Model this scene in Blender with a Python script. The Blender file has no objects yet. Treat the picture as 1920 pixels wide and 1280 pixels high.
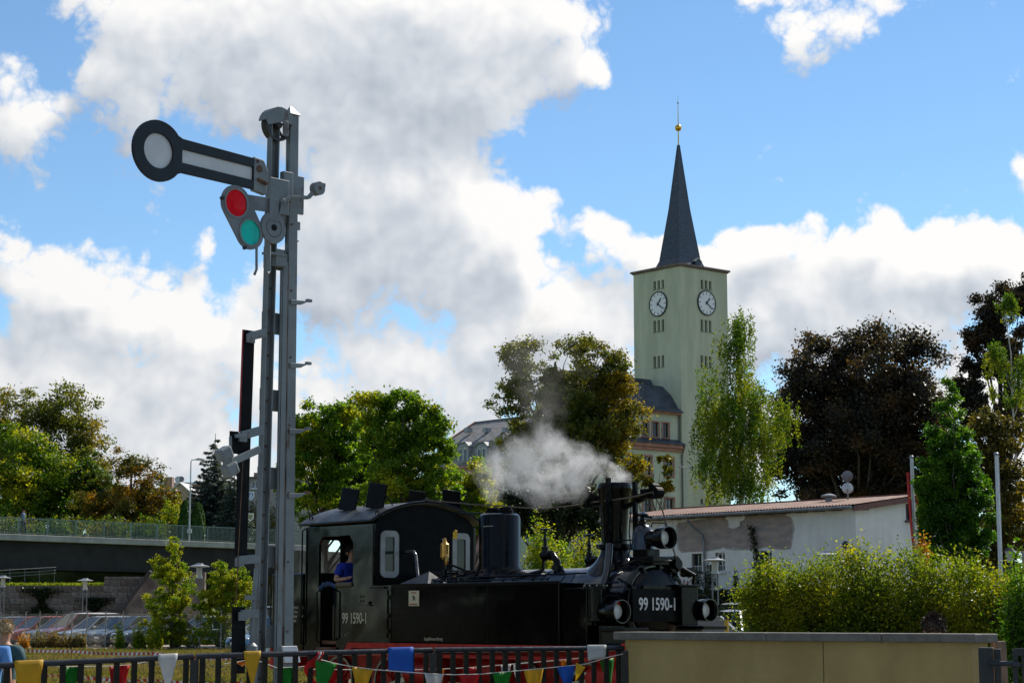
import bpy, bmesh, math, random
import numpy as np
from mathutils import Vector, Matrix, Quaternion
from mathutils.geometry import tessellate_polygon

R = math.radians
SC = bpy.context.scene
COL = SC.collection
random.seed(7)

# ---------------------------------------------------------------- camera
F = 3600.0                      # focal length in pixels of a 1920 wide frame
TH = math.atan(518.0 / F)       # upward pitch
EZ = 1.4                        # eye height above the rail heads
cam_d = bpy.data.cameras.new('camera')
cam = bpy.data.objects.new('camera', cam_d)
COL.objects.link(cam)
cam.location = (0, 0, EZ)
cam.rotation_euler = (R(90) + TH, 0, 0)
cam_d.sensor_width = 36
cam_d.lens = 36 * F / 1920
cam_d.clip_start = 0.1
cam_d.clip_end = 6000
SC.camera = cam

# measuring helpers: sight lines of the surveyed photograph -> points of the place
CT, ST = math.cos(TH), math.sin(TH)
def ray(px, py):
    dx, dy = (px - 960) / F, (640 - py) / F
    return Vector((dx, CT - dy * ST, ST + dy * CT))
def at(px, py, Y):
    r = ray(px, py); k = Y / r[1]
    return Vector((r[0] * k, Y, EZ + r[2] * k))
def hp(px, py, o, d):
    """hit of a sight line with the upright plane through o along d -> (distance along d, z)"""
    r = ray(px, py)
    det = -d[0] * r[1] + r[0] * d[1]
    t = (o[0] * r[1] - r[0] * o[1]) / det
    k = (-d[0] * o[1] + d[1] * o[0]) / det
    return t, EZ + r[2] * k

# ---------------------------------------------------------------- sun and sky
SUN_AZ, SUN_EL = R(40), R(43)   # azimuth clockwise from +Y
SUN_DIR = Vector((math.sin(SUN_AZ) * math.cos(SUN_EL), math.cos(SUN_AZ) * math.cos(SUN_EL), math.sin(SUN_EL)))
sl = bpy.data.lights.new('sun', 'SUN')
sl.energy = 4.6
sl.angle = R(0.55)
sl.color = (1.0, 0.93, 0.82)
so = bpy.data.objects.new('sun', sl)
COL.objects.link(so)
so.rotation_euler = SUN_DIR.to_track_quat('Z', 'Y').to_euler()

W = bpy.data.worlds.new('World')
SC.world = W
W.use_nodes = True
wn, wl = W.node_tree.nodes, W.node_tree.links
wn.clear()

def gmath(nt, op, a, b=None, clamp=False):
    n = nt.nodes.new('ShaderNodeMath'); n.operation = op; n.use_clamp = clamp
    for i, v in enumerate((a, b)):
        if v is None: continue
        if isinstance(v, (int, float)): n.inputs[i].default_value = v
        else: nt.links.new(v, n.inputs[i])
    return n.outputs[0]
def gmap(nt, v, a, b, c, d, kind='SMOOTHSTEP'):
    n = nt.nodes.new('ShaderNodeMapRange'); n.interpolation_type = kind
    nt.links.new(v, n.inputs['Value'])
    for k, x in zip(('From Min', 'From Max', 'To Min', 'To Max'), (a, b, c, d)): n.inputs[k].default_value = x
    return n.outputs[0]
def gvec(nt, op, a, b):
    n = nt.nodes.new('ShaderNodeVectorMath'); n.operation = op
    for i, v in enumerate((a, b)):
        if isinstance(v, (tuple, list, Vector)): n.inputs[i].default_value = tuple(v)
        elif isinstance(v, (int, float)): n.inputs[3].default_value = v
        else: nt.links.new(v, n.inputs[i])
    return n.outputs['Value'] if op in ('DISTANCE', 'LENGTH', 'DOT_PRODUCT') else n.outputs[0]
def gnoise(nt, v, scale, detail, rough, dist=0.0, lac=2.0):
    n = nt.nodes.new('ShaderNodeTexNoise')
    nt.links.new(v, n.inputs['Vector'])
    n.inputs['Scale'].default_value = scale; n.inputs['Detail'].default_value = detail
    n.inputs['Roughness'].default_value = rough; n.inputs['Distortion'].default_value = dist
    n.inputs['Lacunarity'].default_value = lac
    return n.outputs['Fac']

# cumulus heaps of the afternoon: direction (as sight line), angular radius, weight
HEAPS = [
 # big grey cloud across the top
 (210,20,150,.9),(330,90,190,1.0),(470,40,240,1.2),(620,80,260,1.3),(780,90,240,1.2),(930,60,210,1.1),(1060,30,150,1.0),
 (1100,120,70,.7),(900,190,130,.9),(960,240,55,.5),(740,230,130,.6),(560,220,130,.65),(240,180,120,.8),(170,150,60,.6),(390,250,90,.4),(280,250,70,.4),
 # cloud to the right of the signal
 (620,350,160,.8),(760,340,150,.9),(860,330,110,.9),(930,420,120,1.0),(985,440,60,.7),(840,440,160,1.1),(700,450,150,1.05),(610,500,130,.9),
 (810,560,130,.75),(930,540,120,.8),(990,490,60,.5),(670,640,150,.62),(500,520,60,.45),(395,430,40,.7),(375,490,34,.5),
 # left edge cloud
 (10,110,80,.8),(60,200,110,1.0),(20,270,90,.9),(110,210,50,.6),
 # scraps in the blue gap
 (175,345,38,.55),(235,455,50,.6),(265,495,32,.5),(290,330,28,.35),(170,430,22,.4),
 # long heap along the lower left
 (10,450,75,.9),(60,540,110,1.0),(130,510,85,.85),(200,560,110,.95),(300,620,130,.95),(100,660,150,.9),(240,700,150,.85),(410,630,125,.85),
 (480,700,120,.75),(30,740,130,.8),(380,780,130,.75),(250,830,150,.7),(480,600,65,.65),(140,790,120,.7),
 # middle distance, low
 (1100,550,110,.8),(1020,600,120,.8),(930,660,130,.8),(1080,680,150,.9),(1190,600,110,.8),(800,650,45,.6),(780,720,150,.62),(900,760,130,.5),(620,750,130,.55),
 (1110,410,42,.8),(1150,450,60,.9),(1210,480,80,1.0),(1280,520,90,.9),
 # row of heaps right of the tower
 (1370,470,70,1.0),(1430,460,70,.9),(1490,440,75,1.0),(1560,500,100,1.0),(1620,430,80,.9),(1680,450,70,.9),(1750,470,60,.9),(1820,460,80,1.0),(1890,450,80,1.0),
 (1420,560,120,1.1),(1540,580,130,1.0),(1680,540,120,1.0),(1820,540,100,.9),(1910,520,90,.8),(1450,660,150,.8),(1600,650,140,.6),(1760,610,80,.7),(1760,410,30,.4),
 # haze-white heaps low over the trees
(100,860,150,0.8), (330,900,150,0.75), (560,860,150,0.7), (760,860,150,0.7), (980,830,150,0.6), (1150,780,130,0.7), (1350,760,140,0.7), (1560,760,140,0.7), (1760,740,120,0.7), (1900,700,120,0.7), (1900,860,150,0.7), (1650,880,150,0.6), (1400,900,150,0.6), (200,960,150,0.7), (500,960,150,0.7), (0,980,120,0.7),
 # thin cloud top right
 (1400,0,70,.65),(1470,50,95,.72),(1560,70,95,.75),(1375,60,36,.5),(1620,10,110,.7),(1580,140,55,.55),(1740,0,70,.5),(1730,150,34,.36),(1660,90,50,.5),
 (1918,120,30,.7),(1918,320,34,.6),(1900,385,22,.5),
]
cg = bpy.data.node_groups.new('cloud_density', 'ShaderNodeTree')
cg.interface.new_socket('Vector', in_out='INPUT', socket_type='NodeSocketVector')
cg.interface.new_socket('Warped', in_out='INPUT', socket_type='NodeSocketVector')
cg.interface.new_socket('Base', in_out='INPUT', socket_type='NodeSocketFloat')
cg.interface.new_socket('Density', in_out='OUTPUT', socket_type='NodeSocketFloat')
cg.interface.new_socket('Heap', in_out='OUTPUT', socket_type='NodeSocketFloat')
cg.interface.new_socket('Mid', in_out='OUTPUT', socket_type='NodeSocketFloat')
cg.interface.new_socket('Bulk', in_out='OUTPUT', socket_type='NodeSocketFloat')
gi = cg.nodes.new('NodeGroupInput'); go = cg.nodes.new('NodeGroupOutput')
v0 = gi.outputs[0]
vw = gi.outputs[1]
# the heaps are held as a short sum of products of curves over azimuth and elevation
U0, U1, V0, V1 = -.32, .32, -.03, .37
NU, NV, RANK = 65, 49, 12
uu, vv = np.linspace(U0, U1, NU), np.linspace(V0, V1, NV)
UG, VG = np.meshgrid(uu, vv, indexing='ij')
DG = np.stack([UG, np.ones_like(UG), VG], -1); DG /= np.linalg.norm(DG, axis=-1, keepdims=True)
FG = np.zeros_like(UG)
for (px, py, r, w) in HEAPS:
    c = np.array(ray(px, py).normalized())
    t = np.clip(1 - np.linalg.norm(DG - c, axis=-1) / (r / F * 1.18), 0, 1)
    FG += w * t * t * (3 - 2 * t)
FG = 2.2 * (1 - np.exp(-FG / 2.0))
SU, SS, SV = np.linalg.svd(FG, full_matrices=False)
sp = cg.nodes.new('ShaderNodeSeparateXYZ'); cg.links.new(vw, sp.inputs[0])
ys = gmath(cg, 'MAXIMUM', sp.outputs[1], .05)
un = gmap(cg, gmath(cg, 'DIVIDE', sp.outputs[0], ys), U0, U1, 0, 1, 'LINEAR')
vn_ = gmap(cg, gmath(cg, 'DIVIDE', sp.outputs[2], ys), V0, V1, 0, 1, 'LINEAR')
def curve_bank(val, tab):
    """tab (n,3) in 0..1 -> vector looked up at val"""
    cb = cg.nodes.new('ShaderNodeCombineColor')
    for i in range(3): cg.links.new(val, cb.inputs[i])
    n = cg.nodes.new('ShaderNodeRGBCurve'); mp = n.mapping; mp.clip_min_x = 0; mp.use_clip = True
    m = len(tab)
    for ch in range(3):
        pts = mp.curves[ch].points
        pts[0].location = (0, tab[0][ch]); pts[-1].location = (1, tab[-1][ch])
        for k in range(1, m - 1): pts.new(k / (m - 1), tab[k][ch])
    mp.update()
    cg.links.new(cb.outputs[0], n.inputs['Color'])
    return n.outputs[0]
acc = None
for k in range(0, RANK, 3):
    A_ = SU[:, k:k + 3] * np.sqrt(SS[k:k + 3]); B_ = (SV[k:k + 3].T) * np.sqrt(SS[k:k + 3])
    am, bm = np.abs(A_).max(), np.abs(B_).max()
    va = curve_bank(un, (A_ / am * .5 + .5).tolist()); vb = curve_bank(vn_, (B_ / bm * .5 + .5).tolist())
    va = gvec(cg, 'SUBTRACT', va, (.5, .5, .5)); vb = gvec(cg, 'SUBTRACT', vb, (.5, .5, .5))
    t = gmath(cg, 'MULTIPLY', gvec(cg, 'DOT_PRODUCT', va, vb), float(4 * am * bm))
    acc = t if acc is None else gmath(cg, 'ADD', acc, t)
heap = gmath(cg, 'ADD', acc, gi.outputs[2])
n1 = gnoise(cg, v0, 16, 4, .5)
bil = None
mid = None
for sc_, am_ in ((24, .46), (52, .40), (110, .26), (235, .15), (480, .08)):
    t = gmath(cg, 'ABSOLUTE', gmath(cg, 'SUBTRACT', gnoise(cg, v0, sc_, 0, .5), .5))
    t = gmath(cg, 'MULTIPLY', gmath(cg, 'SUBTRACT', t, .12), am_ * 4.2)
    bil = t if bil is None else gmath(cg, 'ADD', bil, t)
    if sc_ < 150: mid = bil
soft = gmath(cg, 'ADD', heap, gmath(cg, 'MULTIPLY', gmath(cg, 'SUBTRACT', n1, .5), 1.7))
d_ = gmath(cg, 'ADD', soft, gmath(cg, 'MULTIPLY', bil, .58))
nlow = gnoise(cg, v0, 13, 2, .5)
core = gmath(cg, 'ADD', heap, gmath(cg, 'MULTIPLY', gmath(cg, 'SUBTRACT', nlow, .5), .9))
mid = gmath(cg, 'ADD', gmath(cg, 'ADD', heap, gmath(cg, 'MULTIPLY', gmath(cg, 'SUBTRACT', n1, .5), 1.5)), gmath(cg, 'MULTIPLY', mid, .55))
cg.links.new(d_, go.inputs[0]); cg.links.new(core, go.inputs[1]); cg.links.new(mid, go.inputs[2]); cg.links.new(heap, go.inputs[3])

WT = W.node_tree
tc = wn.new('ShaderNodeTexCoord')
vn = wn.new('ShaderNodeVectorMath'); vn.operation = 'NORMALIZE'
wl.new(tc.outputs['Generated'], vn.inputs[0])
# warp the heaps a little so that none reads as round
wnz = wn.new('ShaderNodeTexNoise'); wl.new(vn.outputs[0], wnz.inputs['Vector'])
wnz.inputs['Scale'].default_value = 22; wnz.inputs['Detail'].default_value = 2
vw_ = gvec(WT, 'ADD', vn.outputs[0], gvec(WT, 'SCALE', gvec(WT, 'SUBTRACT', wnz.outputs['Color'], (.5, .5, .5)), .030))
# the rest of the sky carries the same broken cloud
out_mask = gmap(WT, gvec(WT, 'DOT_PRODUCT', vn.outputs[0], tuple(ray(960, 560).normalized())), .955, .925, 0.0, 1.0)
base_ = gmath(WT, 'MULTIPLY', gmap(WT, gnoise(WT, vn.outputs[0], 4.5, 3, .5), .47, .68, 0.0, 1.5), out_mask)
def cloud_sample(off):
    g = wn.new('ShaderNodeGroup'); g.node_tree = cg
    wl.new(gvec(WT, 'ADD', vn.outputs[0], off), g.inputs[0]); wl.new(gvec(WT, 'ADD', vw_, off), g.inputs[1]); wl.new(base_, g.inputs[2])
    return g
g1, g2, g3 = cloud_sample((0, 0, 0)), cloud_sample((.005, 0, .0135)), cloud_sample((.011, 0, .026))
sky = wn.new('ShaderNodeTexSky'); sky.sky_type = 'NISHITA'; sky.sun_disc = False
sky.sun_elevation = SUN_EL; sky.sun_rotation = SUN_AZ
sky.altitude = 300; sky.air_density = .9; sky.dust_density = 0.0; sky.ozone_density = 2.0
SKY_STRENGTH = .095
alpha = gmap(WT, g1.outputs[0], .34, .78, 0.0, 1.0)
rel = gmath(WT, 'SUBTRACT', g1.outputs[2], g2.outputs[2])
thick = gmap(WT, g1.outputs[1], .45, 2.1, 0.0, 1.0)
relL = gmath(WT, 'SUBTRACT', g1.outputs[3], g3.outputs[3])
bri = gmath(WT, 'SUBTRACT', .90, gmath(WT, 'MULTIPLY', thick, .48))
bri = gmath(WT, 'ADD', bri, gmath(WT, 'MULTIPLY', relL, .62))
bri = gmath(WT, 'ADD', bri, gmath(WT, 'MULTIPLY', rel, .44))
bri = gmap(WT, bri, 0.0, 1.38, 0.0, 1.0, 'LINEAR')
ramp = wn.new('ShaderNodeValToRGB')
cr = ramp.color_ramp
CW = 8.6
cr.elements[0].position = .16; cr.elements[0].color = (.43, .48, .56, 1)
cr.elements[1].position = .84; cr.elements[1].color = (.98, .97, .96, 1)
e = cr.elements.new(.48); e.color = (.66, .70, .755, 1)
wl.new(bri, ramp.inputs[0])
# cloud glows towards the sun (forward scattering) and is duller opposite to it
fs_ = gmap(WT, gvec(WT, 'DOT_PRODUCT', vn.outputs[0], tuple(SUN_DIR)), -.6, .75, .42, 1.0)
cw_ = gvec(WT, 'SCALE', ramp.outputs[0], CW)
cvn = wn.new('ShaderNodeVectorMath'); cvn.operation = 'SCALE'
wl.new(cw_, cvn.inputs[0]); wl.new(fs_, cvn.inputs['Scale']); cs = cvn.outputs[0]
skt = gvec(WT, 'MULTIPLY', sky.outputs[0], (.94, 1.12, 1.18))
mx = wn.new('ShaderNodeMix'); mx.data_type = 'RGBA'
wl.new(alpha, mx.inputs['Factor']); wl.new(skt, mx.inputs['A']); wl.new(cs, mx.inputs['B'])
bg = wn.new('ShaderNodeBackground'); bg.inputs['Strength'].default_value = SKY_STRENGTH
wl.new(mx.outputs['Result'], bg.inputs['Color'])
wo = wn.new('ShaderNodeOutputWorld'); wl.new(bg.outputs[0], wo.inputs['Surface'])
W.cycles.sampling_method = 'MANUAL'; W.cycles.sample_map_resolution = 512

vs = SC.view_settings
vs.view_transform = 'Standard'; vs.look = 'None'; vs.exposure = 0.32; vs.gamma = 1.0
vs.use_curve_mapping = False
SC.render.engine = 'CYCLES'
SC.cycles.use_denoising = True
SC.cycles.max_bounces = 5; SC.cycles.transparent_max_bounces = 12
SC.cycles.diffuse_bounces = 2; SC.cycles.glossy_bounces = 2; SC.cycles.transmission_bounces = 4; SC.cycles.volume_bounces = 1
# ---------------------------------------------------------------- materials
MATS = {}
def nmat(name):
    m = bpy.data.materials.new(name); m.use_nodes = True
    MATS[name] = m
    return m, m.node_tree, m.node_tree.nodes['Principled BSDF']
def rgb(c): return (c[0], c[1], c[2], 1)
def mat(name, col, rough=.6, metal=0.0, var=.18, vscale=4.0, bump=0.0, bscale=None, coat=0.0, spec=.5, col2=None, detail=5, world=False, stretch=None):
    """painted / mineral surface: base colour broken up by noise, optional relief"""
    if name in MATS: return MATS[name]
    m, nt, b = nmat(name)
    tcn = nt.nodes.new('ShaderNodeTexCoord')
    src = tcn.outputs['Object']
    if world:
        gp = nt.nodes.new('ShaderNodeNewGeometry'); src = gp.outputs['Position']
    if stretch: src = gvec(nt, 'MULTIPLY', src, stretch)
    n = gnoise(nt, src, vscale, detail, .6)
    c1 = col2 if col2 else tuple(x * (1 - var) for x in col)
    c2 = col if col2 else tuple(min(1, x * (1 + var)) for x in col)
    mx = nt.nodes.new('ShaderNodeMix'); mx.data_type = 'RGBA'
    nt.links.new(gmap(nt, n, .35, .65, 0, 1), mx.inputs['Factor'])
    mx.inputs['A'].default_value = rgb(c1); mx.inputs['B'].default_value = rgb(c2)
    nt.links.new(mx.outputs['Result'], b.inputs['Base Color'])
    nr = gmap(nt, gnoise(nt, src, vscale * 2.7, 3, .5), .3, .7, max(0, rough - .08), min(1, rough + .08), 'LINEAR')
    nt.links.new(nr, b.inputs['Roughness'])
    b.inputs['Metallic'].default_value = metal
    b.inputs['Specular IOR Level'].default_value = spec
    b.inputs['Coat Weight'].default_value = coat; b.inputs['Coat Roughness'].default_value = .08
    if bump:
        bn = nt.nodes.new('ShaderNodeBump'); bn.inputs['Strength'].default_value = bump; bn.inputs['Distance'].default_value = .02
        nt.links.new(gnoise(nt, src, bscale or vscale * 6, 4, .6), bn.inputs['Height'])
        nt.links.new(bn.outputs[0], b.inputs['Normal'])
    return m
def leafmat(name, ca, cb, cc, nscale=.35, trans=.5, lo=.42, hi=.62, gloss=.25):
    """ca/cb: per leaf variation, cc: colour of turning branches"""
    if name in MATS: return MATS[name]
    m, nt, b = nmat(name)
    g = nt.nodes.new('ShaderNodeNewGeometry')
    m1 = nt.nodes.new('ShaderNodeMix'); m1.data_type = 'RGBA'
    m1.inputs['A'].default_value = rgb(ca); m1.inputs['B'].default_value = rgb(cb)
    nt.links.new(g.outputs['Random Per Island'], m1.inputs['Factor'])
    m2 = nt.nodes.new('ShaderNodeMix'); m2.data_type = 'RGBA'
    nz = gnoise(nt, g.outputs['Position'], nscale, 3, .6)
    rj = gmath(nt, 'MULTIPLY', gmath(nt, 'SUBTRACT', g.outputs['Random Per Island'], .5), .16)
    nt.links.new(gmap(nt, gmath(nt, 'ADD', nz, rj), lo, hi, 0, 1), m2.inputs['Factor'])
    nt.links.new(m1.outputs['Result'], m2.inputs['A']); m2.inputs['B'].default_value = rgb(cc)
    col = m2.outputs['Result']
    nt.links.new(col, b.inputs['Base Color'])
    b.inputs['Roughness'].default_value = .45; b.inputs['Specular IOR Level'].default_value = gloss
    tr = nt.nodes.new('ShaderNodeBsdfTranslucent')
    tcol = gvec(nt, 'MULTIPLY', col, (2.3, 2.15, .8))
    nt.links.new(tcol, tr.inputs['Color'])
    ms = nt.nodes.new('ShaderNodeMixShader'); ms.inputs[0].default_value = trans
    nt.links.new(b.outputs[0], ms.inputs[1]); nt.links.new(tr.outputs[0], ms.inputs[2])
    nt.links.new(ms.outputs[0], nt.nodes['Material Output'].inputs['Surface'])
    return m
def glassmat(name, col=(.02, .025, .03), rough=.05):
    if name in MATS: return MATS[name]
    m, nt, b = nmat(name)
    b.inputs['Base Color'].default_value = rgb(col); b.inputs['Roughness'].default_value = rough
    b.inputs['Specular IOR Level'].default_value = .8
    return m

# ---------------------------------------------------------------- mesh helpers
class MB:
    """collects primitives; build() links them as ONE mesh object"""
    def __init__(s): s.v, s.f, s.m = [], [], []; s.mi = 0
    def add(s, vs, fs):
        k = len(s.v); s.v += [tuple(p) for p in vs]; s.f += [tuple(i + k for i in f) for f in fs]; s.m += [s.mi] * len(fs)
        return s
    def box(s, x0, x1, y0, y1, z0, z1, M=None):
        vs = [Vector((x, y, z)) for z in (z0, z1) for y in (y0, y1) for x in (x0, x1)]
        if M is not None: vs = [M @ p for p in vs]
        return s.add(vs, [(0, 2, 3, 1), (4, 5, 7, 6), (0, 1, 5, 4), (2, 6, 7, 3), (0, 4, 6, 2), (1, 3, 7, 5)])
    def bar(s, p0, p1, w, h, up=(0, 0, 1)):
        """rectangular bar from p0 to p1, w across, h along 'up'"""
        p0, p1 = Vector(p0), Vector(p1); d = (p1 - p0).normalized(); u = Vector(up)
        a = d.cross(u)
        if a.length < 1e-4: a = d.cross(Vector((1, 0, 0)))
        a.normalize(); u = a.cross(d)
        vs = [p + a * (i * w / 2) + u * (j * h / 2) for p in (p0, p1) for i, j in ((-1, -1), (1, -1), (1, 1), (-1, 1))]
        return s.add(vs, [(0, 1, 2, 3), (7, 6, 5, 4), (0, 4, 5, 1), (1, 5, 6, 2), (2, 6, 7, 3), (3, 7, 4, 0)])
    def cyl(s, p0, p1, r0, r1=None, n=16, caps=True):
        p0, p1 = Vector(p0), Vector(p1); r1 = r0 if r1 is None else r1
        q = (p1 - p0).to_track_quat('Z', 'Y')
        ring = [q @ Vector((math.cos(2 * math.pi * i / n), math.sin(2 * math.pi * i / n), 0)) for i in range(n)]
        vs = [p0 + v * r0 for v in ring] + [p1 + v * r1 for v in ring]
        fs = [(i, (i + 1) % n, n + (i + 1) % n, n + i) for i in range(n)]
        if caps: fs += [tuple(range(n - 1, -1, -1)), tuple(range(n, 2 * n))]
        return s.add(vs, fs)
    def tube(s, pts, r, n=8, caps=True):
        pts = [Vector(p) for p in pts]; rr = r if isinstance(r, (list, tuple)) else [r] * len(pts)
        vs, fs, ref = [], [], None
        for i, p in enumerate(pts):
            d = (pts[min(i + 1, len(pts) - 1)] - pts[max(i - 1, 0)]).normalized()
            if ref is None:
                ref = d.orthogonal().normalized()
            else:
                ref = (ref - d * ref.dot(d)); ref = ref.normalized() if ref.length > 1e-6 else d.orthogonal().normalized()
            b = d.cross(ref)
            vs += [p + (ref * math.cos(2 * math.pi * k / n) + b * math.sin(2 * math.pi * k / n)) * rr[i] for k in range(n)]
        for i in range(len(pts) - 1):
            fs += [(i * n + k, i * n + (k + 1) % n, (i + 1) * n + (k + 1) % n, (i + 1) * n + k) for k in range(n)]
        if caps: fs += [tuple(range(n - 1, -1, -1)), tuple(range((len(pts) - 1) * n, len(pts) * n))]
        return s.add(vs, fs)
    def lathe(s, prof, n=24, M=None, caps=True):
        """prof [(r, z)] turned about local z"""
        M = M or Matrix.Identity(4); vs, fs = [], []
        for r, z in prof:
            vs += [M @ Vector((r * math.cos(2 * math.pi * k / n), r * math.sin(2 * math.pi * k / n), z)) for k in range(n)]
        for i in range(len(prof) - 1):
            fs += [(i * n + k, i * n + (k + 1) % n, (i + 1) * n + (k + 1) % n, (i + 1) * n + k) for k in range(n)]
        if caps: fs += [tuple(range(n - 1, -1, -1)), tuple(range((len(prof) - 1) * n, len(prof) * n))]
        return s.add(vs, fs)
    def prism(s, poly, t0, t1, M=None, holes=()):
        """2-D outline (x, z) with holes, extruded along y from t0 to t1"""
        M = M or Matrix.Identity(4)
        loops = [list(poly)] + [list(h) for h in holes]
        tri = tessellate_polygon([[Vector((p[0], p[1], 0)) for p in l] for l in loops])
        flat = [p for l in loops for p in l]; n = len(flat)
        vs = [M @ Vector((p[0], t, p[1])) for t in (t0, t1) for p in flat]
        fs = []
        for t in tri:
            fs.append(tuple(t)); fs.append(tuple(i + n for i in reversed(t)))
        k = 0
        for l in loops:
            m = len(l)
            for i in range(m):
                a, b = k + i, k + (i + 1) % m
                fs.append((a, b, b + n, a + n))
            k += m
        return s.add(vs, fs)
    def ball(s, c, r, n=12, sc=(1, 1, 1)):
        c = Vector(c); vs, fs = [], []; h = n // 2
        for i in range(1, h):
            a = math.pi * i / h
            vs += [c + Vector((math.sin(a) * math.cos(2 * math.pi * k / n) * sc[0], math.sin(a) * math.sin(2 * math.pi * k / n) * sc[1], math.cos(a) * sc[2])) * r for k in range(n)]
        for i in range(h - 2):
            fs += [(i * n + k, (i + 1) * n + k, (i + 1) * n + (k + 1) % n, i * n + (k + 1) % n) for k in range(n)]
        t = len(vs); vs += [c + Vector((0, 0, r * sc[2])), c - Vector((0, 0, r * sc[2]))]
        fs += [(t, k, (k + 1) % n) for k in range(n)] + [(t + 1, (h - 2) * n + (k + 1) % n, (h - 2) * n + k) for k in range(n)]
        return s.add(vs, fs)
    def quad(s, a, b, c, d): return s.add([a, b, c, d], [(0, 1, 2, 3)])
    def build(s, name, m, parent=None, smooth=False, bevel=0.0, segs=2, loc=None, rot=None):
        me = bpy.data.meshes.new(name); me.from_pydata(s.v, [], s.f)
        for mm in (m if isinstance(m, (list, tuple)) else [m]): me.materials.append(mm)
        if isinstance(m, (list, tuple)): me.polygons.foreach_set('material_index', s.m)
        bm = bmesh.new(); bm.from_mesh(me); bmesh.ops.recalc_face_normals(bm, faces=bm.faces); bm.to_mesh(me); bm.free()
        if smooth:
            me.shade_smooth(); me.set_sharp_from_angle(angle=R(38))
        return link(name, me, parent, bevel, segs, loc, rot)
def link(name, me, parent=None, bevel=0.0, segs=2, loc=None, rot=None):
    o = bpy.data.objects.new(name, me); COL.objects.link(o)
    if parent is not None: o.parent = parent
    if loc is not None: o.location = loc
    if rot is not None: o.rotation_euler = rot
    if bevel:
        b = o.modifiers.new('bevel', 'BEVEL'); b.width = bevel; b.segments = segs; b.limit_method = 'ANGLE'; b.angle_limit = R(40)
    return o
def tag(o, label=None, cat=None, group=None, kind=None):
    if label: o['label'] = label
    if cat: o['category'] = cat
    if group: o['group'] = group
    if kind: o['kind'] = kind
    return o
def thing(name, label, cat, loc=(0, 0, 0), rz=0.0, group=None):
    o = bpy.data.objects.new(name, None); COL.objects.link(o)
    o.empty_display_size = .2
    o.location = loc; o.rotation_euler = (0, 0, rz)
    return tag(o, label, cat, group)
def copy_tree(o, parent=None):
    c = o.copy(); COL.objects.link(c); c.parent = parent
    for ch in list(o.children): copy_tree(ch, c)
    return c
def inst(name, me, parent, loc, rot=(0, 0, 0), scale=(1, 1, 1)):
    o = bpy.data.objects.new(name, me); COL.objects.link(o); o.parent = parent
    o.location = loc; o.rotation_euler = rot; o.scale = scale
    return o
def text(name, body, size, m, parent, M, align='CENTER', extrude=.002, xs=1.0, bold=0.0):
    """flat lettering; M maps text plane x/y to the place"""
    cu = bpy.data.curves.new(name, 'FONT'); cu.body = body; cu.size = size; cu.align_x = align; cu.align_y = 'CENTER'
    cu.extrude = extrude; cu.resolution_u = 3; cu.offset = bold
    tmp = bpy.data.objects.new('tmp', cu); COL.objects.link(tmp)
    me = bpy.data.meshes.new_from_object(tmp.evaluated_get(bpy.context.evaluated_depsgraph_get()))
    bpy.data.objects.remove(tmp); bpy.data.curves.remove(cu)
    me.transform(M @ Matrix.Diagonal((xs, 1, 1, 1)))
    me.materials.clear(); me.materials.append(m)
    return link(name, me, parent)
def frame_mat(o, x, y, z):
    """matrix with columns x, y, z at o"""
    x, y, z = Vector(x), Vector(y), Vector(z)
    return Matrix(((x[0], y[0], z[0], o[0]), (x[1], y[1], z[1], o[1]), (x[2], y[2], z[2], o[2]), (0, 0, 0, 1)))
def circ(cx, cz, r, n=24, a0=0.0, rx=None):
    return [(cx + (rx or r) * math.cos(a0 + 2 * math.pi * i / n), cz + r * math.sin(a0 + 2 * math.pi * i / n)) for i in range(n)]
def rrect(x0, x1, z0, z1, r, n=4):
    p = []
    for cx, cz, a in ((x1 - r, z1 - r, 0), (x0 + r, z1 - r, 90), (x0 + r, z0 + r, 180), (x1 - r, z0 + r, 270)):
        p += [(cx + r * math.cos(R(a + 90 * k / n)), cz + r * math.sin(R(a + 90 * k / n))) for k in range(n + 1)]
    return p
def rect(x0, x1, z0, z1): return [(x0, z0), (x1, z0), (x1, z1), (x0, z1)]

# fast foliage mesh: one small folded blade per leaf
def leaf_object(name, P, size, m, parent, rng, upbias=.35, aspect=.62, N=None):
    n = len(P)
    if N is None: N = rng.normal(size=(n, 3))
    N = N + np.array([0, 0, upbias]); N /= np.linalg.norm(N, axis=1, keepdims=True) + 1e-9
    U = np.cross(N, rng.normal(size=(n, 3))); U /= np.linalg.norm(U, axis=1, keepdims=True) + 1e-9
    V = np.cross(N, U)
    s = (size * rng.uniform(.65, 1.3, n))[:, None]
    Q = np.empty((n, 4, 3), np.float32)
    Q[:, 0] = P - U * s * .5; Q[:, 2] = P + U * s * .5
    Q[:, 1] = P + V * s * .5 * aspect + N * s * .12 - U * s * .06
    Q[:, 3] = P - V * s * .5 * aspect + N * s * .12 - U * s * .06
    me = bpy.data.meshes.new(name)
    me.vertices.add(n * 4); me.vertices.foreach_set('co', Q.ravel())
    me.loops.add(n * 4); me.loops.foreach_set('vertex_index', np.arange(n * 4, dtype=np.int32))
    me.polygons.add(n); me.polygons.foreach_set('loop_start', np.arange(0, n * 4, 4, dtype=np.int32))
    me.update(); me.validate(); me.materials.append(m)
    return link(name, me, parent)
# ================================================================ the setting
FW = Vector((.64, -.768, 0)).normalized()     # direction of the tracks, towards the right front
LF = Vector((.768, .64, 0)).normalized()      # across the tracks, away from the viewer
YAW = math.atan2(FW[1], FW[0])
LOC0 = Vector((-2.22, 30.8, 0)) + LF * 1.05   # loco: centre line at the cab front

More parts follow.
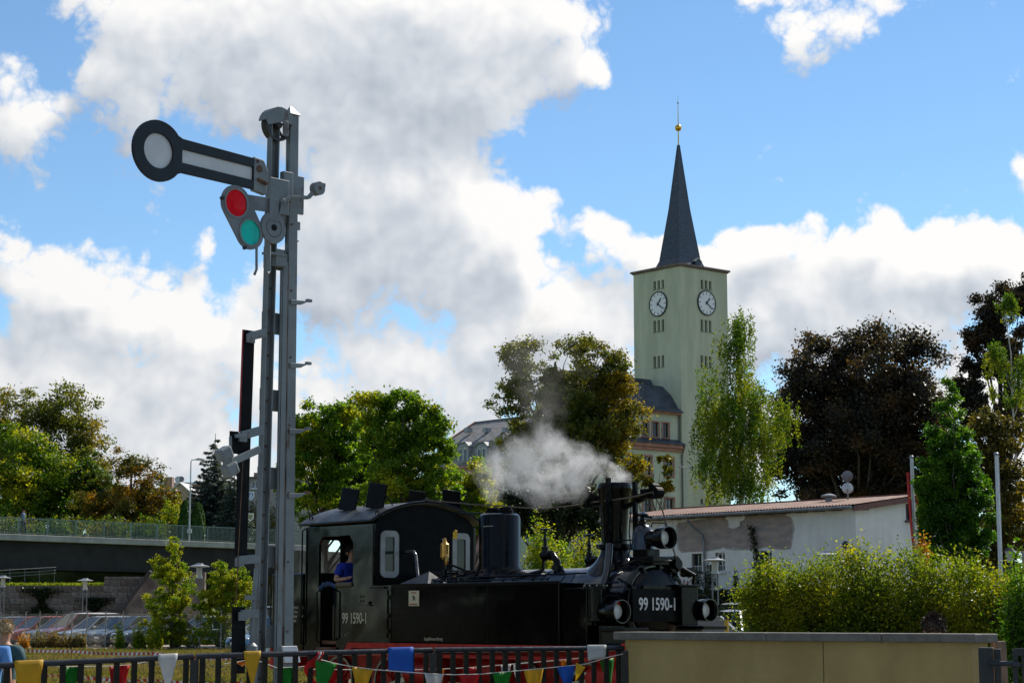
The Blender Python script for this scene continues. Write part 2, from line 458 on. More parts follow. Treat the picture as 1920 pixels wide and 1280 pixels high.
def sstep(a, b, x):
    t = min(1, max(0, (x - a) / (b - a))); return t * t * (3 - 2 * t)
def gz(x, y): return -.35 + .22 * sstep(21, 26, y) + .13 * sstep(37, 45, y)

# ground: dry meadow and gravel
m, nt, b = nmat('dry_meadow')
gp = nt.nodes.new('ShaderNodeNewGeometry')
na = gnoise(nt, gp.outputs['Position'], .35, 6, .62); nb = gnoise(nt, gp.outputs['Position'], 6, 5, .7)
r1 = nt.nodes.new('ShaderNodeValToRGB'); c = r1.color_ramp
c.elements[0].position = .33; c.elements[0].color = (.055, .075, .018, 1)
c.elements[1].position = .68; c.elements[1].color = (.20, .15, .075, 1)
e = c.elements.new(.5); e.color = (.12, .105, .035, 1)
nt.links.new(gmath(nt, 'ADD', gmath(nt, 'MULTIPLY', na, .6), gmath(nt, 'MULTIPLY', nb, .4)), r1.inputs[0])
nt.links.new(r1.outputs[0], b.inputs['Base Color']); b.inputs['Roughness'].default_value = .95
bn = nt.nodes.new('ShaderNodeBump'); bn.inputs['Strength'].default_value = .8; bn.inputs['Distance'].default_value = .05
nt.links.new(nb, bn.inputs['Height']); nt.links.new(bn.outputs[0], b.inputs['Normal'])
ys = [-80, -20, 0, 10, 18, 21, 22, 23, 24, 25, 26, 28, 32, 37, 39, 41, 43, 45, 50, 60, 80, 110, 160, 260, 500, 1200, 4000]
xs = [-3000, -800, -300, -120, -60, -30, -15, -8, 0, 8, 15, 30, 60, 120, 300, 800, 3000]
g = MB()
g.add([(x, y, gz(x, y)) for y in ys for x in xs], [(j * len(xs) + i, j * len(xs) + i + 1, (j + 1) * len(xs) + i + 1, (j + 1) * len(xs) + i) for j in range(len(ys) - 1) for i in range(len(xs) - 1)])
tag(g.build('ground', MATS['dry_meadow'], smooth=True), kind='structure')

# car park surface
lot_m = mat('gravel_lot', (.33, .27, .21), .95, var=.25, vscale=1.2, bump=.4, bscale=20, world=True)
g = MB(); A_, B_ = at(-260, 1200, 84), at(560, 1200, 80)
g.quad((A_[0], 83, .004), (B_[0], 79, .004), (B_[0] * 1.2, 113, .004), (A_[0] * 1.2, 115.5, .004))
tag(g.build('car_park_ground', lot_m), kind='structure')
asph = mat('asphalt', (.07, .07, .072), .9, var=.2, vscale=.8, bump=.3, bscale=30, world=True)
g = MB(); g.quad((5, 47, .006), (40, 47, .006), (52, 74, .006), (9, 74, .006))
tag(g.build('access_road', asph), kind='structure')
# paved yard the viewer stands on
pav = mat('paving', (.2, .19, .175), .9, var=.2, vscale=2, bump=.3, bscale=14, world=True)
g = MB(); g.quad((-14, -6, -.346), (14, -6, -.346), (14, 20.5, -.346), (-14, 20.5, -.346))
tag(g.build('paved_yard', pav), kind='structure')

# embankment behind the retaining wall
bank_m = mat('grassy_bank', (.11, .15, .03), .95, var=.35, vscale=.8, bump=.6, bscale=9, world=True)
RW_Y = 116.0
def bank_z(x, y):
    yb = 128 + (x + 34.1) * 1.12 + 8.5              # just beyond the bridge
    edge = -21.6 + 15.5 * sstep(yb - 2, yb + 4, y)
    z = 3.3 + 2.9 * sstep(yb, yb + 3.5, y)
    return z * sstep(edge + .8, edge - .8, x) + .002
g = MB(); bx_ = [-160, -90, -60, -45, -40, -36, -33, -30, -28, -26, -24.5, -23.5, -22.5, -21.6, -20.8, -19.5, -18, -16, -13, -10, -8, -7, -6.1, -5.3, -4.5]; by_ = [116.35, 118, 122, 125, 127, 129, 131, 133, 135, 137, 139, 141, 143, 145, 147, 149, 151, 153, 155, 158, 162, 168, 180, 240, 420]
g.add([(x, y, bank_z(x, y)) for y in by_ for x in bx_], [(j * len(bx_) + i, j * len(bx_) + i + 1, (j + 1) * len(bx_) + i + 1, (j + 1) * len(bx_) + i) for j in range(len(by_) - 1) for i in range(len(bx_) - 1)])
tag(g.build('embankment', bank_m, smooth=True), kind='structure')

# ---- tracks: the engine's own and one farther off
rail_m = mat('rusty_rail', (.10, .055, .032), .55, .5, var=.3, vscale=3)
railtop_m = mat('rail_head', (.42, .40, .38), .25, 1.0, var=.1, vscale=3)
tie_m = mat('old_sleeper', (.045, .035, .028), .9, var=.4, vscale=6, bump=.5)
ball_m = mat('ballast', (.14, .115, .09), .95, var=.45, vscale=14, bump=1.0, bscale=18)
tie_me = None
def track(name, label, org, x0, x1, zr, gauge=.75):
    global tie_me
    t = thing(name, label, 'track', org, YAW, 'narrow gauge tracks')
    for sy in (-1, 1):
        rb = MB(); yy = sy * (gauge / 2 + .03)
        prof = [(-.045, 0), (.045, 0), (.045, .012), (.01, .025), (.01, .075), (.028, .085), (.028, .105), (-.028, .105), (-.028, .085), (-.01, .075), (-.01, .025), (-.045, .012)]
        rb.add([(x, yy + p[0], zr - .109 + p[1]) for x in (x0, x1) for p in prof], [(i, (i + 1) % 12, 12 + (i + 1) % 12, 12 + i) for i in range(12)] + [tuple(range(12)), tuple(range(12, 24))])
        ro = rb.build('rail', rail_m, t)
        hb = MB(); hb.box(x0, x1, yy - .024, yy + .024, zr - .004, zr + .0005); hb.build('rail_head', railtop_m, ro)
    bb = MB(); nb_ = int((x1 - x0) / 1.0)
    pr = [(-1.3, -.30), (-.95, -.16), (.95, -.16), (1.3, -.30)]
    bb.add([(x0 + (x1 - x0) * i / nb_, p[0], zr + p[1] + random.uniform(-.012, .012)) for i in range(nb_ + 1) for p in pr], [(i * 4 + k, i * 4 + k + 1, i * 4 + k + 5, i * 4 + k + 4) for i in range(nb_) for k in range(3)])
    bo = bb.build('ballast', ball_m, t)
    n = int((x1 - x0) / .65)
    for i in range(n):
        if tie_me is None:
            o = MB().box(-.1, .1, -.75, .75, -.1, .03).build('sleeper', tie_m, t, bevel=.008); tie_me = o.data
        else: o = inst('sleeper', tie_me, t, (0, 0, 0))
        o.location = (x0 + .3 + i * .65, random.uniform(-.03, .03), zr - .14); o.rotation_euler = (0, 0, random.uniform(-.02, .02))
    return t
track('track', 'narrow gauge track the black locomotive stands on', LOC0, -30, 9, 0.0)
track('track', 'empty weedy track between the striped tape and the car park', LOC0 + LF * 8.2 + Vector((0, 0, .1)), -34, 6, 0.03)

# ---- retaining wall of stone blocks under the bridge
stone_m = [mat('wall_stone_%s' % k, c_, .9, var=.35, vscale=3.5, bump=.7, bscale=12) for k, c_ in (('grey', (.12, .105, .09)), ('brown', (.10, .08, .065)), ('pale', (.15, .135, .12)))]
mort_m = mat('wall_joint', (.07, .06, .055), .95, var=.3, vscale=5)
RWX0 = at(-60, 1100, RW_Y)[0]
rw = thing('retaining_wall', 'weathered stone block retaining wall below the bridge, behind parked cars', 'wall', (RWX0, RW_Y, 0))
x_a = at(195, 1100, RW_Y)[0] - RWX0; x_b = at(287, 1100, RW_Y)[0] - RWX0
zt_a, zt_b = at(100, 1096, RW_Y)[2], at(240, 1080, RW_Y)[2]
core = MB(); core.box(0, x_a, .06, .5, 0, zt_a - .03); core.box(x_a, x_b, .061, .5, 0, zt_b - .03); core.build('wall_core', mort_m, rw)
blk = [MB().box(-.5, .5, -.5, .5, -.5, .5).build('block', s, rw, bevel=0) for s in stone_m]
blk_me = [o.data for o in blk]
for o in blk: bpy.data.objects.remove(o)
rng = random.Random(3)
z = 1.15; row = 0
while z < zt_b - .05:
    h = .36; x = -(row % 2) * .4
    top = zt_b if z + h * .6 > zt_a else zt_a
    lim0 = x_a if z + h * .6 > zt_a else 0
    hh = min(h, top - z)
    x = lim0 + (-(row % 2) * .35 if lim0 == 0 else 0)
    while x < x_b - .1:
        w = rng.uniform(.75, 1.25); x1 = min(x + w, x_b)
        if x1 - x > .15:
            dd = .12 + rng.uniform(-.025, .03)
            inst('block', rng.choice(blk_me), rw, ((x + x1) / 2, .06 + .06 - dd / 2 - .02, z + hh / 2), (0, 0, rng.uniform(-.008, .008)), (x1 - x - .03, dd, hh - .03))
        x += w
    z += h; row += 1
# sloping flank of the abutment stair
st = MB(); s0, s1 = at(285, 1072, RW_Y - .3), at(228, 1150, RW_Y - .3)
st.prism([(s0[0] - RWX0, s0[2]), (s1[0] - RWX0, s1[2]), (s1[0] - RWX0 + .1, 0), (s0[0] - RWX0 + 3.2, 0), (s0[0] - RWX0 + 3.2, s0[2])], -.55, .03)
st.build('stair_flank', mat('render_flank', (.15, .115, .095), .9, var=.4, vscale=1.2, bump=.5), rw)
sb = MB(); sb.bar((s0[0] - RWX0 - .08, -.3, s0[2] + .06), (s1[0] - RWX0 - .08, -.3, s1[2] + .02), .62, .16); sb.build('stair_string', mat('dark_concrete', (.05, .048, .045), .9), rw)
# pipe handrail on the bank
hr = thing('handrail', 'pale pipe handrail on the grass bank under the bridge', 'handrail', (at(0, 1090, 118)[0], 118, 3.2))
g0 = at(0, 1090, 118)
tb = MB()
for dz in (.35, .65, .95): tb.tube([at(-20, 1091 - dz * 22, 118) - Vector(hr.location), at(105, 1080 - dz * 18, 121) - Vector(hr.location)], .025, 6)
mat('galvanised', (.42, .44, .45), .45, .6, var=.12)
tb.build('rail', mat('old_rail_grey', (.13, .135, .135), .6, .3), hr)
for k in range(5):
    p0 = at(-10 + 28 * k, 1092 - k * 2, 118 + .6 * k) - Vector(hr.location)
    MB().tube([p0 - Vector((0, 0, .5)), p0 + Vector((0, 0, .95 - .12 * k))], .025, 6).build('post', MATS['old_rail_grey'], hr)

# ---- road bridge
BR0 = at(0, 968, 128); BR1 = at(470, 990, 144.8)
bd = Vector((BR1[0] - BR0[0], BR1[1] - BR0[1], 0)); bL = bd.length; bd.normalize()
ztop = (BR0[2] + BR1[2]) / 2
br = thing('road_bridge', 'road bridge with dark steel girder and green railing above the car park', 'bridge', (BR0[0], BR0[1], 0), math.atan2(bd[1], bd[0]))
x0b, x1b = -9.0, bL + 7.0
zd = ztop - 1.12
gm = mat('bridge_girder', (.006, .0055, .006), .7, .0, var=.3, vscale=.5)
MB().box(x0b, x1b, -.10, 7.0, zd - .42, zd).build('deck', mat('bridge_concrete', (.34, .33, .31), .85, var=.2, vscale=.6, bump=.2), br, bevel=.03)
MB().box(x0b, x1b, .35, .75, zd - 2.25, zd - .43).box(x0b, x1b, .15, .95, zd - 2.32, zd - 2.25).box(x0b, x1b, 5.6, 6.0, zd - 2.25, zd - .43).box(x0b, x1b, .75, 5.6, zd - .8, zd - .43).build('girder', gm, br)
MB().box(x1b - 2.5, x1b + 3, -.6, 7.4, 0, zd - .43).build('abutment', mat('abutment_stone', (.19, .16, .14), .9, var=.3, vscale=.8, bump=.4), br)
rg = mat('railing_green', (.16, .22, .20), .5, .3, var=.12, vscale=2)
MB().bar((x0b, 0, ztop - .03), (x1b, 0, ztop - .03), .09, .06).bar((x0b, 0, zd + .10), (x1b, 0, zd + .10), .05, .05).build('handrail', rg, br)
bal = MB(); k = x0b
while k < x1b:
    bal.box(k - .011, k + .011, -.011, .011, zd + .1, ztop - .06); k += .125
tag(bal.build('balusters', rg, br), kind='stuff')
pm = None
for k in range(12):
    x = x0b + 1.1 + k * 2.35
    if pm is None: o = MB().box(-.04, .04, -.04, .04, zd - .02, ztop - .05).build('post', rg, br); pm = o.data
    else: o = inst('post', pm, br, (0, 0, 0))
    o.location = (x, 0, 0)

# street lamp on the bridge
def street_lamp(name, label, base, h, arm=.9, rz=0.0, double=False, r=.07):
    t = thing(name, label, 'street lamp', base, rz)
    MB().tube([(0, 0, 0), (0, 0, h * .3), (0, 0, h - .1)], [r, r * .9, r * .6], 8).build('pole', MATS['galvanised'], t, smooth=True)
    for sx in ((1, -1) if double else (1,)):
        MB().tube([(0, 0, h - .15), (sx * .05, 0, h), (sx * arm * .5, 0, h + .02)], r * .55, 6).build('arm', MATS['galvanised'], t)
        hd = MB(); hd.prism([(sx * arm * .35, h - .02), (sx * arm, h + .01), (sx * arm, h + .07), (sx * arm * .6, h + .14), (sx * arm * .35, h + .08)], -.13, .13)
        o = hd.build('lamp_head', mat('lamp_housing', (.45, .46, .47), .5, .3), t, bevel=.015)
        MB().box(sx * arm * .45 - .0, sx * arm * .9, -.1, .1, h - .035, h - .012).build('lamp_glass', mat('lamp_lens', (.7, .7, .66), .3), o)
    return t
lb = at(353, 1005, 139.5)
sl_ = street_lamp('street_lamp', 'tall grey street lamp standing on the bridge', (lb[0], lb[1] + .4, zd), at(357, 861, 139.5)[2] - zd, arm=.95)
MB().box(-.16, .16, -.12, .12, .55, .85).build('junction_box', MATS['galvanised'], sl_, bevel=.02)
# ================================================================ buildings
glass = glassmat('window_glass')
def window(parent, M, u0, u1, z0, z1, depth, frame_m, fw=.07, mull=1, trans=(), sur=None, sur_w=.18, sill=True, glass_m=None):
    """window in an opening of a wall: M maps (u, outward, z); depth = how far the pane sits behind the wall face"""
    fr = MB()
    fr.prism(rect(u0, u1, z0, z1), -depth - .03, -depth + .05, M, [rect(u0 + fw, u1 - fw, z0 + fw, z1 - fw)])
    for k in range(mull):
        c = u0 + (u1 - u0) * (k + 1) / (mull + 1); fr.box(c - fw * .4, c + fw * .4, -depth - .02, -depth + .045, z0 + fw, z1 - fw, M)
    for q in trans:
        c = z0 + (z1 - z0) * q; fr.box(u0 + fw, u1 - fw, -depth - .02, -depth + .043, c - fw * .35, c + fw * .35, M)
    w = fr.build('window', frame_m, parent)
    MB().box(u0 + fw * .5, u1 - fw * .5, -depth - .012, -depth - .004, z0 + fw * .5, z1 - fw * .5, M).build('pane', glass_m or glass, w)
    if sur:
        MB().prism(rect(u0 - sur_w, u1 + sur_w, z0 - sur_w, z1 + sur_w), .002, .07, M, [rect(u0, u1, z0, z1)]).build('surround', sur, w)
    if sill: MB().box(u0 - .1, u1 + .1, -depth + .04, .12, z0 - .09, z0 - .004, M).build('sill', sur or frame_m, w)
    return w
I4 = Matrix.Identity(4)

# ---------------- church tower
TD1, TD2 = Vector((.769, .639, 0)).normalized(), Vector((-.639, .769, 0)).normalized()
TC = Vector((at(1279, 840, 200)[0], 200, 0))
tw_rz = math.atan2(TD1[1], TD1[0])
tower = thing('church_tower', 'pale green church tower with two white clocks and dark pointed spire', 'tower', TC, tw_rz)
plaster = mat('green_plaster', (.57, .575, .415), .9, vscale=.55, bump=.25, bscale=8, detail=9, col2=(.45, .465, .33), stretch=(1, 1, .22))
def tface(px, py, d): return hp(px, py, TC, d)
TL = tface(1369, 507, TD1)[0] - .05
TL2 = tface(1193, 512, TD2)[0]
TS = (TL + TL2) / 2
TZ = tface(1277, 497, TD1)[1]
# face frames: (u, outward, z)
MR = frame_mat((0, 0, 0), (1, 0, 0), (0, -1, 0), (0, 0, 1))
ML = frame_mat((0, 0, 0), (0, 1, 0), (-1, 0, 0), (0, 0, 1))
slit_rows = [(526, 541), (600, 621), (667, 688), (731, 749), (800, 829), (857, 897), (935, 944)]
dark_slit = mat('slit_glass', (.05, .05, .045), .8)
wood_frame = mat('slit_frame', (.20, .19, .16), .7)
for face, MM, d, cx, lim in (('right', MR, TD1, 1324, 7), ('left', ML, TD2, 1235, 3)):
    holes, spans = [], []
    for (ya, yb) in slit_rows[:lim]:
        uc = tface(cx, (ya + yb) / 2, d)[0]; z1 = tface(cx, ya, d)[1]; z0 = tface(cx, yb, d)[1]
        for k in (-1, 0, 1):
            u = uc + k * .62; spans.append((u - .19, u + .19, z0, z1)); holes.append(rect(u - .19, u + .19, z0, z1))
    MB().prism(rect(.002, TS, 0, TZ), -.45, 0, MM, holes).build('wall', plaster, tower)
    for (a, b_, z0, z1) in spans:
        o = MB().box(a, b_, -.36, -.30, z0, z1, MM).build('slit_window', dark_slit, tower)
        MB().box(a - .03, b_ + .03, -.25, .07, z0 - .1, z0 - .003, MM).build('sill', wood_frame, o)
    # clock
    uc, zc = tface(cx, 570 if face == 'left' else 568, d); rr = 1.27
    MC = MM @ Matrix.Translation((uc, 0, zc))
    clk = MB().prism(circ(0, 0, rr, 40), .02, .10, MC).build('clock', mat('clock_white', (.80, .80, .80), .6, var=.04), tower)
    hand_m = mat('clock_black', (.02, .02, .022), .5)
    MB().prism(circ(0, 0, rr + .10, 40), .0, .14, MC, [circ(0, 0, rr - .02, 40)]).build('clock_ring', hand_m, clk)
    marks = MB()
    for k in range(12):
        a = R(30 * k); RM = MC @ Matrix.Rotation(-a, 4, 'Y')
        marks.box(-.035, .035, .10, .115, rr - .36, rr - .08, RM)
    marks.build('hour_marks', hand_m, clk)
    sgn = 1 if face == 'right' else -1     # u runs left on the left face
    for ang, ln, w in ((sgn * 40.0, .80, .085), (sgn * 128.0, 1.08, .06)):
        RM = MC @ Matrix.Rotation(R(ang), 4, 'Y')
        MB().prism([(-w, -.2), (w, -.2), (w * .8, ln * .8), (0, ln), (-w * .8, ln * .8)], .13, .16, RM).build('clock_hand', hand_m, clk)
    MB().prism(circ(0, 0, .1, 12), .12, .18, MC).build('hand_boss', hand_m, clk)
MB().box(TS - .45, TS - .002, .46, TS, 0, TZ).box(.46, TS - .46, TS - .45, TS, 0, TZ).build('wall', plaster, tower)
MB().box(-.26, TS + .26, -.26, TS + .26, TZ, TZ + .2).box(-.12, TS + .12, -.12, TS + .12, TZ - .12, TZ).build('cornice', mat('cornice_copper', (.16, .115, .095), .7, var=.2, vscale=1), tower)
slate = mat('spire_slate', (.035, .045, .062), .42, var=.3, vscale=1.5, stretch=(1, 1, 4), bump=.3, bscale=6)
c0 = TS / 2
za = at(1277, 272, 205)[2]
hb = .5 * (1318 - 1241) / F * 207 / (.747 + .665)
zb = TZ + .35
def ring4(h, z): return [(c0 - h, c0 - h, z), (c0 + h, c0 - h, z), (c0 + h, c0 + h, z), (c0 - h, c0 + h, z)]
sp_ = MB(); lv = [(c0 + .2, TZ + .205), (hb + .30, zb + .25), (hb, zb + 1.0), (hb * .52, zb + (za - zb) * .48), (.09, za)]
vs_ = [p for h, z in lv for p in ring4(h, z)]
sp_.add(vs_, [(i * 4 + k, i * 4 + (k + 1) % 4, i * 4 + 4 + (k + 1) % 4, i * 4 + 4 + k) for i in range(len(lv) - 1) for k in range(4)])
spire = sp_.build('spire', slate, tower)
rid = MB()
for k in range(4):
    for i in range(1, len(lv) - 1): rid.tube([ring4(*lv[i])[k], ring4(*lv[i + 1])[k]], .035, 6)
rid.build('ridge_cap', mat('lead', (.09, .10, .115), .5, .4), spire)
dm = MB(); dm.prism([(-.42, 0), (.42, 0), (.42, .42), (0, .72), (-.42, .42)], -.1, 1.1, Matrix.Translation((c0 + .75, c0 - hb - .35, zb + .32)))
dmo = dm.build('roof_hatch', slate, tower)
dr = MB()
for sx in (-1, 1): dr.prism([(0, .78), (sx * .56, .38), (sx * .56, .44), (0, .84)], -.2, 1.1, Matrix.Translation((c0 + .75, c0 - hb - .35, zb + .32)))
dr.build('hatch_roof', mat('hatch_tin', (.62, .58, .50), .35, .6), dmo)
zball = at(1276, 240, 205)[2]; ztip = at(1275, 180, 205)[2]
gold = mat('gilding', (.70, .42, .06), .28, 1.0, var=.08)
fin = MB().tube([(c0, c0, za - .1), (c0, c0, zball), (c0, c0, zball + (ztip - zball) * .6), (c0, c0, ztip)], [.07, .055, .035, .01], 8).build('finial_rod', gold, tower, smooth=True)
MB().ball((c0, c0, zball), .37, 20).build('finial_ball', gold, fin, smooth=True)
MB().ball((c0, c0, zball + (ztip - zball) * .78), .1, 10).build('finial_knob', MATS['lead'], fin, smooth=True)

# ---------------- green school-like wing beside the tower
red_st = mat('red_sandstone', (.40, .20, .14), .85, var=.2, vscale=1.2)
brown_w = mat('brown_window_frame', (.13, .055, .035), .6)
wing = thing('building', 'pale green building with red window surrounds and steep dark roof beside the tower', 'building', TC, tw_rz)
green2 = mat('green_wing_plaster', (.50, .54, .40), .9, var=.08, vscale=.4, bump=.2, bscale=8)
XW = -13.5
MF = frame_mat((0, -.02, 0), (1, 0, 0), (0, -1, 0), (0, 0, 1))
def wf(px, py): return hp(px, py, TC, TD1)
zc1 = wf(1240, 838)[1]; zw0, zw1 = wf(1200, 889)[1], wf(1200, 854)[1]
holes, ws = [], []
for k, p in enumerate((1254, 1213, 1183)):
    u = wf(p, 870)[0]; ws.append((u - .62, u + .62, zw0, zw1))
u = ws[-1][0] + .62
for k in range(3): u -= 2.1; ws.append((u - .62, u + .62, zw0, zw1))
low = [(a, b_, z0 - 4.2, z1 - 4.2) for a, b_, z0, z1 in ws]
MB().prism(rect(XW, -.01, 0, zc1), -.4, 0, MF, [rect(*w_) for w_ in ws + low]).build('wall', green2, wing)
MB().box(XW, XW + .4, .42, 11, 0, zc1).build('wall', green2, wing)
for w_ in ws + low: window(wing, MF, *w_, .22, brown_w, .09, 1, (.62,), red_st, .16)
MB().box(XW - .2, -.02, -.45, .2, zc1 - .05, zc1 + .32).box(XW - .2, -.02, -.28, .2, zc1 - .4, zc1 - .06).build('cornice', red_st, wing, bevel=.05)
dslate = mat('blue_slate', (.045, .055, .075), .5, var=.35, vscale=1.2, bump=.4, bscale=5)
zr0 = zc1 + .32; zu = hp(1262, 780, TC, TD2)[1]; zr = hp(1215, 712, TC, TD2)[1]
yu, yr = 1.0, 4.65
rf = MB()
prof = [(-.6, zr0), (-.6, zr0 + .1), (.3, zr0 + .55), (yu, zr0 + 1.3), (2.1, zu + .4), (3.3, zu + 2.2), (yr, zr), (9.9, zr0 + .3), (9.9, zr0)]
MT = Matrix(((0, 1, 0, 0), (1, 0, 0, 0), (0, 0, 1, 0), (0, 0, 0, 1)))
rf.prism(prof, XW - .3, -.03, MT)
roof = rf.build('roof', dslate, wing)
# large dormer storey
du0 = wf(1191, 800)[0]; 
MD = frame_mat((0, .35, 0), (1, 0, 0), (0, -1, 0), (0, 0, 1))
dz0, dz1 = hp(1230, 819, TC + TD2 * .35, TD1)[1], hp(1230, 791, TC + TD2 * .35, TD1)[1]
dws = []
for p in (1210, 1229, 1248):
    u = hp(p, 805, TC + TD2 * .35, TD1)[0]; dws.append((u - .46, u + .46, dz0, dz1))
dorm = MB().prism(rect(du0, -.04, zr0 + .3, zu), -.5, 0, MD, [rect(*w_) for w_ in dws]).build('dormer', green2, wing)
for w_ in dws: window(wing, MD, *w_, .2, brown_w, .08, 1, (.6,), red_st, .13)
MB().box(du0 - .25, -.03, -.05, .9, zu, zu + .2).build('dormer_cornice', red_st, dorm)
dr = MB(); dr.prism([(-.35, zu + .2), (-.35, zu + .28), (.5, zu + .8), (1.5, zu + 2.2), (2.8, zu + 3.3), (4.0, zu + 3.3), (4.0, zu + .2)], du0 - .3, -.035, MT); dr.build('dormer_roof', dslate, dorm)
MB().box(du0 - .02, du0 + .25, .3, 1.9, zr0 + .3, zu).build('dormer_cheek', dslate, dorm)
gut = mat('zinc_pipe', (.16, .15, .14), .5, .5)
MB().tube([(-.18, -.55, zc1 + .3), (-.18, -.5, zc1 + .1), (-.15, -.16, zc1 - .7), (-.15, -.16, 0)], .09, 8).tube([(-.15, .2, zu + .1), (-.15, .2, zr0 + .6)], .07, 8).build('downpipe', gut, wing)

# ---------------- pink building with grey mansard roof
PC = Vector((at(966, 800, 192)[0], 192, 0)); PD = Vector((-.64, .768, 0)).normalized(); PN = Vector((.768, .64, 0)).normalized()
pk = thing('building', 'pink building with grey mansard roof and white dormers behind the trees', 'building', PC, math.atan2(PD[1], PD[0]))
def pf(px, py): return hp(px, py, PC, PD)
# local: x along PD (to the left, away), +y = -PN (towards viewer left)
PL = 13.0
MP = frame_mat((0, 0, 0), (1, 0, 0), (0, 1, 0), (0, 0, 1))
ze = pf(850, 880)[1]; zk = pf(860, 830)[1]; zrg = pf(855, 782)[1]
pinkm = mat('pink_plaster', (.50, .27, .22), .9, var=.12, vscale=.6)
whitew = mat('white_window_frame', (.72, .72, .70), .5)
pws = []
for q in (905, 868): 
    u = pf(q, 905)[0]; pws += [(u - .65, u + .65, ze - 3.4, ze - .9), (u - .65, u + .65, ze - 7.4, ze - 4.9)]
MB().prism(rect(2.2, PL, 0, ze), -.35, 0, MP, [rect(*w_) for w_ in pws]).build('wall', pinkm, pk)
for w_ in pws: window(pk, MP, *w_, .18, whitew, .1, 1, (.66,), red_st, .14)
MB().box(-3, 2.19, -.3, -.02, 0, ze + 1.5).build('side_wall', green2, pk)
MB().box(-3, 2.3, -.2, .3, ze + 1.5, ze + 1.9).build('side_cornice', red_st, pk)
MB().box(2.1, PL + .2, -.2, .35, ze - .05, ze + .25).build('cornice', red_st, pk)
tile_g = mat('grey_tiles', (.20, .19, .185), .75, var=.3, vscale=2, bump=.4, bscale=10)
r_ = MB(); MQ = Matrix(((0, 1, 0, 0), (1, 0, 0, 0), (0, 0, 1, 0), (0, 0, 0, 1)))
r_.prism([(.3, ze + .25), (-.55, zk), (-5.2, zrg), (-9.8, zk), (-10.6, ze + .25)], -3, PL - .3, MQ)
r_.build('roof', tile_g, pk)
MB().box(-3, PL - .1, -5.32, -5.08, zrg - .05, zrg + .1).build('ridge', mat('ridge_tiles', (.13, .12, .12), .8), pk)
MB().prism([(.42, ze + .2), (-.5, zk + .08), (-5.2, zrg + .15), (-5.2, zrg - .2), (.2, ze - .1)], PL - .3, PL + .05, MQ).build('verge', mat('verge_red', (.23, .10, .08), .8), pk)
for q in (870, 905):
    u = pf(q, 850)[0]; z0 = pf(q, 864)[1] - .15; z1 = pf(q, 838)[1]
    Mx = frame_mat((u, .0, 0), (1, 0, 0), (0, 1, 0), (0, 0, 1))
    d_o = MB().prism([(-.95, z0 - .2), (.95, z0 - .2), (.95, z1), (.5, z1 + .35), (-.5, z1 + .35), (-.95, z1)], -1.6, .18, Mx, [rect(-.72, -.06, z0, z1 - .1), rect(.06, .72, z0, z1 - .1)]).build('dormer', mat('dormer_zinc', (.30, .31, .32), .6), pk)
    for a, b_ in ((-.72, -.06), (.06, .72)): window(pk, Mx @ Matrix.Translation((0, .18, 0)), a, b_, z0, z1 - .1, .1, whitew, .09, 0, (), None, .1, False)
    MB().prism([(-1.1, z1), (-.52, z1 + .42), (.52, z1 + .42), (1.1, z1), (1.1, z1 + .08), (.55, z1 + .52), (-.55, z1 + .52), (-1.1, z1 + .08)], -1.8, .3, Mx).build('dormer_roof', MATS['dormer_zinc'], d_o)
for q in (845, 880, 916):
    u, zz = pf(q, 802); MB().box(u - .28, u + .28, -2.7, -2.0, zz - .35, zz + .15).build('roof_light', MATS['dormer_zinc'], pk)

# ---------------- long white building with rusty corrugated roof
WC = Vector((at(1605, 1000, 85)[0], 85, 0))
wb = thing('building', 'long white building with peeling plaster and rust red corrugated roof', 'building', WC, YAW)
def wside(px, py): return hp(px, py, WC, FW)      # along the long wall (negative = left)
def wgab(px, py): return hp(px, py, WC, LF)
ZE = wside(1602, 941)[1] - .2
MWL = frame_mat((0, 0, 0), (1, 0, 0), (0, -1, 0), (0, 0, 1))
MWG = frame_mat((0, 0, 0), (0, 1, 0), (1, 0, 0), (0, 0, 1))
XL = wside(1150, 980)[0]
brick_m = mat('bare_masonry', (.44, .33, .285), .95, var=.28, vscale=1.5, bump=.9, bscale=9, col2=(.29, .25, .23), stretch=(1, 1, 2.6), detail=9)
m, nt, b = nmat('white_plaster')
tcn = nt.nodes.new('ShaderNodeTexCoord')
n_ = gnoise(nt, tcn.outputs['Object'], .6, 8, .65); n3 = gnoise(nt, gvec(nt, 'MULTIPLY', tcn.outputs['Object'], (3, 3, .35)), 1.2, 5, .6)
r1 = nt.nodes.new('ShaderNodeValToRGB'); r1.color_ramp.elements[0].position = .3; r1.color_ramp.elements[0].color = (.62, .58, .54, 1)
r1.color_ramp.elements[1].position = .62; r1.color_ramp.elements[1].color = (.85, .81, .76, 1)
nt.links.new(gmath(nt, 'ADD', gmath(nt, 'MULTIPLY', n_, .8), gmath(nt, 'MULTIPLY', n3, .2)), r1.inputs[0]); nt.links.new(r1.outputs[0], b.inputs['Base Color'])
b.inputs['Roughness'].default_value = .92
bn = nt.nodes.new('ShaderNodeBump'); bn.inputs['Strength'].default_value = .25; bn.inputs['Distance'].default_value = .03
nt.links.new(gnoise(nt, tcn.outputs['Object'], 9, 4, .6), bn.inputs['Height']); nt.links.new(bn.outputs[0], b.inputs['Normal'])
wpl = MATS['white_plaster']
wins = []
for (pa, pb, ya, yb) in ((1297, 1316, 1037, 1072), (1341, 1359, 1035, 1071), (1428, 1447, 1032, 1066)):
    ua, z0 = wside(pa, yb); ub, z1 = wside(pb, ya); wins.append((ua, ub, z0, z1))
MB().prism(rect(XL, -.30, 0, ZE), -.42, -.06, MWL, [rect(*w_) for w_ in wins]).build('wall', brick_m, wb)
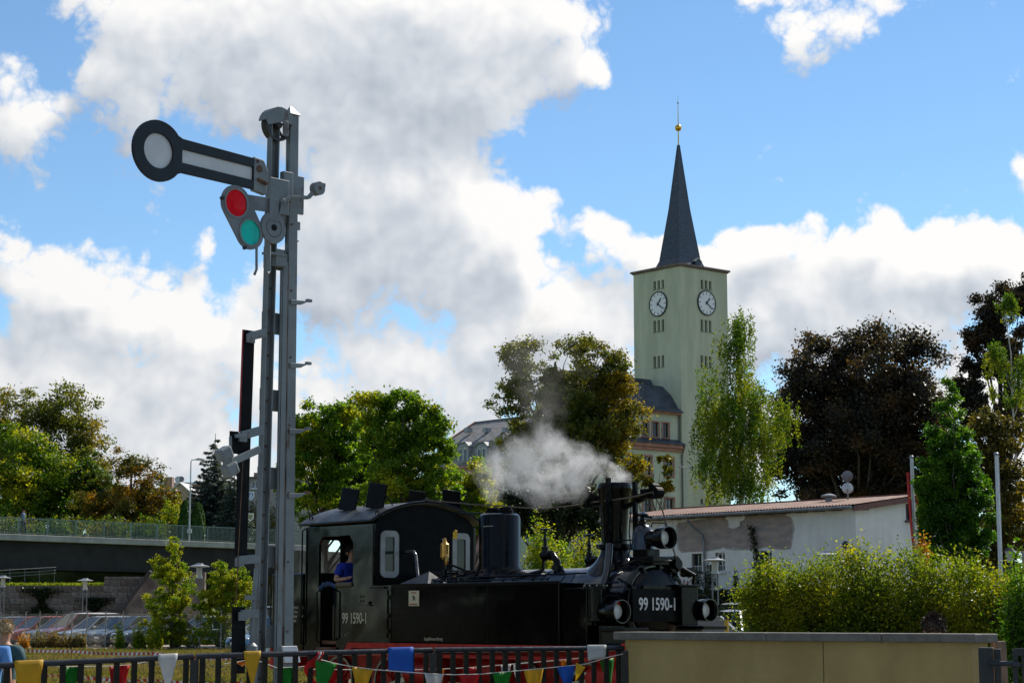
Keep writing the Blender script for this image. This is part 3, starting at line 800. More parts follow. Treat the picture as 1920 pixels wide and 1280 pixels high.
# fallen plaster: outline taken along the ragged edge
patch_px = [(1264,1002),(1268,985),(1273,968),(1290,967),(1318,964),(1340,963),(1359,962),(1360,972),(1366,976),(1366,988),(1371,990),(1381,989),(1387,984),(1387,976),(1396,974),(1397,960),(1410,957),(1440,956),(1462,955),(1473,957),(1475,965),(1482,968),(1488,978),(1490,994),(1486,1012),(1483,1029),(1470,1030),(1445,1029),(1437,1025),(1425,1028),(1400,1031),(1370,1031),(1361,1029),(1356,1026),(1350,1030),(1330,1033),(1300,1034),(1278,1036),(1271,1030),(1268,1018)]
rr_ = random.Random(5); pts = []
for i, p in enumerate(patch_px):
    q = patch_px[(i + 1) % len(patch_px)]
    for k in range(3):
        t = k / 3; u, z = wside(p[0] + (q[0] - p[0]) * t + rr_.uniform(-.9, .9), p[1] + (q[1] - p[1]) * t + rr_.uniform(-.7, .7)); pts.append((u, z))
MB().prism(rect(XL, -.001, 0, ZE), -.0595, 0, MWL, [pts[::-1]] + [rect(*w_) for w_ in wins]).build('plaster_coat', wpl, wb)
cu, cz = sum(p[0] for p in pts) / len(pts), sum(p[1] for p in pts) / len(pts)
inner = []
for i, (u, z) in enumerate(pts):
    q = .06 + .10 * abs(math.sin(i * .9) * math.cos(i * .37)) + rr_.uniform(0, .05); L_ = math.hypot(u - cu, z - cz); inner.append((u + (cu - u) / L_ * q, z + (cz - z) / L_ * q * .8))
MB().prism(pts, -.0593, -.03, MWL, [inner[::-1]]).build('undercoat', mat('undercoat', (.43, .38, .34), .95, var=.2, vscale=5, bump=.5), wb)
zr_ = wgab(1705, 912); slope = .135
WD = 8.0; yrg = 4.3; zrdg = ZE + slope * yrg
gw = []
ua, z0 = wgab(1699, 975); ub, z1 = wgab(1712, 944); gw.append((ua, ub, z0, z1))
MB().prism([(.003, 0), (WD, 0), (WD, ZE + slope * .6), (yrg, zrdg - .05), (.003, ZE)], -.30, 0, MWG, [rect(*w_) for w_ in gw]).build('gable_wall', wpl, wb)
MB().box(XL, -.31, WD - .3, WD, 0, ZE).box(XL - .3, XL, 0, WD, 0, ZE).build('wall', wpl, wb)
dkf = mat('dark_window_frame', (.06, .05, .045), .6)
curt = mat('curtain_blue', (.10, .24, .36), .8, var=.4, vscale=9, stretch=(6, 6, .3))
for i, w_ in enumerate(wins):
    o = window(wb, MWL, *w_, .22, whitew if i else dkf, .07, 1, (), None, .1, True)
    MB().box(w_[0] + (.35 if i == 0 else .6) * (w_[1] - w_[0]), w_[1] - .07, -.30, -.27, w_[2] + .1, w_[3] - .08, MWL).build('curtain', curt if i == 0 else mat('curtain_grey', (.35, .35, .36), .9), o)
    gb = MB()
    for k in range(6): gb.box(w_[0] + (w_[1] - w_[0]) * (k + .5) / 6 - .012, w_[0] + (w_[1] - w_[0]) * (k + .5) / 6 + .012, -.10, -.08, w_[2] + .02, w_[2] + (w_[3] - w_[2]) * .3, MWL)
    gb.box(w_[0], w_[1], -.105, -.075, w_[2] + (w_[3] - w_[2]) * .3, w_[2] + (w_[3] - w_[2]) * .34, MWL); gb.build('window_guard', MATS['galvanised'], o)
window(wb, MWG, *gw[0], .2, dkf, .07, 1, (), None, .1, True)
vt = wside(1586, 1021); MB().prism(circ(vt[0], vt[1], .17, 20), .002, .05, MWL).build('vent_cover', mat('vent_dark', (.05, .05, .052), .7), wb)
# graffiti scrawl by the engine front
gx = MB(); pz = [wside(a, b_) for a, b_ in ((1276, 1085), (1280, 1098), (1283, 1085), (1284, 1100), (1290, 1088), (1288, 1099), (1291, 1092), (1296, 1087))]
gx.tube([MWL @ Vector((u, .012, z)) for u, z in pz], .022, 4); gx.build('scrawl', mat('red_spray', (.42, .07, .07), .7), wb)
# corrugated roof: two slopes of sheets with real corrugation
rust_m = mat('rust_sheet', (.215, .092, .060), .75, .0, var=.22, vscale=.9, col2=(.125, .055, .038), detail=9)
def sheet(yA, zA, yB, zB, name):
    n = int((2.0 - XL) / .05); r_ = MB(); vs_, fs_ = [], []
    for i in range(n + 1):
        x = XL - .5 + (.35 - XL + .5) * i / n; dz = .022 * math.sin(i * math.pi / 2)
        vs_ += [(x, yA, zA + dz), (x, (yA + yB) / 2, (zA + zB) / 2 + dz), (x, yB, zB + dz)]
    for i in range(n): fs_ += [(3 * i, 3 * i + 1, 3 * i + 4, 3 * i + 3), (3 * i + 1, 3 * i + 2, 3 * i + 5, 3 * i + 4)]
    r_.add(vs_, fs_); o = r_.build(name, rust_m, wb)
    sm = o.modifiers.new('thickness', 'SOLIDIFY'); sm.thickness = .012; sm.offset = 1
    return o
sheet(-.55, ZE + .14 - slope * .55, yrg, zrdg + .12, 'roof_sheet'); sheet(WD + .5, ZE + .0, yrg + .01, zrdg + .115, 'roof_sheet')
MB().box(XL, .3, yrg - .2, yrg + .2, zrdg + .12, zrdg + .19).build('ridge_cap', rust_m, wb)
fb = MB(); fb.add([MWG @ Vector(p) for p in ((-.5, .30, ZE - .16 - slope * .5), (yrg, .30, zrdg - .14), (yrg, .30, zrdg + .09), (-.5, .30, ZE + .09 - slope * .5), (-.5, .36, ZE - .16 - slope * .5), (yrg, .36, zrdg - .14), (yrg, .36, zrdg + .09), (-.5, .36, ZE + .09 - slope * .5))], [(0, 1, 2, 3), (4, 7, 6, 5), (0, 4, 5, 1), (1, 5, 6, 2), (2, 6, 7, 3), (3, 7, 4, 0)])
fb.build('barge_board', mat('rust_board', (.17, .08, .065), .8), wb)
raft = mat('dark_rafter', (.045, .04, .038), .85)
for k in range(int((-XL - 1) / 1.02)):
    x = -1.0 - k * 1.02; MB().box(x - .32, x + .32, -.45, -.05, ZE - .14, ZE - .02).build('rafter_end', raft, wb)
MB().box(.02, .28, 3.1, 4.1, ZE + slope * 2.6 - .02, ZE + slope * 2.6 + .12).box(.02, .28, -.3, .6, ZE - .13, ZE - .01).build('purlin_end', raft, wb)
zinc = mat('zinc_gutter', (.20, .205, .21), .45, .6)
gu = MB(); gu.tube([(XL - .4, -.62, ZE + .02 - slope * .55), (.3, -.62, ZE + .02 - slope * .55)], .075, 8); gu.build('gutter', zinc, wb, smooth=True)
ux = wside(1323, 1000)[0]; u2 = wside(1303, 962)[0]
MB().tube([(u2, -.6, ZE - .05), (u2 + .05, -.5, ZE - .35), (ux - .1, -.14, ZE - .95), (ux, -.12, ZE - 1.3), (ux, -.12, 1.2), (ux, -.12, 0)], .06, 8).build('downpipe', zinc, wb, smooth=True)
MB().box(wside(1240, 985)[0], wside(1262, 985)[0], -.03, -.002, wside(1250, 990)[1], wside(1250, 972)[1]).build('wall_panel', mat('pale_panel', (.7, .7, .68), .6), wb)
# roof vent, satellite dishes on a pole
rv = Vector((wside(1483, 925)[0], 2.6, ZE + slope * 2.6 + .13))
MB().lathe([(.16, 0), (.16, .2), (.36, .22), (.36, .30), (.1, .38)], 16, Matrix.Translation(rv)).build('roof_vent', zinc, wb, smooth=True)
sd = wb.matrix_basis
dish_m = mat('dish_grey', (.55, .55, .54), .5)
pd_ = WC + FW * wside(1508, 915)[0] + LF * 3.0
zb_ = ZE + slope * 3.0 + .12
for nm, yc, lab, tilt, mm in (('satellite_dish', 915, 'white satellite dish, lower of two on the rust red roof', -.15, dish_m), ('satellite_dish', 893, 'dark satellite dish, upper of two on the rust red roof', .15, mat('dish_dark', (.16, .16, .17), .6))):
    zc_ = at(1508, yc, pd_[1])[2]
    d_t = thing(nm, lab, 'satellite dish', (pd_[0], pd_[1], zb_), R(-12), 'satellite dishes on the white building')
    Md = Matrix.Translation((0, -.12, zc_ - zb_)) @ Matrix.Rotation(R(90) + tilt, 4, 'X')
    MB().lathe([(.0, .06), (.12, .045), (.21, .01), (.26, -.03), (.26, -.015), (.21, .025), (.12, .06), (0, .08)], 28, Md, caps=False).build('reflector', mm, d_t, smooth=True)
    MB().tube([(0, -.1, zc_ - zb_ - .24), (0, -.36, zc_ - zb_ - .1)], .014, 6).box(-.03, .03, -.40, -.33, zc_ - zb_ - .13, zc_ - zb_ - .05).build('feed_arm', zinc, d_t)
    MB().tube([(0, .04 if yc < 900 else 0, -.2), (0, .04 if yc < 900 else 0, zc_ - zb_ + .1)], .03, 8).build('mast', zinc, d_t)

# ---------------- houses far behind the bridge
fh = at(338, 915, 230)
hs = thing('house', 'far brick house with dark roof and gable behind the bridge', 'house', (fh[0], fh[1], 6), R(-6))
hz = lambda y: at(340, y, 230)[2] - 6
brickh = mat('far_brick', (.30, .19, .14), .9, var=.2, vscale=2)
MB().box(-6, 9, 0, 7, -3, hz(935)).build('wall', brickh, hs)
MB().prism([(-.6, hz(938)), (-.6, hz(935)), (3.5, hz(910)), (7.6, hz(935)), (7.6, hz(938))], -6.5, 9.5, Matrix(((0, 1, 0, 0), (1, 0, 0, 0), (0, 0, 1, 0), (0, 0, 0, 1)))).build('roof', mat('far_roof', (.10, .095, .10), .8, var=.2), hs)
gb = thing
Mg = frame_mat((.3, -1.2, 0), (1, 0, 0), (0, -1, 0), (0, 0, 1))
MB().prism([(-1.6, hz(990)), (1.6, hz(990)), (1.6, hz(930)), (0, hz(908)), (-1.6, hz(930))], -5, 0, Mg, [rect(-.3, .15, hz(932), hz(922))]).build('gable', mat('gable_plaster', (.42, .30, .22), .9), hs)
for sx in (-1, 1): MB().prism([(0, hz(907)), (sx * 1.95, hz(933)), (sx * 1.95, hz(930.5)), (0, hz(904.5))], -5, .25, Mg).build('gable_roof', mat('verge_white', (.55, .54, .52), .7), hs)
MB().box(-2.9, -1.9, 3, 4, hz(915), hz(890)).build('chimney', brickh, hs)
hb2 = at(400, 915, 250)
h2 = thing('house', 'far house with pale flat roof and dishes behind the gabled house', 'house', (hb2[0] - 5, hb2[1], 6), 0)
hz2 = lambda y: at(340, y, 250)[2] - 6
MB().box(-2, 12, 0, 8, -3, hz2(908)).build('wall', brickh, h2); MB().box(-2.4, 12.4, -.4, 8.4, hz2(908), hz2(904)).build('roof', MATS['verge_white'], h2)
for px_, mm in ((333, dish_m), (339, MATS['dish_dark'])):
    xx = at(px_, 897, 250)[0] - (hb2[0] - 5)
    MB().lathe([(0, .1), (.3, .06), (.42, 0), (.3, .03), (0, .06)], 18, Matrix.Translation((xx, .2, hz2(898))) @ Matrix.Rotation(R(80), 4, 'X'), caps=False).build('dish', mm, h2)
gbk = at(473, 930, 165)
h3 = thing('building', 'grey flat-roofed building glimpsed between the signal mast and its board', 'building', (gbk[0] - .4, gbk[1], 6), R(8))
hz3 = lambda y: at(473, y, 165)[2] - 6
xa3, xb3 = -.6, 6.0
wu = (at(471, 900, 165)[0] - gbk[0] + .4 + .0, at(482, 900, 165)[0] - gbk[0] + .6)
MB().prism(rect(xa3, xb3, -6, hz3(896)), -.3, 0, MWL, [rect(wu[0], wu[1], hz3(915), hz3(901))]).box(xa3, xb3, .3, 6, -6, hz3(896)).build('wall', mat('far_grey_render', (.36, .34, .32), .9), h3)
window(h3, MWL, wu[0], wu[1], hz3(915), hz3(901), .2, whitew, .08, 1, (), None)
MB().box(xa3 - .3, xb3, -.3, 6, hz3(896), hz3(893.5)).build('roof', mat('far_flat_roof', (.12, .12, .13), .8), h3)
MB().box(.5, 1.1, 1, 1.6, hz3(893.5), hz3(884)).build('chimney', brickh, h3)
# ================================================================ the locomotive
m, nt, b = nmat('loco_black')            # worn gloss black with dust films
tcn = nt.nodes.new('ShaderNodeTexCoord')
n1_ = gnoise(nt, tcn.outputs['Object'], 1.6, 6, .6, .4); n2_ = gnoise(nt, gvec(nt, 'MULTIPLY', tcn.outputs['Object'], (4, 4, .7)), 2.2, 5, .6)
rp = nt.nodes.new('ShaderNodeValToRGB'); rp.color_ramp.elements[0].position = .45; rp.color_ramp.elements[0].color = (.003, .003, .0035, 1)
rp.color_ramp.elements[1].position = .75; rp.color_ramp.elements[1].color = (.005, .005, .0045, 1)
nt.links.new(n2_, rp.inputs[0]); nt.links.new(rp.outputs[0], b.inputs['Base Color'])
nt.links.new(gmap(nt, n1_, .35, .7, .05, .17), b.inputs['Roughness'])
b.inputs['Specular IOR Level'].default_value = .09
bn = nt.nodes.new('ShaderNodeBump'); bn.inputs['Strength'].default_value = .05; bn.inputs['Distance'].default_value = .02
nt.links.new(gnoise(nt, tcn.outputs['Object'], 3.0, 2, .5), bn.inputs['Height']); nt.links.new(bn.outputs[0], b.inputs['Normal'])
blk_gloss = MATS['loco_black']
blk_wavy = blk_gloss.copy(); blk_wavy.name = 'loco_black_dented'        # thin cab sheets are wavy and catch the sky
for n_ in blk_wavy.node_tree.nodes:
    if n_.type == 'BUMP':
        n_.inputs['Strength'].default_value = .16; n_.inputs['Distance'].default_value = .03
        n_.inputs['Height'].links[0].from_node.inputs['Scale'].default_value = 1.7; n_.inputs['Height'].links[0].from_node.inputs['Detail'].default_value = 1
    if n_.type == 'BSDF_PRINCIPLED': n_.inputs['Specular IOR Level'].default_value = .26
blk_matt = mat('loco_soot', (.005, .005, .0055), .4, var=.35, vscale=5, spec=.06)
blk_iron = mat('loco_iron', (.0025, .003, .004), .2, .0, var=.3, vscale=6, spec=.2)
boiler_m = mat('boiler_sheet', (.006, .007, .010), .2, .0, var=.25, vscale=3, spec=.85)
red_m = mat('loco_red', (.46, .020, .011), .45, var=.25, vscale=4, spec=.25)
steel_m = mat('bright_steel', (.40, .40, .39), .3, 1.0, var=.15)
brass_m = mat('brass', (.55, .30, .08), .3, 1.0, var=.1)
cream_m = mat('cream_letter', (.62, .55, .38), .6, var=.08)
silver_m = mat('plate_letter', (.62, .62, .62), .5, var=.08)
lens_m = glassmat('lamp_glass_front', (.72, .72, .68), .15)

lk = thing('steam_locomotive', 'black narrow gauge steam locomotive with red frame, heading right', 'locomotive', LOC0, YAW)
def P(name, mb, m_, parent=None, **k): return mb.build(name, m_, parent or lk, **k)
NY = -1.05                                   # near side
SIDE = frame_mat((0, 0, 0), (1, 0, 0), (0, -1, 0), (0, 0, 1))
FRONT = frame_mat((0, 0, 0), (0, 1, 0), (1, 0, 0), (0, 0, 1))     # u = y, outward = +x
# ---- frame, wheels and motion (red)
P('frame', MB().box(-2.7, 5.7, -.42, -.36, .42, .93).box(-2.7, 5.7, .36, .42, .42, .93).box(-2.6, 5.6, -.36, .36, .80, .86), red_m)
for s_ in (-1, 1):
    y0, y1 = (NY - .004, NY + .03) if s_ < 0 else (1.02, 1.054)
    rb = MB(); rb.prism([(-.86, .80), (-.66, .80), (-.56, .925), (5.35, .925), (5.35, 1.015), (-.66, 1.015)], y0, y1); rb.box(-.5, 5.3, y0 + (.06 if s_ < 0 else -.1), y0 + (.10 if s_ < 0 else -.06), .80, .86)
    P('running_board', rb, red_m, bevel=.006)
rv_ = MB()
for k in range(14): rv_.ball((-.45 + k * .43, NY - .006, .97), .013, 8)
tag(P('rivets', rv_, red_m), kind='stuff')
wheel_p = None
tyre_m = mat('wheel_tyre', (.25, .24, .235), .35, .9)
def wheel(x, y):
    global wheel_p
    if wheel_p is None:
        w = MB(); Mx = Matrix.Rotation(R(90), 4, 'X')
        w.lathe([(.33, -.05), (.36, -.05), (.36, .05), (.33, .05), (.33, -.05)], 32, Mx, caps=False).lathe([(.0, -.07), (.09, -.07), (.09, .06), (0, .06)], 16, Mx, caps=False)
        for k in range(10):
            a = 2 * math.pi * k / 10; w.bar((.07 * math.cos(a), 0, .07 * math.sin(a)), (.335 * math.cos(a), 0, .335 * math.sin(a)), .03, .045, (0, 1, 0))
        w.box(-.10, .10, -.025, .03, -.30, -.18)
        o = P('wheel', w, red_m, smooth=True)
        MB().lathe([(.362, -.052), (.38, -.052), (.385, .052), (.40, .053), (.40, .075), (.36, .075)], 36, Mx, caps=False).build('tyre', tyre_m, o, smooth=True)
        wheel_p = o
    else: o = copy_tree(wheel_p, lk)
    o.location = (x, y, .38); o.rotation_euler = (0, random.uniform(0, 6), 0 if y < 0 else math.pi)
    return o
for x in (-1.7, -.3, 3.1, 4.5):
    for y in (-.43, .43): wheel(x, y)
for s_ in (-1, 1):
    yy = s_ * .72
    for xc in (1.0, 5.25):
        cy = MB(); cy.cyl((xc - .33, yy, .55), (xc + .33, yy, .55), .22, n=20).cyl((xc + .33, yy, .55), (xc + .37, yy, .55), .17, n=16).cyl((xc - .3, yy, .86), (xc + .3, yy, .86), .13, n=16).box(xc - .25, xc + .25, min(yy, s_ * .4), max(yy, s_ * .4), .45, .8)
        P('cylinder', cy, red_m, smooth=True)
    ro = MB()
    for xa, xb in ((-1.7, -.3), (3.1, 4.5)): ro.bar((xa, s_ * .53, .28), (xb, s_ * .53, .28), .03, .07)
    ro.bar((-.3, s_ * .57, .3), (.7, s_ * .62, .55), .03, .08).bar((3.1, s_ * .57, .3), (4.92, s_ * .62, .55), .03, .08).bar((.2, s_ * .72, .63), (.7, s_ * .72, .63), .05, .04).bar((4.3, s_ * .72, .63), (4.95, s_ * .72, .63), .05, .04)
    P('connecting_rod', ro, steel_m)
    bk = MB().cyl((2.0, s_ * .62, .62), (2.8, s_ * .62, .62), .19, n=20); P('air_reservoir', bk, red_m, smooth=True)
P('buffer_beam', MB().box(5.72, 5.82, -1.0, 1.0, .55, 1.06), red_m, bevel=.01)
P('buffer_beam', MB().box(-3.05, -2.95, -1.0, 1.0, .55, 1.0), red_m, bevel=.01)
P('coupler', MB().cyl((5.82, 0, .72), (6.15, 0, .72), .07, n=12).lathe([(.05, 0), (.2, .02), (.2, .06), (0, .08)], 20, Matrix.Translation((6.13, 0, .72)) @ Matrix.Rotation(R(90), 4, 'Y')), blk_iron, smooth=True)

# ---- cab
CX0, ZE_, ZT = -1.93, 2.90, 3.23
near = [(CX0, .86), (-1.47, .86), (-1.47, 1.84), (-1.53, 1.90), (-1.53, 2.60), (-1.42, 2.73), (-.66, 2.73), (-.55, 2.60), (-.55, 1.91), (-1.0, 1.91), (-1.0, .88), (-.84, .86), (-.64, 1.018), (.0, 1.018), (0, ZE_), (CX0, ZE_)]
P('cab_side', MB().prism(near, 1.0, 1.05, SIDE), blk_wavy, bevel=.008)
P('cab_side', MB().prism(near, -1.05, -1.0, SIDE), blk_wavy, bevel=.008)
arch = [(y, ZE_ + (ZT - ZE_) * math.cos(math.pi / 2 * y / 1.06) ** .8 if abs(y) < 1.05 else ZE_) for y in [1.05 - 2.1 * k / 16 for k in range(17)]]
win_n, win_f = rrect(-.89, -.57, 2.06, 2.77, .09), rrect(.57, .89, 2.06, 2.77, .09)
P('cab_front', MB().prism([(-.999, 1.05), (.999, 1.05)] + arch[1:-1][::1] if False else [(-.999, 1.05), (.999, 1.05), (.999, ZE_)] + arch[1:-1] + [(-.999, ZE_)], -.04, -.001, FRONT, [win_n, win_f]), blk_matt)
P('cab_back', MB().prism([(-.999, 1.05), (.999, 1.05), (.999, ZE_)] + arch[1:-1] + [(-.999, ZE_)], CX0 + .001, CX0 + .04, FRONT, [rrect(-.85, -.35, 2.15, 2.7, .06), rrect(.35, .85, 2.15, 2.7, .06)]), blk_matt)
wfm = mat('cab_window_frame', (.30, .295, .28), .5, .2, var=.12)
cabglass = glassmat('cab_glass', (.03, .034, .034), .06); cabglass.node_tree.nodes['Principled BSDF'].inputs['Specular IOR Level'].default_value = .4
for ya, yb in ((-.89, -.57), (.57, .89)):
    o = P('cab_window', MB().prism(rrect(ya - .02, yb + .02, 2.04, 2.79, .10), .0, .025, FRONT, [rrect(ya + .065, yb - .065, 2.14, 2.69, .03)]), wfm)
    MB().prism(rect(ya + .06, yb - .06, 2.13, 2.70), -.006, .0, FRONT).build('pane', cabglass, o)
P('cab_floor', MB().box(CX0, 0, -1.0, 1.0, .98, 1.03), mat('floor_plank', (.16, .07, .035), .8, var=.3))
P('doorstep', MB().box(-1.46, -1.01, -1.13, -1.0, .855, .93), MATS['floor_plank'], bevel=.006)
P('boiler_backhead', MB().cyl((-.5, 0, 1.75), (-.05, 0, 1.75), .6, n=24).box(-.6, -.2, -.55, .55, 1.04, 1.7), blk_matt)
# cab door, hand rails
P('cab_door', MB().box(-1.03, -1.0, -.98, -.55, 1.05, 1.9), blk_gloss)
for xr, za_, zb__ in ((-1.95, .95, 2.88), (-1.49, 1.0, 1.86), (-.97, 1.05, 1.85)):
    P('grab_rail', MB().tube([(xr, NY + .01, za_), (xr, NY - .05, za_ + .04), (xr, NY - .05, zb__ - .04), (xr, NY + .01, zb__)], .014, 8), blk_iron, smooth=True)
P('arm_rest', MB().tube([(-1.0, -1.04, 1.93), (-.56, -1.04, 1.935)], .045, 10), mat('leather', (.10, .075, .045), .6), smooth=True)
# roof
def roofz(y): return ZE_ + (ZT - ZE_) * max(0, math.cos(math.pi / 2 * min(1, abs(y) / 1.14))) ** .8
rf = MB(); n = 20; ysr = [-1.13 + 2.26 * k / n for k in range(n + 1)]
vs_ = []
for x in (CX0 - .08, .10):
    vs_ += [(x, y, roofz(y) + .015) for y in ysr] + [(x, y, roofz(y) + .05) for y in ysr]
nn = n + 1; fs_ = []
for k in range(n):
    fs_ += [(k, k + 1, 2 * nn + k + 1, 2 * nn + k), (nn + k, 3 * nn + k, 3 * nn + k + 1, nn + k + 1), (k, nn + k, nn + k + 1, k + 1), (2 * nn + k, 2 * nn + k + 1, 3 * nn + k + 1, 3 * nn + k)]
fs_ += [(0, 2 * nn, 3 * nn, nn), (n, nn + n, 3 * nn + n, 2 * nn + n)]
rf.add(vs_, fs_); roof_m = mat('cab_roof_paint', (.022, .022, .021), .45, var=.35, vscale=3, bump=.2)
P('cab_roof', rf, roof_m, smooth=True)
P('rain_strip', MB().tube([(CX0 - .05, -1.13, ZE_ + .035), (.08, -1.13, ZE_ + .035)], .02, 6), blk_iron)
P('roof_edge', MB().tube([(.10, y, roofz(y) + .045) for y in ysr], .018, 6), blk_iron)
for x, y, w, h, tl in ((-1.30, -.66, .50, .38, -8), (-.52, -.66, .50, .42, -6), (-1.05, .62, .44, .36, 6), (-.15, .66, .46, .34, 8)):
    hz_ = roofz(y)
    Mh = Matrix.Translation((x, y, hz_ + .04)) @ Matrix.Rotation(R(tl), 4, 'X') @ Matrix.Rotation(R(8), 4, 'Y')
    o = P('roof_hatch', MB().box(-w / 2, w / 2, -.012, .012, 0, h, Mh), blk_matt, bevel=.006)
    MB().tube([Mh @ Vector((w * .35, .02, h * .65)), Mh @ Vector((w * .42, .16, h * .4)), Mh @ Vector((w * .45, .25, .02))], .010, 6).build('hatch_stay', blk_iron, o)
for x, y in ((-1.85, -1.0), (.02, -.98), (.02, .0)):
    P('lifting_eye', MB().tube([(x + .045 * math.cos(a), y, roofz(y) + .06 + .045 * math.sin(a)) for a in [k * math.pi / 5 for k in range(11)]], .014, 6), blk_iron)
# lower side plates, hatch door, bunker, tanks
P('side_plate', MB().prism([(.0, 1.018), (.505, 1.018), (.505, 1.91), (0, 1.91)], 1.0, 1.0495, SIDE), blk_wavy)
P('side_plate', MB().prism([(.0, 1.018), (.505, 1.018), (.505, 1.91), (0, 1.91)], -1.0495, -1.0, SIDE), blk_gloss)
hd = P('hatch_door', MB().prism(rrect(-.06, .42, 1.10, 1.84, .03), 1.052, 1.068, SIDE), blk_wavy, bevel=.005)
for zz in (1.2, 1.44, 1.72): MB().cyl((.445, NY - .02, zz - .035), (.445, NY - .02, zz + .035), .013, n=8).build('hinge', blk_iron, hd)
MB().bar((-.10, NY - .035, 1.60), (.0, NY - .035, 1.60), .03, .02).ball((-.04, NY - .03, 1.64), .028, 10).build('latch', blk_iron, hd)
MB().bar((-.02, NY - .03, 1.875), (.36, NY - .03, 1.875), .02, .03).build('top_strip', blk_iron, hd)
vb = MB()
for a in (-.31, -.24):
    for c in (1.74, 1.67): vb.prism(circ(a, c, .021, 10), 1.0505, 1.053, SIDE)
P('vent_hole_shade', vb, mat('hole_black', (.002, .002, .002), .9))  # black discs on the plate, painted for the shade inside the holes
rv_ = MB()
for k in range(9):
    for x in (-.515, .475): rv_.ball((x, NY - .002, 1.08 + k * .095), .008, 6)
tag(P('rivets', rv_, blk_gloss), kind='stuff')
P('coal_bunker', MB().box(-2.95, CX0 - .06, -1.04, 1.04, .88, 2.14), blk_wavy, bevel=.02)
P('bunker_rail', MB().tube([(-2.9, NY - .03, 1.2), (-2.9, NY - .05, 1.95)], .014, 8), blk_iron)
for s_ in (-1, 1):
    yo, yi = s_ * 1.05, s_ * .56
    P('side_tank', MB().box(.515, 4.50, min(yo, yi), max(yo, yi), 1.02, 1.90), blk_gloss, bevel=.015)
    P('tank_front_box', MB().box(4.505, 5.03, min(s_ * 1.0, s_ * .6), max(s_ * 1.0, s_ * .6), 1.02, 1.82), blk_gloss, bevel=.012)
for xj in (.503, 2.9): P('tank_joint', MB().box(xj, xj + .008, -1.052, -1.0, 1.025, 1.895), mat('hole_black', (.002, .002, .002), .9))
P('tank_lip', MB().tube([(.52, -1.045, 1.912), (4.5, -1.045, 1.912)], .016, 6), blk_iron)
hrl = MB(); hrl.tube([(1.7, -.92, 2.0), (4.75, -.75, 2.03)], .012, 6).tube([(1.7, -.98, 1.955), (4.2, -.98, 1.955)], .010, 6)
for k in range(9): hrl.tube([(1.8 + k * .33, -.97, 1.9), (1.86 + k * .33, -.93, 1.99)], .010, 5)
P('handrail', hrl, blk_iron)
for k, x in enumerate((.9, 1.35, 2.15)):
    P('tank_filler', MB().lathe([(.16, 0), (.16, .06), (.18, .07), (.18, .10), (.05, .12)], 20, Matrix.Translation((x, -.8, 1.90))), blk_iron, smooth=True) if k == 2 else None
P('coal_sheet', MB().add([(.55, -.95, 1.92), (1.25, -.9, 1.92), (1.3, -.55, 1.93), (.6, -.5, 1.93), (1.05, -.72, 2.12), (.85, -.7, 2.06)], [(0, 1, 4, 5), (1, 2, 4), (2, 3, 5, 4), (3, 0, 5)]), mat('tarpaulin', (.10, .10, .105), .7))

rv_ = MB()
for x0_, x1_, zz in ((.56, 4.46, 1.86), (.56, 4.46, 1.06)):
    n_ = int((x1_ - x0_) / .075)
    for k in range(n_ + 1): rv_.ball((x0_ + (x1_ - x0_) * k / n_, NY - .001, zz), .0075, 6)
for xx in (.56, 1.82, 1.90, 2.85, 2.96, 3.7, 4.45):
    for k in range(9): rv_.ball((xx, NY - .001, 1.12 + k * .085), .0075, 6)
for k in range(22): rv_.ball((CX0 + .04 + k * .088, NY - .001, 2.84), .0075, 6)
for k in range(9):
    for xx in (-1.88, -1.60): rv_.ball((xx, NY - .001, 1.0 + k * .2), .0075, 6)
tag(P('rivets', rv_, blk_gloss), kind='stuff')
# ---- boiler, smokebox
AZ = 1.61
BX = Matrix.Translation((0, 0, AZ)) @ Matrix.Rotation(R(90), 4, 'Y')
P('boiler', MB().lathe([(.52, -.04), (.52, 4.1)], 48, BX), boiler_m, smooth=True)
bb_ = MB()
for x in (.5, 1.35, 2.45, 3.35, 4.08): bb_.lathe([(.522, x - .03), (.528, x - .03), (.528, x + .03), (.522, x + .03)], 48, BX, caps=False)
P('boiler_band', bb_, blk_iron, smooth=True)
P('smokebox', MB().lathe([(.545, 4.1), (.55, 4.12), (.55, 5.34), (.53, 5.38)], 48, BX), boiler_m, smooth=True)
P('smokebox_saddle', MB().box(4.3, 5.2, -.42, .42, .9, 1.3), blk_matt)
sbd = P('smokebox_door', MB().lathe([(.50, 5.36), (.505, 5.40), (.46, 5.43), (.36, 5.455), (.2, 5.47), (0, 5.475)], 40, BX, caps=False), blk_iron, smooth=True)
for k in range(10):
    a = 2 * math.pi * k / 10 + .2
    MB().bar((5.40, .44 * math.cos(a), AZ + .44 * math.sin(a)), (5.40, .56 * math.cos(a), AZ + .56 * math.sin(a)), .035, .05, (1, 0, 0)).build('door_clamp', blk_iron, sbd)
MB().bar((5.47, -.34, AZ + .22), (5.47, .44, AZ + .22), .03, .05).bar((5.47, -.34, AZ - .22), (5.47, .44, AZ - .22), .03, .05).build('hinge_strap', blk_iron, sbd)
MB().cyl((5.46, 0, AZ), (5.495, 0, AZ), .03, n=10).bar((5.48, 0, AZ), (5.485, .1, AZ + .2), .02, .02, (1, 0, 0)).build('door_handle', blk_iron, sbd)
P('smokebox_ring', MB().lathe([(.55, 5.30), (.60, 5.32), (.60, 5.37), (.5, 5.375)], 48, BX, caps=False), blk_iron, smooth=True)
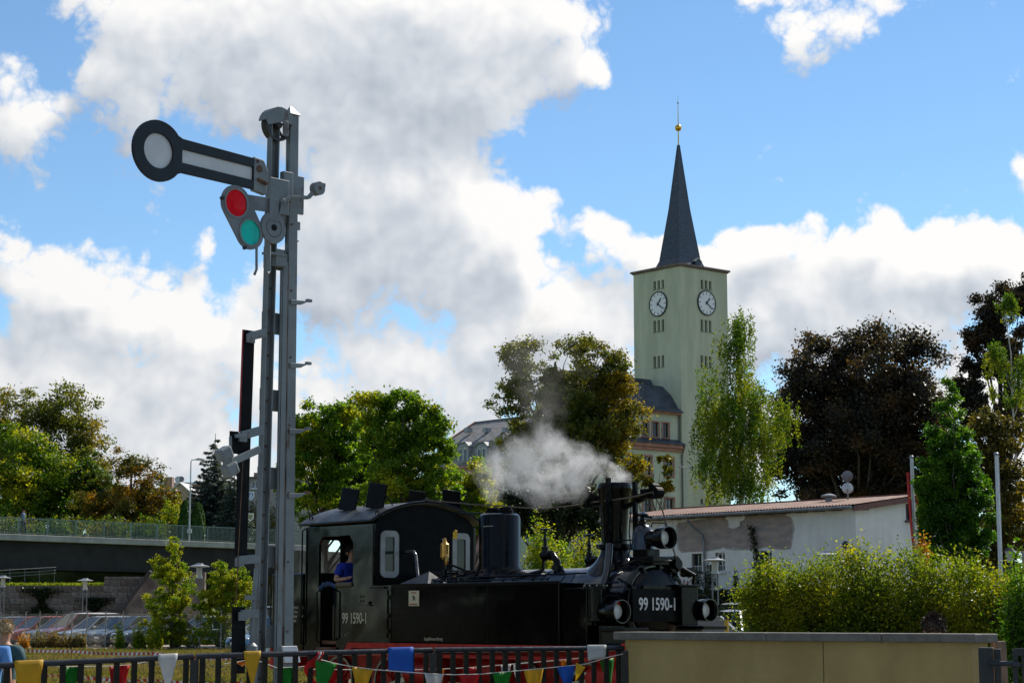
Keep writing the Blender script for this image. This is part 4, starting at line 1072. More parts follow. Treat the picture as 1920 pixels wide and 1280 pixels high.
# chimney
CHX = 4.54
ch = P('chimney', MB().lathe([(.20, 2.36), (.195, 2.5), (.20, 2.7), (.222, 3.0), (.238, 3.22), (.255, 3.24), (.258, 3.29), (.235, 3.34), (.215, 3.34), (.20, 3.1), (.17, 2.5)], 32, Matrix.Translation((CHX, 0, 0)), caps=False), blk_iron, smooth=True)
MB().lathe([(.25, 2.39), (.275, 2.40), (.275, 2.455), (.25, 2.465), (.19, 2.465)], 32, Matrix.Translation((CHX, 0, 0)), caps=False).build('flange', blk_iron, ch, smooth=True)
fl = MB(); vs_, fs_ = [], []; N_ = 36
for i, (r_, t) in enumerate(((.20, 1.0), (.215, .7), (.26, .38), (.33, .14), (.40, 0.0))):
    for k in range(N_):
        a = 2 * math.pi * k / N_; x, y = CHX + r_ * math.cos(a), r_ * math.sin(a)
        zb_ = AZ + math.sqrt(max(.01, .556 ** 2 - y * y)); vs_.append((x, y, zb_ + (2.41 - zb_) * t))
for i in range(4): fs_ += [(i * N_ + k, i * N_ + (k + 1) % N_, (i + 1) * N_ + (k + 1) % N_, (i + 1) * N_ + k) for k in range(N_)]
fl.add(vs_, fs_).build('chimney_base', blk_iron, lk, smooth=True)
P('chimney_bar', MB().box(4.66, 4.74, -.29, -.25, 2.45, 3.40), blk_iron)
P('chimney_bar', MB().box(4.98, 5.05, -.06, -.02, 2.2, 3.34), blk_iron)
P('exhaust_pipe', MB().tube([(4.75, -.30, 2.44), (4.80, -.36, 2.30), (4.86, -.45, 2.05), (4.90, -.55, 1.9), (4.90, -.62, 1.72), (5.0, -.7, 1.66)], .055, 12), boiler_m, smooth=True)
# line with pulleys from the cab roof over the chimney to the bell
P('pulley_bracket', MB().bar((4.05, -.05, 3.10), (4.45, -.05, 3.10), .05, .06).box(4.0, 4.08, -.12, .02, 3.0, 3.22).box(4.14, 4.22, -.10, 0, 3.02, 3.17), blk_matt)
P('pulley_bracket', MB().bar((4.75, 0, 2.98), (5.35, .02, 3.15), .06, .06).box(5.16, 5.32, -.08, .08, 3.08, 3.22).cyl((5.42, -.05, 3.16), (5.42, .07, 3.16), .085, n=16).cyl((5.36, -.05, 3.24), (5.36, .07, 3.24), .06, n=16), blk_matt)
rope_m = mat('rope', (.16, .12, .09), .9)
def sag(a, b_, d, n=10):
    a, b_ = Vector(a), Vector(b_); return [a.lerp(b_, k / n) - Vector((0, 0, d * 4 * (k / n) * (1 - k / n))) for k in range(n + 1)]
P('bell_rope', MB().tube(sag((.02, -.05, 3.31), (1.45, 0, 3.16), .0, 3) + sag((1.9, 0, 3.14), (4.04, -.05, 3.08), .06)[1:] + sag((4.4, -.27, 3.08), (5.4, -.06, 3.17), .03, 5)[1:] + sag((5.46, 0, 3.10), (5.46, .42, 2.02), .02, 6)[1:], .011, 6), rope_m, smooth=True)
P('wire', MB().tube(sag((.1, -.5, 3.13), (1.55, -.1, 3.02), .02), .007, 5).tube(sag((.1, .4, 3.13), (1.6, .1, 3.05), .02), .007, 5), blk_iron)
# dome with safety valves
DX = 1.91
dome = P('steam_dome', MB().lathe([(.42, 2.04), (.36, 2.10), (.325, 2.2), (.325, 2.93), (.31, 2.98), (.27, 3.005), (0, 3.015)], 40, Matrix.Translation((DX, 0, 0)), caps=False), blk_iron, smooth=True)
for dx, dy in ((-.14, -.02), (.12, .02)):
    MB().lathe([(.12, 3.0), (.12, 3.06), (.10, 3.065), (.10, 3.10), (.02, 3.11)], 18, Matrix.Translation((DX + dx, dy, 0))).build('safety_valve', blk_matt, dome, smooth=True)
MB().bar((DX + .02, -.34, 2.80), (DX + .2, -.3, 2.80), .02, .015).build('dome_tap', steel_m, dome)
# valves on the boiler
for xv, yv, sc_ in ((3.30, -.18, 1), (3.72, .33, .9)):
    zb_ = AZ + math.sqrt(.53 ** 2 - yv ** 2)
    v = P('check_valve', MB().tube([(xv + .18, yv, zb_ - .03), (xv + .17, yv, zb_ + .12), (xv + .08, yv, zb_ + .21), (xv - .08, yv, zb_ + .22)], .055 * sc_, 12).lathe([(.09, -.03), (.09, .03)], 16, Matrix.Translation((xv + .18, yv, zb_ + .03))).ball((xv - .10, yv, zb_ + .22), .085 * sc_, 12).lathe([(.075, -.02), (.075, .02)], 14, Matrix.Translation((xv + .02, yv, zb_ + .22)) @ Matrix.Rotation(R(90), 4, 'Y')), blk_iron, smooth=True)
    MB().tube([(xv - .14, yv, zb_ + .2), (xv - .15, yv, zb_), (xv - .25, yv - .25, zb_ - .08), (xv - .4, yv - .4, zb_ - .14)], .03, 8).build('feed_pipe', blk_iron, v, smooth=True)
    MB().lathe([(.05, 0), (.05, .07), (.03, .08), (.03, .17), (.045, .18), (.02, .2), (.012, .34)], 12, Matrix.Translation((xv - .10, yv, zb_ + .28))).lathe([(.055, .31), (.075, .315), (.075, .335), (.055, .34)], 18, Matrix.Translation((xv - .10, yv, zb_ + .28)), caps=False).bar((xv - .17, yv, zb_ + .60), (xv - .03, yv, zb_ + .60), .015, .015).build('handwheel', blk_iron, v, smooth=True)
P('lubricator', MB().lathe([(.035, 0), (.07, .04), (.07, .24), (.04, .27), (.02, .34)], 16, Matrix.Translation((1.22, -.55, 2.30))), brass_m, smooth=True)
P('lubricator_stand', MB().lathe([(.09, 0), (.04, .05), (.03, .12), (.06, .15), (.06, .24), (.025, .26), (.025, .42)], 14, Matrix.Translation((1.22, -.55, 1.9))).tube([(1.22, -.55, 2.25), (1.35, -.45, 2.2), (1.6, -.35, 2.1)], .018, 6).tube([(1.22, -.55, 2.55), (1.12, -.52, 2.62), (1.0, -.5, 2.58)], .012, 6), blk_iron, smooth=True)
P('brass_cock', MB().lathe([(.02, 0), (.03, .05), (.025, .14), (.01, .16)], 10, Matrix.Translation((1.36, -.62, 2.22))), brass_m, smooth=True)
P('injector_pipe', MB().tube([(.02, -.42, 2.45), (.35, -.62, 2.45), (.62, -.70, 2.44), (.70, -.72, 2.38), (.80, -.75, 2.05), (.88, -.75, 1.99), (1.4, -.75, 1.98)], .026, 10), mat('pipe_grey', (.10, .105, .11), .3, .7), smooth=True)
mp_ = MB()
rr_ = random.Random(9)
for k in range(7):
    x = .5 + k * .2; mp_.tube([(x, -.55 - rr_.random() * .2, 1.92), (x + rr_.uniform(-.1, .15), -.6, 2.0 + rr_.random() * .2), (x + .3, -.4, 2.1)], .014, 6)
P('small_pipework', mp_, blk_iron, smooth=True)
# bell, turbo generator, headlamps
bl = P('bell', MB().lathe([(.175, 2.36), (.165, 2.42), (.15, 2.5), (.145, 2.6), (.12, 2.68), (.06, 2.73), (0, 2.74)], 28, Matrix.Translation((5.12, 0, 0)), caps=False), boiler_m, smooth=True)
MB().lathe([(.055, 2.72), (.06, 2.77), (.035, 2.79), (.03, 2.83), (.09, 2.85), (.09, 2.87), (.02, 2.9)], 14, Matrix.Translation((5.12, 0, 0))).bar((5.0, -.02, 2.86), (5.28, .03, 2.82), .03, .03).build('bell_valve', blk_iron, bl, smooth=True)
P('lamp_bracket', MB().box(5.0, 5.5, -.16, .16, 2.14, 2.26).box(5.05, 5.35, -.12, .12, 2.26, 2.37).bar((4.75, -.2, 2.5), (5.2, -.1, 2.5), .02, .02), blk_iron, bevel=.01)
def headlamp(x, y, z, r, L, redtop=False):
    Mx = Matrix.Translation((x, y, z)) @ Matrix.Rotation(R(90), 4, 'Y')
    h = P('headlamp', MB().lathe([(0, 0), (r * .62, .0), (r * .7, .03), (r * .85, L * .45), (r, L * .6), (r, L), (r * .955, L), (r * .95, L * .52), (r * .72, L * .70), (0, L * .70)], 36, Mx, caps=False), blk_iron, smooth=True)
    MB().lathe([(r * .99, L - .015), (r * 1.03, L - .01), (r * 1.03, L + .005), (r * .95, L + .005)], 36, Mx, caps=False).build('rim', boiler_m, h, smooth=True)
    MB().lathe([(r * .66, L * .715), (r * .5, L * .74), (r * .25, L * .755), (0, L * .76)], 28, Mx, caps=False).build('lens', lens_m, h, smooth=True)
    MB().tube([Mx @ Vector((-r * .95, -.1, L * .35)), Mx @ Vector((-r * 1.35, -.09, L * .4)), Mx @ Vector((-r * 1.35, .09, L * .55)), Mx @ Vector((-r * .98, .1, L * .6))], .010, 6).build('carry_handle', blk_iron, h)
    if redtop:
        MB().prism([(-r * .5, r * .62), (r * .5, r * .62), (r * .4, r * .85), (-r * .4, r * .85)], .0, .01, frame_mat((x + L * .7, y, z), (0, 1, 0), (1, 0, 0), (0, 0, 1))).build('red_shade', mat('signal_red', (.5, .02, .015), .4), h)
    return h
headlamp(5.26, 0.0, 2.52, .158, .40)
headlamp(5.18, -.84, 1.49, .158, .40, True)
headlamp(5.30, .76, 1.51, .158, .40)
P('lamp_shelf', MB().box(5.3, 5.8, -1.0, -.55, 1.22, 1.27).box(5.3, 5.8, .52, 1.0, 1.24, 1.29).box(5.25, 5.32, -.98, .98, 1.0, 1.3), blk_iron, bevel=.008)
P('turbo_generator', MB().cyl((5.05, .33, 2.16), (5.45, .33, 2.16), .12, n=20).cyl((5.45, .33, 2.16), (5.52, .33, 2.16), .07, n=14).box(5.1, 5.4, .2, .42, 2.0, 2.1).cyl((5.3, .62, 2.05), (5.5, .62, 2.05), .07, n=14), blk_iron, smooth=True)
ap = P('air_pump', MB().cyl((5.04, -.84, 1.40), (5.04, -.84, 1.80), .14, n=24).cyl((5.04, -.84, 1.80), (5.04, -.84, 1.84), .19, n=24).cyl((5.04, -.84, 1.36), (5.04, -.84, 1.40), .17, n=24).box(4.92, 5.16, -.92, -.76, 1.84, 1.87), blk_iron, smooth=True)
bo = MB()
for k in range(10): a = 2 * math.pi * k / 10; bo.cyl((5.04 + .165 * math.cos(a), -.84 + .165 * math.sin(a), 1.84), (5.04 + .165 * math.cos(a), -.84 + .165 * math.sin(a), 1.86), .013, n=6)
bo.build('bolts', steel_m, ap)
P('front_box', MB().box(5.36, 5.6, .30, .62, 1.30, 1.84).box(5.3, 5.62, .22, .66, 1.84, 1.87), blk_iron, bevel=.01)
P('front_valve', MB().lathe([(.05, 0), (.07, .04), (.05, .16), (.03, .2)], 12, Matrix.Translation((5.45, .66, 1.62))).lathe([(.05, 0), (.06, .05), (.04, .12)], 12, Matrix.Translation((5.5, .62, 1.38))).tube([(5.5, .62, 1.9), (5.6, .55, 2.0), (5.5, .4, 2.1)], .03, 8), blk_iron, smooth=True)
pip = MB()
pip.tube([(5.3, -.5, 2.15), (5.42, -.4, 2.2), (5.5, -.15, 2.18), (5.5, .2, 2.2)], .015, 6).tube([(5.2, -.56, 1.95), (5.45, -.54, 1.85), (5.5, -.5, 1.6), (5.5, -.45, 1.3)], .018, 6).tube([(4.3, -.56, 1.85), (4.7, -.57, 1.86), (5.2, -.56, 1.9)], .013, 6).tube([(4.4, -.5, 1.9), (4.55, -.52, 1.75), (4.75, -.56, 1.72)], .012, 6).tube([(4.92, -.04, 2.9), (4.95, -.1, 2.6), (5.0, -.12, 2.4), (5.0, -.2, 2.2)], .010, 6)
P('front_pipework', pip, blk_iron, smooth=True)
st_ = MB()
for k in range(3): st_.bar((5.5, -.25, 1.30 - .06 * k), (5.56, .0, 1.24 - .06 * k), .02, .012)
P('front_steps', st_, blk_iron)
# number plates and lettering
pl = P('number_plate', MB().prism(rrect(-.58, .40, 1.35, 1.80, .02), 5.50, 5.52, FRONT), blk_matt, bevel=.004)
MFt = frame_mat((5.523, -.10, 1.585), (0, 1, 0), (0, 0, 1), (1, 0, 0))
text('plate_number', '99 1590-1', .245, silver_m, pl, MFt, xs=.74, bold=.004)
def side_text(name, body, x, z, size, m_, align='CENTER', xs=1.0, y=NY - .003, bold=0.0):
    return text(name, body, size, m_, lk, frame_mat((x, y, z), (1, 0, 0), (0, 0, 1), (0, -1, 0)), align, .001, xs, bold)
side_text('cab_number', '99 1590-1', -.48, 1.39, .245, cream_m, xs=.70, bold=.003)
side_text('railway_name', 'Deutsche Reichsbahn', -.485, 1.62, .085, mat('faded_letter', (.20, .18, .13), .7), xs=.70)
side_text('class_letters', 'K 44.7', -.84, 1.13, .10, MATS['faded_letter'], 'LEFT', .75)
for k, (a_, b_) in enumerate((('Gew.Lok', '30 t'), ('Br Gew', '7 t'), ('Wasser', '2 m³'), ('Kohle', '1 t'))):
    side_text('data_lettering', a_, -2.30, 1.58 - k * .075, .075, cream_m, 'LEFT', .62, y=-1.043); side_text('data_lettering', b_, -2.06, 1.58 - k * .075, .075, cream_m, 'LEFT', .62, y=-1.043)
side_text('brake_lettering', 'Saugluftbremse Körting', 1.60, 1.085, .068, cream_m, xs=.72)
sg = P('warning_sign', MB().prism(rect(.97, 1.235, 1.585, 1.82), 1.051, 1.056, SIDE), mat('sign_cream', (.66, .56, .38), .6, var=.06))
redl = mat('sign_red', (.45, .07, .05), .6)
text('sign_word', 'Achtung !', .035, redl, sg, frame_mat((1.10, NY - .008, 1.79), (1, 0, 0), (0, 0, 1), (0, -1, 0)))
text('sign_word', 'kein Trinkwasser', .034, redl, sg, frame_mat((1.10, NY - .008, 1.612), (1, 0, 0), (0, 0, 1), (0, -1, 0)), xs=.85, bold=.001)
sk = MB(); cx, cz = 1.10, 1.705
sk.prism(circ(cx, cz + .015, .026, 14), 1.0565, 1.0585, SIDE).box(cx - .014, cx + .014, NY - .0085, NY - .0065, cz - .025, cz - .005)
for s_ in (-1, 1): sk.bar((cx - .05, NY - .0075, cz - s_ * .035), (cx + .05, NY - .0075, cz + s_ * .02 - .015), .002, .008)
sk.build('skull_sign', mat('sign_ink', (.10, .09, .08), .7), sg)
# things in the cab
cl = MB(); vs_, fs_ = [], []; rr_ = random.Random(2)
for i in range(9):
    for j in range(5):
        u, v_ = i / 8, j / 4
        vs_.append((-1.46 + .44 * u, -1.02 - .07 * math.sin(v_ * 3.1), 1.92 + .10 * math.sin(u * 3.1) ** .6 * (1 - abs(v_ - .5)) + .02 * math.sin(u * 21 + v_ * 5) - .06 * v_))
for i in range(8):
    for j in range(4): fs_.append((i * 5 + j, i * 5 + j + 1, (i + 1) * 5 + j + 1, (i + 1) * 5 + j))
cl.add(vs_, fs_); o = cl.build('cloth', mat('blue_cloth', (.06, .13, .36), .9, var=.25, vscale=12, bump=.5), None, smooth=True)
sm = o.modifiers.new('thickness', 'SOLIDIFY'); sm.thickness = .012
o.location = LOC0; o.rotation_euler = (0, 0, YAW)
tag(o, 'crumpled blue cloth lying over the cab door edge', 'cloth')
P('tail_sign', MB().prism([(-.04, 2.62), (.06, 2.62), (.06, 2.74), (.02, 2.76), (-.04, 2.72)], 1.40, 1.41, SIDE @ Matrix.Translation((1.42, -.9, 0))), mat('yellow_tag', (.65, .42, .03), .6))
# ================================================================ semaphore signal
SU_ = Vector((.68, .733, 0)).normalized()
SO = Vector((-1.93, 16.0, -.35))
sig = thing('semaphore_signal', 'grey railway semaphore signal with black edged white arm and coloured lenses', 'signal', SO, math.atan2(SU_[1], SU_[0]))
SN_ = Vector((SU_[1], -SU_[0], 0))          # towards the viewer
def hs(px, py, y=0.0):
    u, z = hp(px, py, SO + SN_ * -y, SU_); return u, z + .35
m, nt, b = nmat('signal_grey')
tcn = nt.nodes.new('ShaderNodeTexCoord')
na_ = gnoise(nt, gvec(nt, 'MULTIPLY', tcn.outputs['Object'], (1, 1, .3)), 9, 6, .65); nb_ = gnoise(nt, tcn.outputs['Object'], 2.2, 5, .6)
r1 = nt.nodes.new('ShaderNodeValToRGB'); r1.color_ramp.elements[0].position = .32; r1.color_ramp.elements[0].color = (.125, .143, .15, 1); r1.color_ramp.elements[1].position = .6; r1.color_ramp.elements[1].color = (.20, .225, .23, 1)
nt.links.new(nb_, r1.inputs[0])
mxn = nt.nodes.new('ShaderNodeMix'); mxn.data_type = 'RGBA'; mxn.inputs['B'].default_value = (.085, .045, .025, 1)
nt.links.new(r1.outputs[0], mxn.inputs['A']); nt.links.new(gmap(nt, na_, .58, .68, 0, .85), mxn.inputs['Factor'])
nt.links.new(mxn.outputs['Result'], b.inputs['Base Color']); b.inputs['Roughness'].default_value = .48; b.inputs['Specular IOR Level'].default_value = .5
sgrey = MATS['signal_grey']
srust = mat('signal_rust', (.13, .065, .035), .8, var=.4, vscale=14)
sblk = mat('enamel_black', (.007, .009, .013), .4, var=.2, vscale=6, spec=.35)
swht = mat('enamel_white', (.62, .64, .64), .35, var=.07, vscale=3)
sboard = mat('board_back', (.006, .007, .008), .6, var=.3, vscale=4, spec=.12)
sred = mat('board_red_edge', (.35, .02, .02), .5)
def S(name, mb, m_, parent=None, **k): return mb.build(name, m_, parent or sig, **k)
ZTOP = 6.02
def postline(u_top, u_bot): return (u_bot, u_top)
def channel(u0, u1, z0, z1, opens_front, w=.092, d=.056, t=.011):
    """U section: web + two flanges; runs from (u0,z0) to (u1,z1)"""
    mb = MB(); yf, yb = -d / 2, d / 2
    sec = [(-w / 2, yf), (w / 2, yf), (w / 2, yb), (w / 2 - t, yb), (w / 2 - t, yf + t), (-w / 2 + t, yf + t), (-w / 2 + t, yb), (-w / 2, yb)]
    if opens_front: sec = [(x, -y) for x, y in sec]
    vs_ = [(u0 + x, y, z0) for x, y in sec] + [(u1 + x, y, z1) for x, y in sec]
    mb.add(vs_, [(i, (i + 1) % 8, 8 + (i + 1) % 8, 8 + i) for i in range(8)] + [tuple(range(8)), tuple(range(8, 16))])
    return mb
ulb, ult, urb, urt = -.212, -.138, .108, .066
def ul(z): return ulb + (ult - ulb) * z / ZTOP
def ur(z): return urb + (urt - urb) * z / ZTOP
S('mast_channel', channel(ulb, ult, 0, ZTOP - .12, True), sgrey)
S('mast_channel', channel(urb, urt, 0, ZTOP, False), sgrey)
# lacing plates between the channels
for k, z in enumerate((.4, .95, 1.6, 2.25, 2.9, 3.55, 4.2, 4.75, 5.15)):
    S('tie_plate', MB().box(ul(z) - .04, ur(z) + .04, .028, .040, z - .09, z + .09), sgrey)
    S('tie_plate', MB().box(ul(z) + .055, ur(z) - .055, .0, .012, z - .085, z + .085), sgrey)
bl_ = MB()
for k in range(26):
    z = .5 + k * .19
    bl_.cyl((ul(z) + .02, .02, z), (ul(z) + .02, .01, z), .011, n=6)
    if k % 3 == 0: bl_.cyl((ur(z) - .02, -.031, z), (ur(z) - .02, -.038, z), .009, n=6)
tag(S('bolts', bl_, srust), kind='stuff')
# central guide rail and rods
S('guide_rail', MB().box(-.055, -.005, -.058, -.015, .2, 4.72), sgrey)
S('guide_rail_edge', MB().box(-.003, .007, -.05, -.02, .2, 4.70), srust)
S('drive_rod', MB().tube([(-.075, -.05, .3), (-.065, -.05, 4.65)], .009, 6), sgrey, smooth=True)
S('light_cable', MB().tube([(.02, .01, 4.9), (.025, .0, 5.62)], .005, 5), sblk)
# top: cap plate, sheave
S('mast_cap', MB().add([(ur(ZTOP) - .062, -.045, ZTOP), (ur(ZTOP) + .062, -.045, ZTOP), (ur(ZTOP) + .062, .05, ZTOP), (ur(ZTOP) - .062, .05, ZTOP), (ur(ZTOP) - .03, .0, ZTOP + .075), (ur(ZTOP) + .0, .0, ZTOP + .075)], [(0, 1, 5, 4), (1, 2, 5), (2, 3, 4, 5), (3, 0, 4), (3, 2, 1, 0)]), sgrey)
MS = Matrix.Translation((-.115, -.0, ZTOP - .13)) @ Matrix.Rotation(R(90), 4, 'X')
sh = S('sheave', MB().lathe([(.115, -.03), (.135, -.035), (.135, -.02), (.12, 0), (.135, .02), (.135, .035), (.115, .03), (.105, .01), (.105, -.01), (.115, -.03)], 32, MS, caps=False).cyl((-.115, -.05, ZTOP - .13), (-.115, .05, ZTOP - .13), .028, n=12), mat('sheave_iron', (.055, .05, .045), .6, .3), smooth=True)
sp2 = MB()
for k in range(5): a = 2 * math.pi * k / 5 + .4; sp2.bar((-.115, 0, ZTOP - .13), (-.115 + .115 * math.cos(a), 0, ZTOP - .13 + .115 * math.sin(a)), .02, .012, (0, 1, 0))
sp2.build('spoke', MATS['sheave_iron'], sh)
hood = MB(); hp_ = [(-.115 + .155 * math.cos(a), ZTOP - .13 + .155 * math.sin(a)) for a in [R(10 + 160 * k / 10) for k in range(11)]]
hin = [(-.115 + .142 * math.cos(a), ZTOP - .13 + .142 * math.sin(a)) for a in [R(170 - 160 * k / 10) for k in range(11)]]
hood.prism(hp_ + hin, -.06, .05)
hood.prism(hp_ + [(-.27, ZTOP - .12), (-.25, ZTOP - .15), (-.09, ZTOP - .10), (.03, ZTOP - .11)], -.066, -.058)
S('sheave_hood', hood, sgrey)
S('sheave_bearing', MB().box(-.09, -.03, -.07, -.05, ZTOP - .22, ZTOP - .08), sgrey, bevel=.012)
# arm: pressed enamel sheet with black rim, white field and disc
uD, zD = hs(296, 283, -.136); zA = (hs(477, 298, -.136)[1] + hs(474, 355, -.136)[1]) / 2
Rd, hw = .248, .132
ua1 = hs(475, 326, -.136)[0]
ax0 = uD + math.sqrt(Rd ** 2 - (hw + .03) ** 2)
def arm_outline(r, h, pad=0.0):
    pts = []; a0 = math.asin(min(.99, (h + .025) / r))
    for k in range(33):
        a = a0 + (2 * math.pi - 2 * a0) * k / 32; pts.append((uD + r * math.cos(a), zD + r * math.sin(a)))
    t = (zA - zD)
    xs_ = uD + r * math.cos(a0)
    low_ = [(xs_ + .045, zD - h - .008), (ua1 - pad, zA - h)]
    up_ = [(ua1 - pad, zA + h), (xs_ + .045, zD + h + .008)]
    return pts + low_ + up_
dhole = circ(uD, zD, .142, 32); ahole = [(ax0 + .045, zD - .056), (ua1 - .012, zA - .056), (ua1 - .012, zA + .056), (ax0 + .045, zD + .056)]
arm = S('signal_arm', MB().prism(arm_outline(Rd, hw), -.150, -.122, None, [dhole, ahole]), sblk, bevel=.009, segs=3)
MB().prism(arm_outline(Rd - .01, hw - .012, .004), -.121, -.116).build('arm_backing', sblk, arm)
MB().prism(circ(uD, zD, .1415, 40), -.132, -.1215).build('white_disc', swht, arm)
MB().prism([(ahole[0][0] + .001, ahole[0][1] + .001), (ahole[1][0] - .001, ahole[1][1] + .001), (ahole[2][0] - .001, ahole[2][1] - .001), (ahole[3][0] + .001, ahole[3][1] - .001)], -.132, -.1215).build('white_stripe', swht, arm)
ab = S('arm_bracket', MB().prism([(ua1 - .005, zA - .14), (ua1 + .13, zA - .16), (ua1 + .15, zA + .05), (ua1 + .10, zA + .135), (ua1 - .005, zA + .145)], -.152, -.10), sgrey, bevel=.008)
MB().cyl((ua1 + .05, -.16, zA + .05), (ua1 + .05, -.13, zA + .05), .03, n=12).cyl((ua1 + .03, -.16, zA + .11), (ua1 + .03, -.14, zA + .11), .014, n=8).bar((ua1 + .03, -.16, zA - .04), (ua1 + .12, -.165, zA - .07), .03, .02).build('bracket_bolts', srust, ab, smooth=True)
S('arm_spindle_plate', MB().box(-.25, -.04, -.10, -.035, zA - .28, zA + .02).box(-.09, .01, -.09, -.03, zA - .16, zA + .10), sgrey, bevel=.006)
S('rear_plate', MB().box(ur(5.3) + .055, ur(5.3) + .14, .0, .03, zA - .22, zA + .11), sgrey, bevel=.004)
S('rear_lugs', MB().box(ur(5) + .055, ur(5) + .10, .0, .02, zA - .36, zA - .29).bar((ur(5) + .05, .01, zA - .47), (ur(5) + .09, .01, zA - .455), .012, .012), sgrey)
# spectacle with red and green lens
uR, zR = hs(442, 381, -.14); uG, zG = hs(468, 436, -.14)
def hull(c):
    pts = []
    for (x, z, r) in c: pts += [(x + r * math.cos(2 * math.pi * k / 40), z + r * math.sin(2 * math.pi * k / 40)) for k in range(40)]
    pts = sorted(set(pts)); 
    def half(p_):
        h = []
        for p in p_:
            while len(h) >= 2 and (h[-1][0] - h[-2][0]) * (p[1] - h[-2][1]) - (h[-1][1] - h[-2][1]) * (p[0] - h[-2][0]) <= 0: h.pop()
            h.append(p)
        return h[:-1]
    return half(pts) + half(pts[::-1])
outl = hull([(uR, zR, .150), (uG, zG, .142)])
spec = S('spectacle', MB().prism(outl, -.148, -.128, None, [circ(uR, zR, .116, 32), circ(uG, zG, .108, 32)]).bar((uR + .1, -.138, zR + .03), (-.2, -.12, zR + .05), .02, .12).box(-.30, -.205, -.16, -.10, zR - .10, zR + .10), mat('spectacle_grey', (.14, .155, .165), .5, var=.2), bevel=.004)
def lensmat(name, col):
    m_, nt_, b_ = nmat(name)
    tr = nt_.nodes.new('ShaderNodeBsdfTranslucent'); tr.inputs['Color'].default_value = rgb(col)
    b_.inputs['Base Color'].default_value = rgb(tuple(x * .55 for x in col)); b_.inputs['Roughness'].default_value = .08
    gz_ = nt_.nodes.new('ShaderNodeMixShader'); gz_.inputs[0].default_value = .82
    nt_.links.new(b_.outputs[0], gz_.inputs[1]); nt_.links.new(tr.outputs[0], gz_.inputs[2]); nt_.links.new(gz_.outputs[0], nt_.nodes['Material Output'].inputs['Surface'])
    return m_
for nm, (uc, zc, rr), mm in (('red_lens', (uR, zR, .115), lensmat('lens_red', (.95, .012, .025))), ('green_lens', (uG, zG, .107), lensmat('lens_green', (.03, .80, .66)))):
    MB().lathe([(rr, .0), (rr * .9, .010), (rr * .6, .020), (rr * .3, .025), (0, .026)], 36, frame_mat((uc, -.136, zc), (1, 0, 0), (0, 0, 1), (0, -1, 0)), caps=False).build(nm, mm, spec, smooth=True)
    MB().prism(circ(uc, zc, rr + .012, 32), -.153, -.1485, None, [circ(uc, zc, rr - .004, 32)]).build('lens_ring', sgrey, spec)
MB().cyl((uR - .145, -.155, zR + .02), (uR - .145, -.13, zR + .02), .016, n=8).cyl((uG - .05, -.155, zG - .135), (uG - .05, -.13, zG - .135), .016, n=8).build('lens_clip', sblk, spec)
MB().box(uG + .045, uG + .062, -.126, -.12, zG - .1, zG + .1).build('lens_shadow_bar', sblk, spec)  # black bar put in as a shadow line across the green lens
# balance lever with weight and round plate
uL, zL = hs(529, 378, -.14); uW, zW = hs(595, 354, -.17); uP, zP = hs(512, 427, -.145)
lev = S('balance_lever', MB().bar((uL, -.135, zL), (uL + .09, -.14, zL + .05), .03, .035, (0, 1, 0)).bar((uL + .09, -.14, zL + .05), (uW - .09, -.16, zW - .09), .03, .035, (0, 1, 0)).bar((uW - .09, -.16, zW - .09), (uW - .01, -.17, zW), .03, .035, (0, 1, 0)).bar((uL, -.14, zL), (uP + .05, -.14, zP + .10), .02, .04, (0, 1, 0)).cyl((uL, -.16, zL), (uL, -.05, zL), .026, n=12), sgrey, bevel=.004)
MB().cyl((uW, -.205, zW), (uW, -.135, zW), .058, n=24).box(uW + .04, uW + .075, -.19, -.16, zW + .02, zW + .055).build('balance_weight', sgrey, lev, smooth=True)
MB().cyl((uW, -.207, zW), (uW, -.2, zW), .018, n=8).build('weight_bolt', srust, lev)
MP_ = frame_mat((uP, -.145, zP), (1, 0, 0), (0, 0, 1), (0, -1, 0))
MB().lathe([(.0, .0), (.026, .0), (.026, .012), (.075, .014), (.08, .006), (.085, .014), (.132, .012), (.135, .0), (.135, -.012), (0, -.012)], 40, MP_, caps=False).build('round_plate', sgrey, lev, smooth=True)
MB().prism(circ(uP, zP, .027, 16), -.163, -.156).build('plate_hole_shade', mat('hole_black', (.002, .002, .002), .9), lev)  # black disc painted for the shade in the centre hole
S('linkage', MB().bar((uP - .02, -.10, zP - .13), (uP - .01, -.09, zP - .26), .025, .03).box(-.27, -.06, -.11, -.03, zP - .215, zP - .195).box(-.17, -.05, -.10, -.03, zP - .30, zP - .215), sgrey)
S('lamp_hoist_hook', MB().tube([hs3 for hs3 in ((hs(481, 455, -.12)[0], -.12, hs(481, 455, -.12)[1]), (hs(481, 505, -.12)[0], -.12, hs(481, 505, -.12)[1]), (hs(477, 515, -.12)[0], -.12, hs(477, 515, -.12)[1]))], .012, 6).tube([(hs(490, 455)[0], -.1, hs(490, 462)[1]), (hs(490, 510)[0], -.1, hs(490, 512)[1]), (hs(483, 516)[0], -.12, hs(483, 516)[1])], .016, 8), sgrey, smooth=True)
# climbing steps on the right channel
for (px, py) in ((563, 567), (562, 685), (560, 808), (558, 928), (640, 0)):
    if py == 0: continue
    u, z = hs(px - 12, py); 
    S('climbing_step', MB().prism([(ur(z) - .03, z - .03), (ur(z) + .085, z - .018), (ur(z) + .15, z + .012), (ur(z) + .195, z + .018), (ur(z) + .195, z + .035), (ur(z) + .165, z + .035), (ur(z) + .13, z + .02), (ur(z) - .03, z + .012)], -.046, -.026 + .0), sgrey if py != 928 else sgrey, bevel=.003)
    MB().box(ur(z) + .15, ur(z) + .20, -.05, -.02, z + .016, z + .04).build('step_tip', srust if py > 900 else sgrey, sig)
